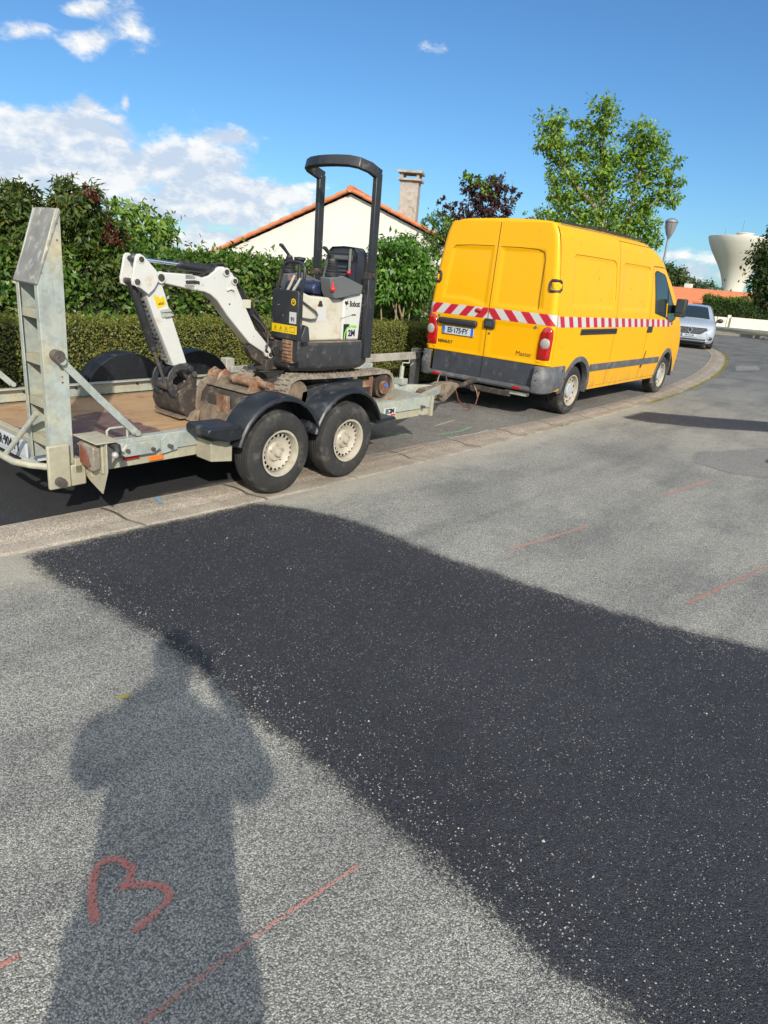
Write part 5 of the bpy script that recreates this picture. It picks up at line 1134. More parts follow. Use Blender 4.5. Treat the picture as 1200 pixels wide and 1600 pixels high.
    mb = MB(); mb.prism([(-5.98,.455),(-5.95,.425),(-5.72,.425),(-5.68,.455),(-5.72,.515),(-5.93,.51)], yn-.03, yn-.002); la = build(mb, 'ramp_latch', G, t, bevel=.003)
    mb = MB(); mb.prism([(-5.66,.40),(-5.66,.50),(-5.61,.535),(-5.58,.50),(-5.52,.49),(-5.53,.42)], yn-.012, yn-.002); build(mb, 'latch_plate', G, t, bevel=.002)
    for x, z in ((-5.74, .455), (-5.60, .455), (-6.06, .44), (-5.93, .47), (-2.62, .45), (-4.9, .47)):
        mb = MB(); mb.cyl((x, yn-.05, z), (x, yn, z), .014, n=8); build(mb, 'bolt', M['steel'], t)
    mb = MB(); mb.tube([(-6.03, -.895, .54), (-6.03, -.895, .60), (-6.01, -.895, .615), (-5.90, -.895, .615), (-5.885, -.895, .60), (-5.885, -.895, .54)], .008, 8); build(mb, 'rope_hook', G, t)
    mb = MB()
    for x in (-5.3, -4.7, -3.9, -5.75): mb.cyl((x, .905, .50), (x, .918, .50), .009, n=8)
    build(mb, 'rail_holes', M['darkvoid'], t)
    M['dirtylens'] = pmat('dirty_lens', (.22, .20, .17), .3, var=.3, vs=30, dirt=((.16, .12, .08), .3, 20))
    # rear light units
    for sg in (-1, 1):
        Y = lambda y: sg*y
        mb = MB(); mb.box(-6.205, -6.19, *sorted((Y(.92), Y(1.14))), .40, .60); mb.prism([(Y(.90), .60), (Y(1.17), .60), (Y(1.17), .42), (Y(1.10), .255), (Y(.96), .30), (Y(.90), .33)], -6.19, -6.182, 'x')
        mb.box(-6.26, -6.10, *sorted((Y(.90), Y(1.18))), .602, .610); mb.prism([(-6.20,.60),(-6.06,.56),(-6.03,.45),(-6.10,.36),(-6.2,.34)], Y(1.0), Y(.985))
        lb_ = build(mb, 'light_bracket', G2, t, bevel=.003)
        mb = MB(); mb.prism([(Y(.955),.58),(Y(1.115),.58),(Y(1.13),.565),(Y(1.13),.43),(Y(1.11),.415),(Y(.97),.435),(Y(.955),.445)], -6.255, -6.206, 'x'); hs = build(mb, 'tail_light', M['dirtylens'], lb_, bevel=.01)
        mb = MB(); mb.prism([(Y(.985),.565),(Y(1.05),.54),(Y(1.10),.45),(Y(1.08),.435),(Y(.975),.45)], -6.262, -6.2555, 'x'); build(mb, 'red_lens', M['redlens2'], lb_, bevel=.004)
        mb = MB(); mb.tube([(-6.14, Y(1.13), .585), (-6.12, Y(1.17), .57), (-6.13, Y(1.195), .535)], [.022, .026, .024], 12); mo = build(mb, 'marker_lamp', M['blackpl'], lb_)
        mb = MB(); mb.ball((-6.15, Y(1.20), .53), .022, 8); build(mb, 'marker_lens', M['clear'], lb_)
        # hinge plate with big bolt
        mb = MB(); mb.box(-6.44, -6.30, *sorted((Y(.905), Y(.935))), .28, .56); mb.box(-6.30, -6.20, *sorted((Y(.91), Y(.93))), .28, .42); hp_ = build(mb, 'hinge_plate', G2, t, bevel=.012)
        mb = MB(); mb.cyl((-6.38, Y(.90), .33), (-6.38, Y(.97), .33), .030, n=16); mb.cyl((-6.38, Y(.935), .33), (-6.38, Y(.985), .33), .018, n=6); build(mb, 'hinge_bolt', M['steel'], hp_)
    # ramps standing upright
    for sg in (-1, 1):
        ya, yb = sg*.895, sg*.63; x0, x1 = -6.405, -6.262      # x0 is the rear face
        mb = MB()
        side = [(x0, .42), (x1, .42), (x1+.012, 1.90), (x1-.01, 1.905), (x0, 1.52)]
        for y, w in ((ya, .006), (yb, .006)):
            mb.prism(side, y-w, y+w)
            mb.prism([(x0-.002, .42), (x0+.004, .42), (x0+.004, 1.52), (x0-.002, 1.52)], y-w, y+sg*-.035 if y == ya else y+sg*.035)
        rp_ = build(mb, 'ramp', G, t, bevel=.002)
        mb = MB()
        for z in (.56, .80, 1.06, 1.33):
            mb.prism([(x0+.01, z-.03), (x0+.01, z+.02), (x1-.02, z+.02), (x1-.02, z-.03)], ya+sg*-.008, yb+sg*.008)
        mb.box(x1-.016, x1-.008, *sorted((ya-sg*.008, yb+sg*.008)), .44, 1.50)
        build(mb, 'ramp_rungs', G2, rp_, bevel=.002)
        mb = MB(); mb.prism([(x0-.012, 1.50), (x0-.004, 1.49), (x1+.016, 1.895), (x1+.006, 1.91)], ya+sg*.010, yb-sg*.010); build(mb, 'ramp_flap', M['galvgrey'], rp_, bevel=.002)
        mb = MB(); mb.strap([(-6.31, sg*.915, 1.07), (-6.08, sg*.918, .82), (-5.84, sg*.922, .575)], .045, .010, (.7, 0, .7)); mb.cyl((-6.315, sg*.90, 1.07), (-6.315, sg*.955, 1.07), .022, n=10); mb.cyl((-5.84, sg*.88, .575), (-5.84, sg*.955, .575), .020, n=10); build(mb, 'ramp_strut', G, rp_)
        mb = MB(); mb.cyl((-6.335, sg*.90, 1.10), (-6.335, sg*.96, 1.10), .035, n=14); mb.tube([(-6.34, sg*.955, 1.10), (-6.36, sg*.965, 1.09), (-6.345, sg*.97, 1.06)], .008, 6); build(mb, 'ramp_pivot', M['steel'], rp_)
        mb = MB()
        for x, z in ((-6.30, .97), (-6.30, .935), (-6.272, 1.83), (-6.276, 1.74), (-6.38, 1.56)): mb.cyl((x, sg*.90, z), (x, sg*.9025, z), .007, n=8)
        build(mb, 'ramp_holes', M['rust'], rp_)
        mb = MB(); mb.tube([(-6.50, sg*.20, .405), (-6.515, sg*.45, .405), (-6.51, sg*.62, .40), (-6.46, sg*.74, .40), (-6.37, sg*.86, .40)], .022, 12); mb.tube([(-6.515, sg*.50, .41), (-6.42, sg*.79, .735)], .017, 10); mb.tube([(-6.44, sg*.60, .395), (-6.40, sg*.80, .39)], .02, 8)
        build(mb, 'ramp_foot', G, rp_)
    mb = MB(); mb.box(-6.40, -6.278, -.60, -.05, .37, .385); mb.box(-6.405, -6.39, -.56, -.04, .39, .50); pb = build(mb, 'number_plate', M['platewhite'], t, bevel=.002)
    text_mesh('AR·904·FY', .095, 'plate_text', M['ink'], pb, frameM((-6.4075, -.30, .445), (0, -1, 0), (0, 0, 1)), bold=.0015, sx=.86)
    return t
trailer()

# spare grading bucket with pin bar lying on the deck
t = thing('grading_bucket', 'muddy brown spare bucket lying on the trailer deck behind the first mudguard', 'bucket', (-4.72, -.55, .43))
mb = MB(); prof = [(-4.875,.50),(-4.885,.60),(-4.87,.68),(-4.83,.725),(-4.66,.735),(-4.56,.66),(-4.54,.50),(-4.60,.44),(-4.84,.438)]
mb.prism(prof, -.86, -.33); build(mb, 'shell', M['muddark'], t, bevel=.012)
mb = MB(); mb.prism([(-4.90,.47),(-4.92,.56),(-4.90,.70),(-4.86,.76),(-4.80,.80),(-4.62,.76),(-4.54,.64),(-4.53,.46),(-4.62,.437),(-4.87,.437)], -.325, -.30); mb.prism([(-4.92,.437),(-5.0,.445),(-4.96,.50),(-4.90,.53)], -.36, -.29); build(mb, 'end_plate', M['mud'], t, bevel=.006)
mb = MB(); mb.box(-4.83, -4.60, -.86, -.34, .737, .748); mb.prism([(-4.886,.44),(-4.90,.44),(-4.90,.475),(-4.89,.60),(-4.88,.60)], -.86, -.34); build(mb, 'wear_plate', M['mud'], t, bevel=.003)
mb = MB(); mb.box(-4.893, -4.887, -.72, -.56, .50, .70); build(mb, 'rust_plate', M['rust'], t)
mb = MB(); mb.cyl((-4.68, -.20, .80), (-4.66, -.95, .80), .030, n=16)
mb.cyl((-4.68, -.24, .80), (-4.675, -.34, .80), .044, n=16); mb.cyl((-4.67, -.52, .80), (-4.665, -.72, .80), .042, n=16); build(mb, 'pin_bar', M['rust'], t)
for y in (-.26, -.40, -.80):
    mb = MB(); mb.prism([(-4.78,.735),(-4.74,.83),(-4.68,.862),(-4.63,.83),(-4.60,.74)], y-.012, y+.012); build(mb, 'ear', M['rust'], t, bevel=.005)
mb = MB(); mb.prism([(-4.80,.745),(-4.79,.78),(-4.70,.82),(-4.68,.75)], -.43, -.455); build(mb, 'clod', M['mud'], t)

# ------------------------------------------------------------ mini excavator
def excavator():
    yc = -.15
    t = thing('mini_excavator', 'white and black micro excavator with folded arm and roll bar on the trailer', 'excavator', (-3.4, -.15, .42))
    BK, WH_, GR = M['blackpt'], M['white'], M['grey']
    for sg, ya, yb in ((-1, -.505, -.325), (1, .025, .205)):
        mb = MB(); c0, c1, r0, r1 = (-3.925, .598), (-2.70, .592), .168, .160
        outl = []
        for i in range(15): a = pi/2+pi*i/14; outl.append((c0[0]+r0*cos(a), c0[1]+r0*sin(a), cos(a), sin(a)))
        for i in range(1, 24): f = i/24; outl.append((c0[0]+(c1[0]-c0[0])*f, c0[1]-r0+(r0-r1+c1[1]-c0[1])*f, 0, -1))
        for i in range(15): a = -pi/2+pi*i/14; outl.append((c1[0]+r1*cos(a), c1[1]+r1*sin(a), cos(a), sin(a)))
        for i in range(1, 24): f = i/24; outl.append((c1[0]+(c0[0]-c1[0])*f, c1[1]+r1+(c0[1]+r0-c1[1]-r1)*f-.010*sin(pi*f), 0, 1))
        rings = [[(x, ya, z), (x, yb, z), (x-nx*.028, yb, z-nz*.028), (x-nx*.028, ya, z-nz*.028)] for x, z, nx, nz in outl]
        mb.ring(rings, closed=True)
        d = 0; last = None; step = .052; acc = 0; K = len(outl)
        for i in range(K):
            x, z, nx, nz = outl[i]; x2, z2, nx2, nz2 = outl[(i+1) % K]; L_ = hypot(x2-x, z2-z); s = acc
            while s < L_:
                f = s/L_; px, pz, qx, qz = x+(x2-x)*f, z+(z2-z)*f, nx+(nx2-nx)*f, nz+(nz2-nz)*f; tx, tz = -qz, qx
                h = .013; w = .013
                for y0, y1, o in ((ya+.004, (ya+yb)/2-.01, 0), ((ya+yb)/2+.01, yb-.004, .5)):
                    ox = tx*o*step*.5; oz = tz*o*step*.5
                    P = [(px+ox-tx*w, pz+oz-tz*w), (px+ox+tx*w, pz+oz+tz*w), (px+ox+tx*w*.6+qx*h, pz+oz+tz*w*.6+qz*h), (px+ox-tx*w*.6+qx*h, pz+oz-tz*w*.6+qz*h)]
                    mb.ring([[(a, y0, b) for a, b in P], [(a, y1, b) for a, b in P]])
                s += step
            acc = s-L_
        tr = build(mb, 'track', M['track'], t)
        mb = MB(); ym = (ya+yb)/2
        mb.prism([(-3.88,.52),(-3.86,.62),(-3.6,.665),(-2.95,.665),(-2.86,.62),(-2.86,.50),(-3.0,.47),(-3.7,.47)], ym-.06, ym+.06); build(mb, 'track_frame', M['blackpt2'], tr, bevel=.008)
        mb = MB(); mb.cyl((c0[0], ya+.03, c0[1]-.005), (c0[0], yb-.03, c0[1]-.005), .128, n=28); mb.cyl((c0[0], ya+.015, c0[1]), (c0[0], yb-.015, c0[1]), .05); build(mb, 'idler', M['mud'], tr)
        mb = MB(); mb.cyl((c1[0], ya+.03, c1[1]), (c1[0], yb-.03, c1[1]), .122, n=28); build(mb, 'sprocket', M['muddark'], tr)
        mb = MB(); mb.cyl((c1[0]-.02, ya+.01, c1[1]-.01), (c1[0]-.02, ya-.012, c1[1]-.01), .068, n=24); mb.cyl((c1[0]-.02, ya-.01, c1[1]-.01), (c1[0]-.02, ya-.018, c1[1]-.01), .045, n=20); build(mb, 'drive_motor', M['rust'], tr)
        mb = MB(); mb.lathe([(.001, ya-.021), (.022, ya-.021)], (c1[0]-.01, 0, c1[1]+.015), 'y', 14); build(mb, 'motor_label', M['plateblue'], tr, recalc=False)
        mb = MB(); mb.box(-2.905, -2.885, ya+.012, ya+.05, .45, .70); mb.box(-3.02, -2.90, ya+.02, ya+.04, .60, .665); build(mb, 'guard_bracket', M['rust'], tr)
        mb = MB()
        for x in (-3.6, -3.3, -3.05): mb.cyl((x, ya+.03, .485), (x, yb-.03, .485), .04, n=16)
        build(mb, 'rollers', M['muddark'], tr)
    mb = MB(); mb.box(-3.82, -2.95, -.33, .03, .50, .64); mb.cyl((-3.43, yc, .64), (-3.43, yc, .80), .22, n=32); mb.box(-3.95, -3.7, -.30, 0, .52, .66); build(mb, 'undercarriage', M['muddark'], t, bevel=.01)
    # dozer blade
    mb = MB(); mb.prism([(-4.30,.435),(-4.34,.52),(-4.33,.62),(-4.28,.70),(-4.25,.70),(-4.28,.60),(-4.29,.52),(-4.26,.435)], -.50, .20); bl_ = build(mb, 'dozer_blade', M['mud'], t, bevel=.004)
    for y in (-.36, .06): mb = MB(); mb.obox((-4.27, y, .52), (-3.75, y, .55), .05, .07); build(mb, 'blade_arm', M['muddark'], bl_)
    mb = MB(); mb.cyl((-4.15, yc, .625), (-3.93, yc, .69), .034, n=16); bc = build(mb, 'blade_cylinder', BK, bl_)
    mb = MB(); mb.prism([(-4.17,.585),(-3.96,.66),(-3.93,.72),(-4.14,.66)], yc-.055, yc-.038); mb.cyl((-3.93, yc, .69), (-3.72, yc, .745), .02, n=12); mb.cyl((-3.71, yc-.06, .75), (-3.71, yc+.06, .75), .034, n=14); build(mb, 'cylinder_rod', M['steel'], bc)
    mb = MB(); mb.tube([(-3.78,-.24,.74),(-3.85,-.26,.70),(-3.86,-.26,.64),(-3.80,-.25,.60),(-3.70,-.24,.62),(-3.66,-.22,.70)], .011, 8); build(mb, 'hose', M['rubber'], t)
    # upper structure
    plan = [(-3.985,.14),(-3.985,-.40),(-3.72,-.505),(-3.12,-.515),(-2.97,-.45),(-2.88,-.30),(-2.855,-.15),(-2.88,0),(-2.97,.15),(-3.12,.215),(-3.72,.205)]
    def ins(p, s, x=-3.43, y=yc): return (x+(p[0]-x)*s, y+(p[1]-y)*s)
    mb = MB(); mb.ring([[(*ins(p, .90), .80) for p in plan], [(*ins(p, .985), .835) for p in plan], [(*ins(p, 1.0), .86) for p in plan], [(*ins(p, .995), 1.035) for p in plan], [(*ins(p, .97), 1.055) for p in plan]])
    sk = build(mb, 'counterweight_skirt', M['blackpt2'], t, ang=18)
    mb = MB(); mb.prism([ins(p, .955) for p in plan], 1.056, 1.066, 'z'); build(mb, 'floor_ledge', M['mud'], sk)
    mb = MB(); mb.prism([(-3.90,1.20),(-3.80,1.10),(-3.76,1.067),(-3.345,1.067),(-3.345,1.445),(-3.44,1.452),(-3.77,1.465),(-3.88,1.50),(-3.92,1.49)], -.435, -.33); sc_ = build(mb, 'side_cover', M['cream'], t, bevel=.018, seg=3)
    mb = MB(); mb.prism([(-3.355,1.067),(-3.115,1.067),(-3.105,1.25),(-3.085,1.505),(-3.25,1.505),(-3.31,1.488),(-3.36,1.44)], -.465, .165); wc = build(mb, 'engine_cover', WH_, t, bevel=.022, seg=3)
    mb = MB(); mb.prism([(-3.102,1.067),(-3.0,1.067),(-2.96,1.30),(-2.95,1.52),(-3.075,1.52),(-3.095,1.25)], -.46, .16); rg_ = build(mb, 'rear_grille', BK, t, bevel=.01)
    for k in range(9): mb = MB(); mb.box(-3.105, -2.97, -.468, -.455, 1.10+k*.045, 1.115+k*.045); build(mb, 'louvre', M['blackpt2'], rg_)
    mb = MB(); mb.box(-3.62, -3.36, -.32, .12, 1.067, 1.47); build(mb, 'seat_base', BK, t, bevel=.01)
    # lettering
    yk = -.4665
    text_mesh('Bobcat', .074, 'maker_lettering', M['ink'], wc, frameM((-3.205, yk-.001, 1.405), (1, 0, 0), (0, 0, 1)), bold=.0012, sx=.70)
    mb = MB(); mb.add([(x, yk-.001, z) for x, z in ((-3.345,1.435),(-3.325,1.425),(-3.30,1.442),(-3.305,1.42),(-3.29,1.405),(-3.315,1.40),(-3.33,1.385),(-3.33,1.40),(-3.345,1.41))], [tuple(range(9))]); mb.add([(x, yk-.001, z) for x, z in ((-3.32,1.368),(-3.305,1.372),(-3.31,1.360))], [(0, 1, 2)]); build(mb, 'maker_emblem', M['ink'], wc, recalc=False)
    mb = MB(); mb.tube([(-3.40,-.4665,1.27),(-3.30,-.4665,1.29),(-3.20,-.4665,1.315)], .002, 4); mb.box(-3.24, -3.18, -.468, -.4655, 1.300, 1.312); build(mb, 'red_scratch', M['redlens2'], wc)
    mb = MB(); mb.box(-3.345, -3.265, yk-.002, yk, 1.082, 1.222); st_ = build(mb, 'hire_sticker', M['ink'], wc)
    mb = MB()
    pts = [(-3.165,1.195),(-3.24,1.205),(-3.295,1.185),(-3.325,1.14),(-3.33,1.085)]
    mb.strap([(x, yk-.0035, z) for x, z in pts], .004, .012, (0, 1, 0)); mb.box(-3.27, -3.165, yk-.004, yk-.002, 1.198, 1.212); build(mb, 'green_swoosh', M['green'], st_)
    mb = MB(); mb.box(-3.30, -3.165, yk-.0033, yk-.0021, 1.085, 1.185); build(mb, 'sticker_ground', M['stickerw'], st_)
    text_mesh('2M', .080, 'hire_lettering', M['ink'], st_, frameM((-3.232, yk-.0045, 1.135), (1, 0, 0), (0, 0, 1)), bold=.003, sx=.95)
    mb = MB(); mb.ball((-3.64, -.437, 1.405), .022, 8, (1, .3, 1)); mb.box(-3.67, -3.61, -.439, -.434, 1.375, 1.395); build(mb, 'fuel_cap', M['blackpl'], sc_)
    mb = MB(); mb.box(-3.68, -3.56, -.4375, -.435, 1.24, 1.36); mb.xf(Matrix.Identity(4)); build(mb, 'worn_notice', M['stickerw'], sc_)
    # front pedestal with grab handle
    mb = MB(); mb.prism([(-.185,1.085),(-.19,1.49),(-.205,1.505),(-.515,1.505),(-.53,1.49),(-.53,1.08)], -4.005, -3.945, 'x'); fp = build(mb, 'front_panel', BK, t, bevel=.010)
    mb = MB(); mb.prism([(-.21,.93),(-.21,1.085),(-.53,1.085),(-.53,.90)], -3.99, -3.95, 'x'); mb.prism([(-3.945,1.12),(-3.90,1.22),(-3.86,1.20),(-3.84,1.07),(-3.945,1.07)], -.525, -.44); build(mb, 'lower_panel', M['blackpt2'], fp, bevel=.006)
    mb = MB(); mb.box(-4.0085, -4.006, -.522, -.20, 1.138, 1.210); ys = build(mb, 'warning_sticker', M['stickery'], fp)
    for y in (-.25, -.32, -.39):   # warning pictograms
        mb = MB(); mb.tube([(-4.0095, y+.024, 1.152), (-4.0095, y-.024, 1.152), (-4.0095, y, 1.196)], .0018, 4, closed=True); mb.box(-4.0105, -4.0095, y-.003, y+.003, 1.163, 1.180); build(mb, 'pictogram', M['ink'], ys)
    mb = MB(); mb.tube([(-4.0095, y, z) for y, z in ((-.44,1.155),(-.50,1.155),(-.50,1.195),(-.44,1.195))], .0018, 4, closed=True); build(mb, 'pictogram', M['ink'], ys)
    mb = MB(); mb.box(-4.008, -4.006, -.512, -.425, 1.228, 1.325); wl_ = build(mb, 'number_label', M['stickerw'], fp)
    text_mesh('91', .052, 'label_text', M['ink'], wl_, frameM((-4.0095, -.470, 1.262), (0, -1, 0), (0, 0, 1)), bold=.001)
    mb = MB(); mb.lathe([(.001, -4.0085), (.030, -4.008)], (0, -.472, 1.41), 'x', 20); rs = build(mb, 'round_sticker', M['stickery'], fp, recalc=False)
    mb = MB(); mb.lathe([(.012, -4.0095), (.018, -4.0095)], (0, -.472, 1.41), 'x', 16); mb.box(-4.0098, -4.0092, -.482, -.462, 1.40, 1.408); build(mb, 'round_symbol', M['ink'], rs, recalc=False)
    mb = MB(); path = [(-3.965,-.215,1.49),(-3.962,-.25,1.60),(-3.96,-.285,1.695),(-3.96,-.315,1.725),(-3.96,-.36,1.74),(-3.96,-.48,1.738),(-3.96,-.525,1.725),(-3.96,-.55,1.69),(-3.962,-.545,1.60),(-3.965,-.525,1.49)]
    mb.tube(path, .0145, 12); build(mb, 'grab_handle', BK, t)
    mb = MB(); mb.tube([(-3.95,-.33,1.50),(-3.93,-.35,1.56),(-3.90,-.36,1.63)], [.013,.012,.010], 10); mb.tube([(-3.95,-.40,1.50),(-3.93,-.43,1.56),(-3.91,-.445,1.61)], [.013,.012,.010], 10)
    build(mb, 'travel_levers', M['galv2'], t)
    mb = MB(); mb.tube([(-3.88,-.45,1.415),(-3.72,-.462,1.33),(-3.70,-.465,1.30),(-3.72,-.465,1.265),(-3.78,-.462,1.26),(-3.88,-.45,1.272)], .009, 10); build(mb, 'step_handle', M['steel'], t)
    # valve block, hoses and swing bracket in front of the house
    mb = MB(); mb.box(-4.0, -3.90, -.46, -.33, .88, 1.08); mb.box(-3.98, -3.88, -.33, -.02, .84, .90); mb.box(-3.99, -3.90, -.33, .10, 1.06, 1.10)
    for k in range(6): mb.box(-4.008, -3.998, -.455, -.345, .895+k*.03, .910+k*.03)
    build(mb, 'valve_block', M['rust'], t, bevel=.005)
    mb = MB()
    random.seed(4)
    for k in range(9):
        y = -.32+k*.035; mb.tube([(-3.93, y, 1.06), (-3.99-random.uniform(0, .04), y+random.uniform(-.03, .03), .98), (-3.96, y+random.uniform(-.02, .02), .88)], .012, 8)
    mb.tube([(-3.99,.02,1.28),(-4.08,.03,1.26),(-4.12,.02,1.18),(-4.06,.0,1.10)], .010, 8); mb.tube([(-4.0,-.02,1.42),(-4.06,.0,1.38),(-4.07,.02,1.30),(-4.02,.02,1.24)], .008, 8)
    mb.tube([(-4.02,-.16,1.12),(-4.05,-.20,1.03),(-4.07,-.20,.97),(-4.02,-.18,.93)], .010, 8)
    build(mb, 'hoses', M['rubber'], t)
    mb = MB(); mb.prism([(-4.25,.99),(-4.20,1.03),(-4.08,1.0),(-3.98,.93),(-3.90,.90),(-3.90,.80),(-4.0,.79),(-4.1,.84),(-4.2,.90)], -.155, -.085); mb.cyl((-3.90, -.12, .78), (-3.90, -.12, 1.10), .055, n=20); mb.prism([(-4.08,.78),(-4.06,.88),(-3.85,.90),(-3.80,.80)], -.20, -.04); build(mb, 'swing_bracket', M['muddark'], t, bevel=.006)
    # seat and consoles
    mb = MB(); mb.prism([(-3.64,1.47),(-3.66,1.53),(-3.62,1.575),(-3.45,1.585),(-3.15,1.56),(-3.12,1.47)], -.345, .045); build(mb, 'seat', M['bluseat'], t, bevel=.03, seg=4)
    def seatring(x, s, zz=1.0): return [(x+.05*(z-1.5)/.4, yc+y*s, 1.50+(z-1.50)*zz) for y, z in ((-.20,1.50),(-.225,1.60),(-.22,1.78),(-.20,1.87),(-.15,1.915),(0,1.925),(.15,1.915),(.20,1.87),(.22,1.78),(.225,1.60),(.20,1.50))]
    mb = MB(); mb.ring([seatring(-3.10, .90, .97), seatring(-3.125, .98, .995), seatring(-3.11, 1.0), seatring(-3.0, 1.0), seatring(-2.965, .93, .97)]); bk = build(mb, 'backrest', M['seatvinyl'], t, ang=40)
    mb = MB()
    for k in range(4): z = 1.62+k*.035; mb.box(-3.122+.05*(z-1.5)/.4-.006, -3.10, yc-.09, yc+.09, z, z+.02)
    mb.tube([(-3.118, yc+.12, 1.80), (-3.118, yc-.12, 1.80), (-3.112, yc-.13, 1.86), (-3.112, yc+.13, 1.86)], .008, 6, closed=True); build(mb, 'backrest_panel', M['greypl2'], bk)
    mb = MB(); mb.box(-3.10, -3.092, -.30, -.06, 1.795, 1.845); build(mb, 'seat_notice', M['grey'], bk)
    mb = MB(); mb.strap([(-3.125,-.30,1.90),(-3.135,-.305,1.80),(-3.14,-.31,1.70)], .025, .004, (0, 1, 0)); sbt = build(mb, 'seat_belt', M['galvgrey'], t)
    mb = MB(); mb.ball((-3.145,-.31,1.685), .020, 8, (1, 1, 1)); build(mb, 'belt_buckle', M['red'], sbt)
    for nm, ya, yb, dx in (('near', -.50, -.365, 0), ('far', .02, .155, -.03)):
        mb = MB(); mb.prism([(-3.59+dx,1.63),(-3.42+dx,1.655),(-3.14+dx,1.58),(-3.155+dx,1.505),(-3.39+dx,1.465),(-3.50+dx,1.45),(-3.53+dx,1.455),(-3.57+dx,1.515)], ya, yb); cs = build(mb, 'console', GR, t, bevel=.008)
        xc, yy = -3.505+dx*1.6, (ya+yb)/2
        mb = MB(); mb.lathe([(.001,1.80),(.025,1.795),(.030,1.78),(.036,1.775),(.032,1.765),(.044,1.757),(.038,1.745),(.050,1.736),(.044,1.722),(.056,1.714),(.050,1.700),(.062,1.690),(.056,1.676),(.068,1.664),(.066,1.640)], (xc, yy, 0), 'z', 20); jb = build(mb, 'joystick_boot', M['blackpl'], cs)
        mb = MB(); mb.tube([(xc, yy, 1.79), (xc-.04, yy+.005, 1.83), (xc-.09, yy+.01, 1.875), (xc-.115, yy+.01, 1.880)], [.013, .014, .018, .014], 12); build(mb, 'joystick', M['blackpl'], jb)
        mb = MB(); mb.tube([(-3.56+dx, ya-.005, 1.60), (-3.565+dx, ya-.01, 1.55)], .007, 6); mb.ball((-3.568+dx, ya-.014, 1.535), .022, 8); build(mb, 'safety_knob', M['red'], cs)
    mb = MB(); mb.tube([(-3.50,.0,1.60),(-3.50,.0,1.74)], .018, 10); mb.lathe([(.03,1.74),(.055,1.765),(.055,1.785),(.001,1.79)], (-3.50, 0, 0), 'z', 16); build(mb, 'dozer_lever', M['blackpl'], t)
    # roll bar: two posts and a forward hoop
    for y in (-.50, .23):
        mb = MB(); mb.box(-3.095, -2.985, y-.028, y+.028, .90, 1.70); lo = build(mb, 'roll_bar_base', BK, t, bevel=.006)
        mb = MB(); mb.box(-3.10, -2.98, y-.034, y+.034, 1.64, 1.70); mb.cyl((-3.04, y-.05, 1.67), (-3.04, y+.05, 1.67), .02, n=10); build(mb, 'roll_bar_pivot', M['muddark'], lo, bevel=.004)
    mb = MB(); yn, yf = -.50, .23
    path = [(-3.035, yn, 1.68), (-3.035, yn, 2.47)]
    build(mb, 'x', BK, None) if 0 else None
    for y in (yn, yf): mb.box(-3.075, -2.995, y-.025, y+.025, 1.701, 2.56)
    pts = [(-3.01, yn, 2.55), (-3.08, yn, 2.57), (-3.15, yn, 2.592), (-3.25, yn+.04, 2.615), (-3.30, yn+.12, 2.627), (-3.33, yn+.25, 2.63), (-3.34, yc+.02, 2.63), (-3.33, yf-.26, 2.63), (-3.31, yf-.14, 2.625), (-3.275, yf-.06, 2.615), (-3.20, yf-.01, 2.60), (-3.10, yf, 2.575), (-3.01, yf, 2.55)]
    P = [Vector(p) for p in pts]; rings = []
    for i, p in enumerate(P):
        d = (P[min(i+1, len(P)-1)]-P[max(i-1, 0)]).normalized(); up = Vector((.32, 0, .95)); s = d.cross(up).normalized(); u = s.cross(d).normalized()
        rings.append([tuple(p+s*a*.026+u*b*.045) for a, b in ((-1,-1),(1,-1),(1,1),(-1,1))])
    mb.ring(rings); build(mb, 'roll_bar', BK, t, bevel=.006)
    # boom
    bp = [(-4.39,1.50),(-4.18,1.15),(-4.075,1.055),(-3.985,.965),(-3.972,.915),(-4.01,.888),(-4.05,.905),(-4.08,.945),(-4.25,1.035),(-4.37,1.15),(-4.492,1.268),(-4.591,1.383),(-4.66,1.43),(-4.72,1.45),(-4.841,1.462),(-5.103,1.503),(-5.155,1.515),(-5.178,1.546),(-5.156,1.579),(-5.10,1.582),(-4.839,1.579),(-4.74,1.558),(-4.68,1.575),(-4.622,1.614),(-4.58,1.645),(-4.526,1.655),(-4.44,1.61),(-4.40,1.56)]
    mb = MB(); mb.prism(bp, -.18, -.06); bm_ = build(mb, 'boom', WH_, t, bevel=.008)
    for x, z, r in ((-4.51, 1.615, .020), (-4.425, 1.548, .018), (-5.13, 1.545, .026), (-4.012, .925, .020)):
        mb = MB(); mb.cyl((x, -.205, z), (x, -.035, z), r, n=14); mb.cyl((x, -.195, z), (x, -.18, z), r*1.7, n=18, m=1); build(mb, 'pin', [M['muddark'], WH_], bm_)
    mb = MB(); mb.tube([(-4.50,-.185,1.47),(-4.46,-.19,1.485),(-4.43,-.19,1.475)], .010, 8); mb.box(-4.80, -4.79, -.188, -.18, 1.47, 1.57); build(mb, 'hose_clip', WH_, bm_)
    mb = MB()
    for k in range(3): mb.tube([(-4.86, -.16+k*.025, 1.585), (-4.80, -.165+k*.025, 1.60), (-4.72, -.15+k*.02, 1.565+.008*k), (-4.66, -.16+k*.02, 1.60)], .007, 6)
    mb.tube([(-4.9, -.186, 1.52), (-4.82, -.19, 1.525), (-4.78, -.188, 1.52)], .012, 6)
    build(mb, 'boom_hoses', M['rubber'], bm_)
    mb = MB(); mb.box(-4.90, -4.81, -.1815, -.1805, 1.545, 1.575); mb.box(-4.91, -4.82, -.1815, -.1805, 1.472, 1.50); build(mb, 'worn_patch', M['galvgrey'], bm_)
    mb = MB()
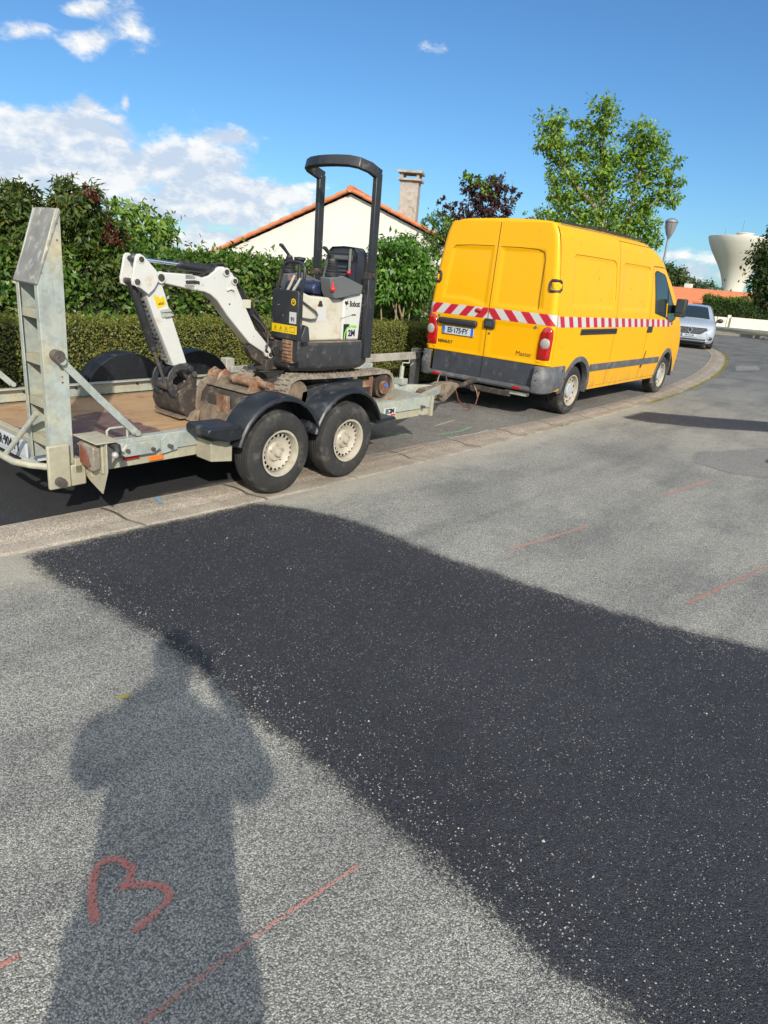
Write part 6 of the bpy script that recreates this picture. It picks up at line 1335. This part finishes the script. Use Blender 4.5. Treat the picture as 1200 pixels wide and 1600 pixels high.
    for k in range(2): mb.tube([(-4.02, -.15+k*.04, 1.14), (-4.14, -.15+k*.04, 1.28), (-4.30, -.14+k*.03, 1.47), (-4.40, -.14+k*.03, 1.60), (-4.50, -.13+k*.03, 1.68), (-4.60, -.13+k*.03, 1.665)], .008, 8)
    mb.tube([(-4.62,-.17,1.63),(-4.70,-.185,1.60),(-4.78,-.18,1.60),(-4.90,-.17,1.605),(-5.02,-.16,1.60),(-5.10,-.15,1.62)], .007, 6)
    build(mb, 'boom_hoses', M['rubber'], bm_)
    mb = MB(); mb.box(-4.33, -4.24, -.1815, -.1805, 1.33, 1.40); build(mb, 'rubbed_paint', M['cream'], bm_)
    for x, z in ((-4.06, 1.0), (-4.47, 1.36), (-4.85, 1.52)):
        mb = MB(); mb.cyl((x, -.186, z), (x, -.18, z), .007, n=8); build(mb, 'grease_nipple', M['steel'], bm_)
    # arm
    ap = [(-5.176,1.593),(-5.123,1.526),(-5.09,1.44),(-5.058,1.338),(-4.897,.886),(-5.026,.867),(-5.188,1.253),(-5.25,1.417),(-5.315,1.461),(-5.33,1.52),(-5.26,1.62)]
    mb = MB(); mb.prism(ap, -.175, -.065); am = build(mb, 'arm', WH_, t, bevel=.006)
    for y in (-.20, -.045):
        mb = MB(); mb.prism([(-5.345,1.684),(-5.33,1.70),(-5.305,1.703),(-5.273,1.683),(-5.176,1.593),(-5.16,1.52),(-5.20,1.46),(-5.25,1.417),(-5.315,1.461),(-5.38,1.481),(-5.384,1.526),(-5.361,1.616)], y-.011, y+.011); build(mb, 'arm_ear', WH_, am, bevel=.004)
    for x, z, r in ((-5.305, 1.665, .020), (-5.345, 1.505, .022)):
        mb = MB(); mb.cyl((x, -.222, z), (x, -.02, z), r, n=14); build(mb, 'pin', M['muddark'], am)
        mb = MB(); mb.cyl((x, -.216, z), (x, -.211, z), r*1.55, n=18); build(mb, 'pin_boss', WH_, am)
    mb = MB(); mb.prism([(-5.195,1.43),(-5.165,1.40),(-5.15,1.41),(-5.135,1.385),(-5.10,1.41),(-5.075,1.345),(-5.155,1.312)], -.1765, -.1752); yl = build(mb, 'warning_sticker', M['stickery'], am)
    mb = MB(); mb.tube([(-5.15,-.178,1.345),(-5.125,-.178,1.36),(-5.12,-.178,1.345),(-5.105,-.178,1.37),(-5.10,-.178,1.35),(-5.15,-.178,1.345)], .0025, 4); build(mb, 'pictogram', M['ink'], yl)
    mb = MB(); mb.prism([(-5.135,1.30),(-5.05,1.318),(-5.035,1.27),(-5.12,1.245)], -.185, -.1755); mb.tube([(-5.13,-.19,1.29),(-5.05,-.20,1.30),(-5.03,-.20,1.27),(-5.10,-.195,1.255)], .006, 6); build(mb, 'work_lamp_stub', M['galv'], am)
    mb = MB()
    for k in range(14): z = 1.38-k*.035; mb.box(-5.262+(1.38-z)*.42-.012, -5.25+(1.38-z)*.42, -.15, -.09, z-.012, z+.004)
    build(mb, 'hose_guard', M['greypl'], am)
    # hydraulic cylinders
    mb = MB(); mb.cyl((-4.93, -.12, 1.648), (-4.50, -.12, 1.615), .033, n=20); mb.ball((-4.49, -.12, 1.612), .032, 8); c1_ = build(mb, 'arm_cylinder', BK, t)
    mb = MB(); mb.cyl((-5.30, -.12, 1.668), (-4.92, -.12, 1.648), .015, n=16); build(mb, 'cylinder_rod', M['chrome'], c1_)
    mb = MB(); mb.ball((-5.305, -.12, 1.668), .036, 8, (1, .8, 1)); build(mb, 'rod_end', M['greypl2'], c1_)
    mb = MB(); mb.cyl((-5.345, -.12, 1.51), (-5.17, -.12, .995), .031, n=20); c2_ = build(mb, 'bucket_cylinder', BK, t)
    mb = MB(); mb.cyl((-5.175, -.12, 1.01), (-5.065, -.12, .71), .014, n=16); build(mb, 'cylinder_rod', M['steel'], c2_)
    mb = MB(); mb.tube([(-5.25,-.10,1.42),(-5.21,-.09,1.25),(-5.16,-.09,1.12),(-5.14,-.09,1.08)], .008, 8); mb.box(-5.15, -5.125, -.10, -.07, 1.03, 1.09); build(mb, 'cylinder_hose', M['rubber'], c2_)
    mb = MB(); mb.cyl((-4.34, -.12, 1.47), (-4.06, -.12, 1.14), .034, n=20); c3_ = build(mb, 'boom_cylinder', BK, t)
    mb = MB(); mb.cyl((-4.07, -.12, 1.15), (-3.93, -.12, .99), .018, n=16); mb.tube([(-4.20,-.16,1.27),(-4.12,-.165,1.21),(-4.03,-.165,1.12),(-3.98,-.16,1.06)], .010, 8); build(mb, 'cylinder_rod', M['steel'], c3_)
    # bucket linkage and bucket
    for y in (-.225, -.02):
        arc = [(-4.90+.0*cos(a), 0) for a in (0,)]
        cx, cz = -4.975, .745; outer = [(cx+.150*cos(a), cz+.150*sin(a)) for a in [R(50+i*16) for i in range(13)]]; inner = [(cx+.100*cos(a), cz+.100*sin(a)) for a in [R(50+i*16) for i in range(13)]][::-1]
        mb = MB(); mb.prism(outer+inner, y-.009, y+.009)
        for a in (R(58), R(240)): mb.cyl((cx+.125*cos(a), y-.026, cz+.125*sin(a)), (cx+.125*cos(a), y+.012, cz+.125*sin(a)), .024, n=12)
        build(mb, 'bucket_link', M['blackpt2'], t, bevel=.003)
    mb = MB(); mb.cyl((-4.86, -.23, .80), (-4.86, 0, .80), .024, n=14); mb.cyl((-4.94, -.23, .86), (-4.94, 0, .86), .022, n=14); mb.cyl((-5.06, -.23, .70), (-5.06, 0, .70), .03, n=14); mb.cyl((-4.87, -.24, .665), (-4.87, -.02, .665), .024, n=14); mb.prism([(-4.99,.88),(-4.88,.88),(-4.83,.78),(-4.85,.72),(-4.90,.76)], -.16, -.08); build(mb, 'linkage_pins', M['steel'], t)
    sh = [(-4.93,.69),(-4.975,.70),(-5.02,.675),(-5.045,.63),(-5.052,.57),(-5.03,.51),(-4.985,.468),(-4.93,.455)]
    mb = MB(); n = len(sh); inn = [(x+.012, z-.004) if z > .6 else (x+.006, z+.012) for x, z in sh][::-1]
    mb.prism(sh+inn, -.285, .085); bk_ = build(mb, 'bucket', M['muddark'], t, bevel=.003)
    for y in (-.29, .09):
        mb = MB(); mb.prism(sh+[(-4.84,.445),(-4.82,.47),(-4.86,.53),(-4.90,.60),(-4.90,.66)], y-.008, y+.008); build(mb, 'bucket_cheek', M['muddark'], bk_, bevel=.003)
        mb = MB(); mb.prism([(-5.0,.455),(-4.93,.438),(-4.83,.436),(-4.80,.452),(-4.84,.50),(-4.93,.485)], y-.011, y+.011); build(mb, 'side_cutter', M['mud'], bk_, bevel=.003)
    for y in (-.20, -.02):
        mb = MB(); mb.prism([(-4.82,.80),(-4.87,.82),(-4.93,.74),(-5.0,.70),(-4.98,.60),(-4.90,.58),(-4.84,.64)], y-.012, y+.012); build(mb, 'bucket_ear', M['muddark'], bk_, bevel=.003)
    for k in range(4):
        y = -.26+k*.107; mb = MB(); mb.prism([(-4.93,.452),(-4.94,.475),(-4.83,.462),(-4.78,.440)], y-.018, y+.018); build(mb, 'tooth', M['mud'], bk_, bevel=.003)
    mb = MB(); mb.box(-4.80, -4.798, 0, 0, 0, 0) if 0 else mb.box(-5.05, -4.86, -.28, .08, .455, .47); build(mb, 'cutting_edge', M['mud'], bk_)
excavator()

# ------------------------------------------------------------ silver crossover car further up the street
def car():
    t = thing('parked_car', 'silver crossover car parked facing the camera beyond the yellow van', 'car', (20.05, 3.10, gz(20)-.0), shift=False)
    t.rotation_euler = (0, 0, R(196.5))         # local +x is the car's forward direction, origin under the front bumper
    S, BP = M['silver'], M['blackpl']
    # stations measured back from the nose: (x, half width, sill z, bonnet/roof z, belt z)
    st = [(0, .60, .30, .62, .60), (-.05, .74, .24, .74, .68), (-.14, .84, .22, .84, .76), (-.30, .90, .22, .93, .82), (-.55, .915, .22, 1.00, .90), (-.9, .92, .22, 1.06, .95), (-1.12, .92, .22, 1.10, .97),
          (-1.45, .92, .22, 1.30, .98), (-1.8, .92, .22, 1.48, .99), (-2.1, .92, .22, 1.57, 1.0), (-2.6, .92, .22, 1.605, 1.01), (-3.2, .92, .22, 1.59, 1.03), (-3.7, .91, .24, 1.54, 1.06), (-4.1, .89, .26, 1.35, 1.05), (-4.35, .84, .30, 1.05, 1.0), (-4.42, .75, .36, .9, .88)]
    rings = []
    for x, w, zs, zt, zb in st:
        g = zt-zb; tw = w*(.93-.26*min(1, max(0, g)/.6)) if g > .12 else w*.9
        half = [(w*.90, zs), (w*.985, zs+.12), (w, zs+.34), (w*.975, zb-.08), (w*.955, zb)]
        half += [(w*.955+(tw-w*.955)*k, zb+(zt-.05-zb)*k) for k in (.33, .66, 1.)]+[(tw*.88, zt-.018), (tw*.5, zt), (0, zt+.006)]
        rings.append([(x, y, z) for y, z in half]+[(x, -y, z) for y, z in half[-2::-1]])
    mb = MB(); mb.ring(rings); body = build(mb, 'body', S, t, ang=55)
    for cx in (-.87, -3.52):
        c = MB(); c.cyl((cx, -1.2, .34), (cx, -.6, .34), .37, n=32); c.cyl((cx, .6, .34), (cx, 1.2, .34), .37, n=32); co = build(c, 'cutter', BP, None)
        co.matrix_world = t.matrix_basis.copy(); bpy.context.view_layer.update()
        bo = body.modifiers.new('arch', 'BOOLEAN'); bo.object = co; bo.operation = 'DIFFERENCE'; bo.solver = 'EXACT'
        me = bpy.data.meshes.new_from_object(body.evaluated_get(bpy.context.evaluated_depsgraph_get())); body.modifiers.clear(); body.data = me; bpy.data.objects.remove(co)
    def ztop(x): return interp(x, sorted([(s[0], s[3]) for s in st]))
    def surf(x, yf, o):  # top surface
        w = interp(x, sorted([(s[0], s[1]) for s in st])); zt = ztop(x); zb = interp(x, sorted([(s[0], s[4]) for s in st])); g = zt-zb
        tw = w*(.93-.26*min(1, g/.6)) if g > .12 else w*.9
        y = yf*tw*.93; return (x+o*.5, y, zt+.006+o-.045*abs(yf)**4-.012*abs(yf))
    mb = MB(); v = []; f = []
    for i in range(11):
        for j in range(13): v.append(surf(-1.14-(1.98-1.14)*i/10, -1+2*j/12, .012))
    for i in range(10):
        for j in range(12): a = i*13+j; f.append((a, a+1, a+14, a+13))
    mb.add(v, f); build(mb, 'windscreen', M['glass'], t)
    mb = MB(); v = []; f = []
    for i in range(6):
        for j in range(9): v.append(surf(-3.72-.4*i/5, -1+2*j/8, .012))
    for i in range(5):
        for j in range(8): a = i*9+j; f.append((a, a+1, a+10, a+9))
    mb.add(v, f); build(mb, 'rear_window', M['glass'], t)
    for sg in (-1, 1):
        mb = MB(); mb.add([(-1.30, sg*.865, 1.02), (-2.05, sg*.70, 1.48), (-2.6, sg*.685, 1.515), (-2.62, sg*.885, 1.03)], [(0, 1, 2, 3)]); build(mb, 'side_window', M['glass'], t)
        mb = MB(); mb.add([(-2.68, sg*.885, 1.03), (-2.66, sg*.685, 1.515), (-3.3, sg*.69, 1.50), (-3.75, sg*.80, 1.20), (-3.7, sg*.88, 1.06)], [(0, 1, 2, 3, 4)]); build(mb, 'side_window', M['glass'], t)
        mb = MB(); mb.ball((-1.42, sg*1.03, 1.06), .10, 8, (.8, 1.15, .85)); mb.obox((-1.42, sg*.86, 1.0), (-1.42, sg*.98, 1.02), .05, .05); build(mb, 'wing_mirror', BP, t)
        mb = MB(); mb.prism([(-.06,.70),(-.03,.76),(-.30,.84),(-.62,.87),(-.60,.80),(-.28,.72)], sg*.60, sg*.905); mb.v = [(x-.16*max(0, (abs(y)-.6)/.3), y*(1 if abs(y) < .7 else 1.0), z) for x, y, z in mb.v]; hl = build(mb, 'headlight', M['clear'], t, bevel=.015)
        mb = MB(); mb.obox((-.04, sg*.60, .695), (-.19, sg*.86, .71), .03, .022); build(mb, 'light_strip', M['stickerw'], hl)
        mb = MB(); mb.ball((-.085, sg*.71, .42), .12, 10, (.55, 1.15, .62)); fg = build(mb, 'fog_surround', BP, t)
        mb = MB(); mb.ball((-.04, sg*.70, .42), .045, 8, (.6, 1, 1)); build(mb, 'fog_lamp', M['clear'], fg)
        mb = MB(); mb.box(-3.1, -1.3, *sorted((sg*.90, sg*.945)), .20, .34); build(mb, 'sill_trim', BP, t, bevel=.01)
    mb = MB(); mb.prism([(-.62,.73),(-.58,.79),(.58,.79),(.62,.73),(.40,.56),(-.40,.56)], -.12, .022, 'x'); gr = build(mb, 'grille', BP, t, bevel=.012)
    for k in range(4): mb = MB(); z = .60+k*.045; w = .42+k*.05; mb.box(.023, .030, -w, w, z, z+.012); build(mb, 'grille_bar', M['chrome'], gr)
    mb = MB(); mb.tube([(.045, 0, .80), (.05, .085, .685), (.045, 0, .57), (.05, -.085, .685)], .022, 8, closed=True); mb.prism([(0,.79),(.075,.685),(0,.58),(-.075,.685)], .02, .032, 'x', 1); build(mb, 'emblem', [M['chrome'], BP], gr)
    mb = MB(); mb.box(.012, .030, -.27, .27, .445, .545); pl = build(mb, 'number_plate', M['platewhite'], t)
    mb = MB(); mb.box(.0305, .032, -.268, -.232, .448, .542); build(mb, 'plate_band', M['plateblue'], pl)
    text_mesh('FM·223·JM', .088, 'plate_text', M['ink'], pl, frameM((.0315, .01, .495), (0, 1, 0), (0, 0, 1)), bold=.001, sx=.86)
    mb = MB(); mb.box(-.14, .004, -.62, .62, .235, .40); lb2 = build(mb, 'lower_grille', BP, t, bevel=.03)
    mb = MB(); mb.box(-.10, .018, -.66, .66, .295, .322); build(mb, 'bumper_trim', M['aluminium'], t, bevel=.006)
    mb = MB(); mb.box(-.5, -.08, -.82, .82, .17, .235); mb.box(-4.2, -.4, -.7, .7, .18, .26); build(mb, 'underbody', M['darkvoid'], t)
    for sg in (-1, 1):
        for x in (-.87, -3.52):
            wheel(t, (x, sg*.81, .345), .345, .225, .22, sg, 8, .14, M['aluminium'], M['aluminium'], cap_r=.04, hr=.03)
            mb = MB(); mb.lathe([(.37, sg*.90), (.37, sg*.6), (.01, sg*.6)], (x, 0, .34), 'y', 28, 0, -.1, pi+.1); build(mb, 'wheel_housing', M['darkvoid'], t)
    for sg in (-1, 1):
        for x in (-1.9, -2.9): mb = MB(); mb.box(x-.12, x+.12, sg*.30, sg*.52, .75, 1.12); build(mb, 'seat', M['greypl'], t, bevel=.03)
car()

# ------------------------------------------------------------ the photographer (outside the frame, throws the shadow in the foreground)
def person():
    skin = pmat('skin', (.48, .30, .22), .55, var=.05); cloth = pmat('navy_jacket', (.05, .06, .09), .85, var=.15, vs=12); trou = pmat('grey_trousers', (.10, .10, .11), .9, var=.12, vs=12)
    hair = pmat('brown_hair', (.06, .04, .03), .8, var=.2, vs=40); shoe = pmat('work_boot', (.05, .035, .025), .7, var=.2)
    bx, by = -8.52, -5.16; fw = Vector((.787, .617, 0)); rt = Vector((.617, -.787, 0))
    t = thing('person', 'person in a navy jacket holding up a phone behind the camera', 'person', (bx, by, -.03), shift=False)
    t.rotation_euler = (0, 0, atan2(fw.y, fw.x)-0)    # local +x forward, +y left
    def skinned(name, verts, edges, radii, mat, parent, lv=2, root=0):
        me = bpy.data.meshes.new(name); me.from_pydata(verts, edges, []); o = bpy.data.objects.new(name, me); COL.objects.link(o)
        md = o.modifiers.new('skin', 'SKIN'); sv = me.skin_vertices[0].data
        for i, r in enumerate(radii): sv[i].radius = r if hasattr(r, '__len__') else (r, r); sv[i].use_root = (i == root)
        ms_ = o.modifiers.new('sub', 'SUBSURF'); ms_.levels = lv; ms_.render_levels = lv
        m2 = bpy.data.meshes.new_from_object(o.evaluated_get(bpy.context.evaluated_depsgraph_get())); bpy.data.objects.remove(o)
        m2.name = name; m2.materials.clear(); m2.polygons.foreach_set('use_smooth', [True]*len(m2.polygons)); return link(name, m2, mat, parent)
    V = [(0,0,.98),(0,0,1.15),(.01,0,1.32),(0,0,1.50),(.01,0,1.60),(.02,0,1.66),(.03,0,1.76),(.02,0,1.84)]; r = [(.12,.15),(.11,.15),(.12,.17),(.10,.12),.06,(.075,.075),(.09,.08),(.05,.05)]
    E_ = [(i, i+1) for i in range(7)]
    def add(p, rr_, link_): V.append(p); r.append(rr_); E_.append((link_, len(V)-1)); return len(V)-1
    for sg in (-1, 1):
        a = add((-.01, sg*.19, 1.47), .07, 3); a = add((.06, sg*.31, 1.27), .05, a); a = add((.18, sg*.22, 1.44), .038, a); add((.235, sg*.10, 1.55), .028, a)
        a = add((0, sg*.10, .92), .10, 0); a = add((.02, sg*.11, .52), .062, a); a = add((-.02, sg*.12, .12), .042, a); add((.10, sg*.14, .05), .035, a)
    body = skinned('body', V, E_, r, skin, t)
    hands = []
    for sg in (-1, 1):
        hv = [(.235, sg*.10, 1.55), (.245, sg*.085, 1.60), (.245, sg*.08, 1.63)]; he = [(0, 1), (1, 2)]; hr_ = [.026, (.03, .014), (.028, .012)]
        for k in range(4):
            z = 1.585+.019*k; n = len(hv); ln = (.9, 1.0, .97, .8)[k]
            hv += [(.262, sg*.078, z), (.278, sg*(.078-.02*ln), z+.004), (.272, sg*(.078-.045*ln), z+.006)]; he += [(1 if k < 2 else 2, n), (n, n+1), (n+1, n+2)]; hr_ += [.010, .009, .008]
        n = len(hv); hv += [(.225, sg*.07, 1.60), (.232, sg*.045, 1.605)]; he += [(1, n), (n, n+1)]; hr_ += [.012, .010]
        hands.append(skinned('hand', hv, he, hr_, skin, t, 2))
    Vj = [(0,0,.66),(0,0,1.10),(.01,0,1.32),(0,0,1.50)]; rj = [(.17,.25),(.16,.24),(.17,.25),(.135,.20)]; Ej = [(0,1),(1,2),(2,3)]
    for sg in (-1, 1):
        n = len(Vj); Vj += [(-.01, sg*.20, 1.47), (.06, sg*.31, 1.27), (.16, sg*.20, 1.42)]; rj += [.12, .09, .06]; Ej += [(3, n), (n, n+1), (n+1, n+2)]
    skinned('jacket', Vj, Ej, rj, cloth, t)
    Vt = [(0,0,1.0)]; rt_ = [(.13,.18)]; Et = []
    for sg in (-1, 1):
        n = len(Vt); Vt += [(0, sg*.12, .86), (.02, sg*.11, .52), (-.01, sg*.12, .14)]; rt_ += [.17, .13, .10]; Et += [(0, n), (n, n+1), (n+1, n+2)]
        mb = MB(); mb.ball((.06, sg*.13, .055), .06, 10, (2.2, .85, .95)); build(mb, 'boot', shoe, t)
    skinned('trousers', Vt, Et, rt_, trou, t)
    mb = MB(); mb.ball((.0, 0, 1.795), .105, 12, (1.02, .86, .95)); build(mb, 'hair', hair, body)
    for sg in (-1, 1):
        mb = MB(); mb.ball((.108, sg*.034, 1.755), .012, 8, (.6, 1, .6)); build(mb, 'eye', M['stickerw'], body)
        mb = MB(); mb.ball((.02, sg*.088, 1.745), .028, 8, (.5, .35, 1)); build(mb, 'ear', skin, body)
    mb = MB(); mb.ball((.118, 0, 1.725), .018, 8, (1, .8, 1.4)); build(mb, 'nose', skin, body)
    mb = MB(); mb.ball((.105, 0, 1.685), .022, 8, (.4, 1.1, .3)); build(mb, 'mouth', M['redlens2'], body)
    ph = MB(); ph.box(-.004, .004, -.078, .078, -.036, .036)
    ph.xf(Matrix.Translation((bx, by, -.03)) @ Matrix.Rotation(atan2(fw.y, fw.x), 4, 'Z') @ Matrix.Translation((.255, 0, 1.645)))
    tag(build(ph, 'phone', M['blackpl'], None, bevel=.003), 'black phone held up in both hands of the person', 'phone')
person()
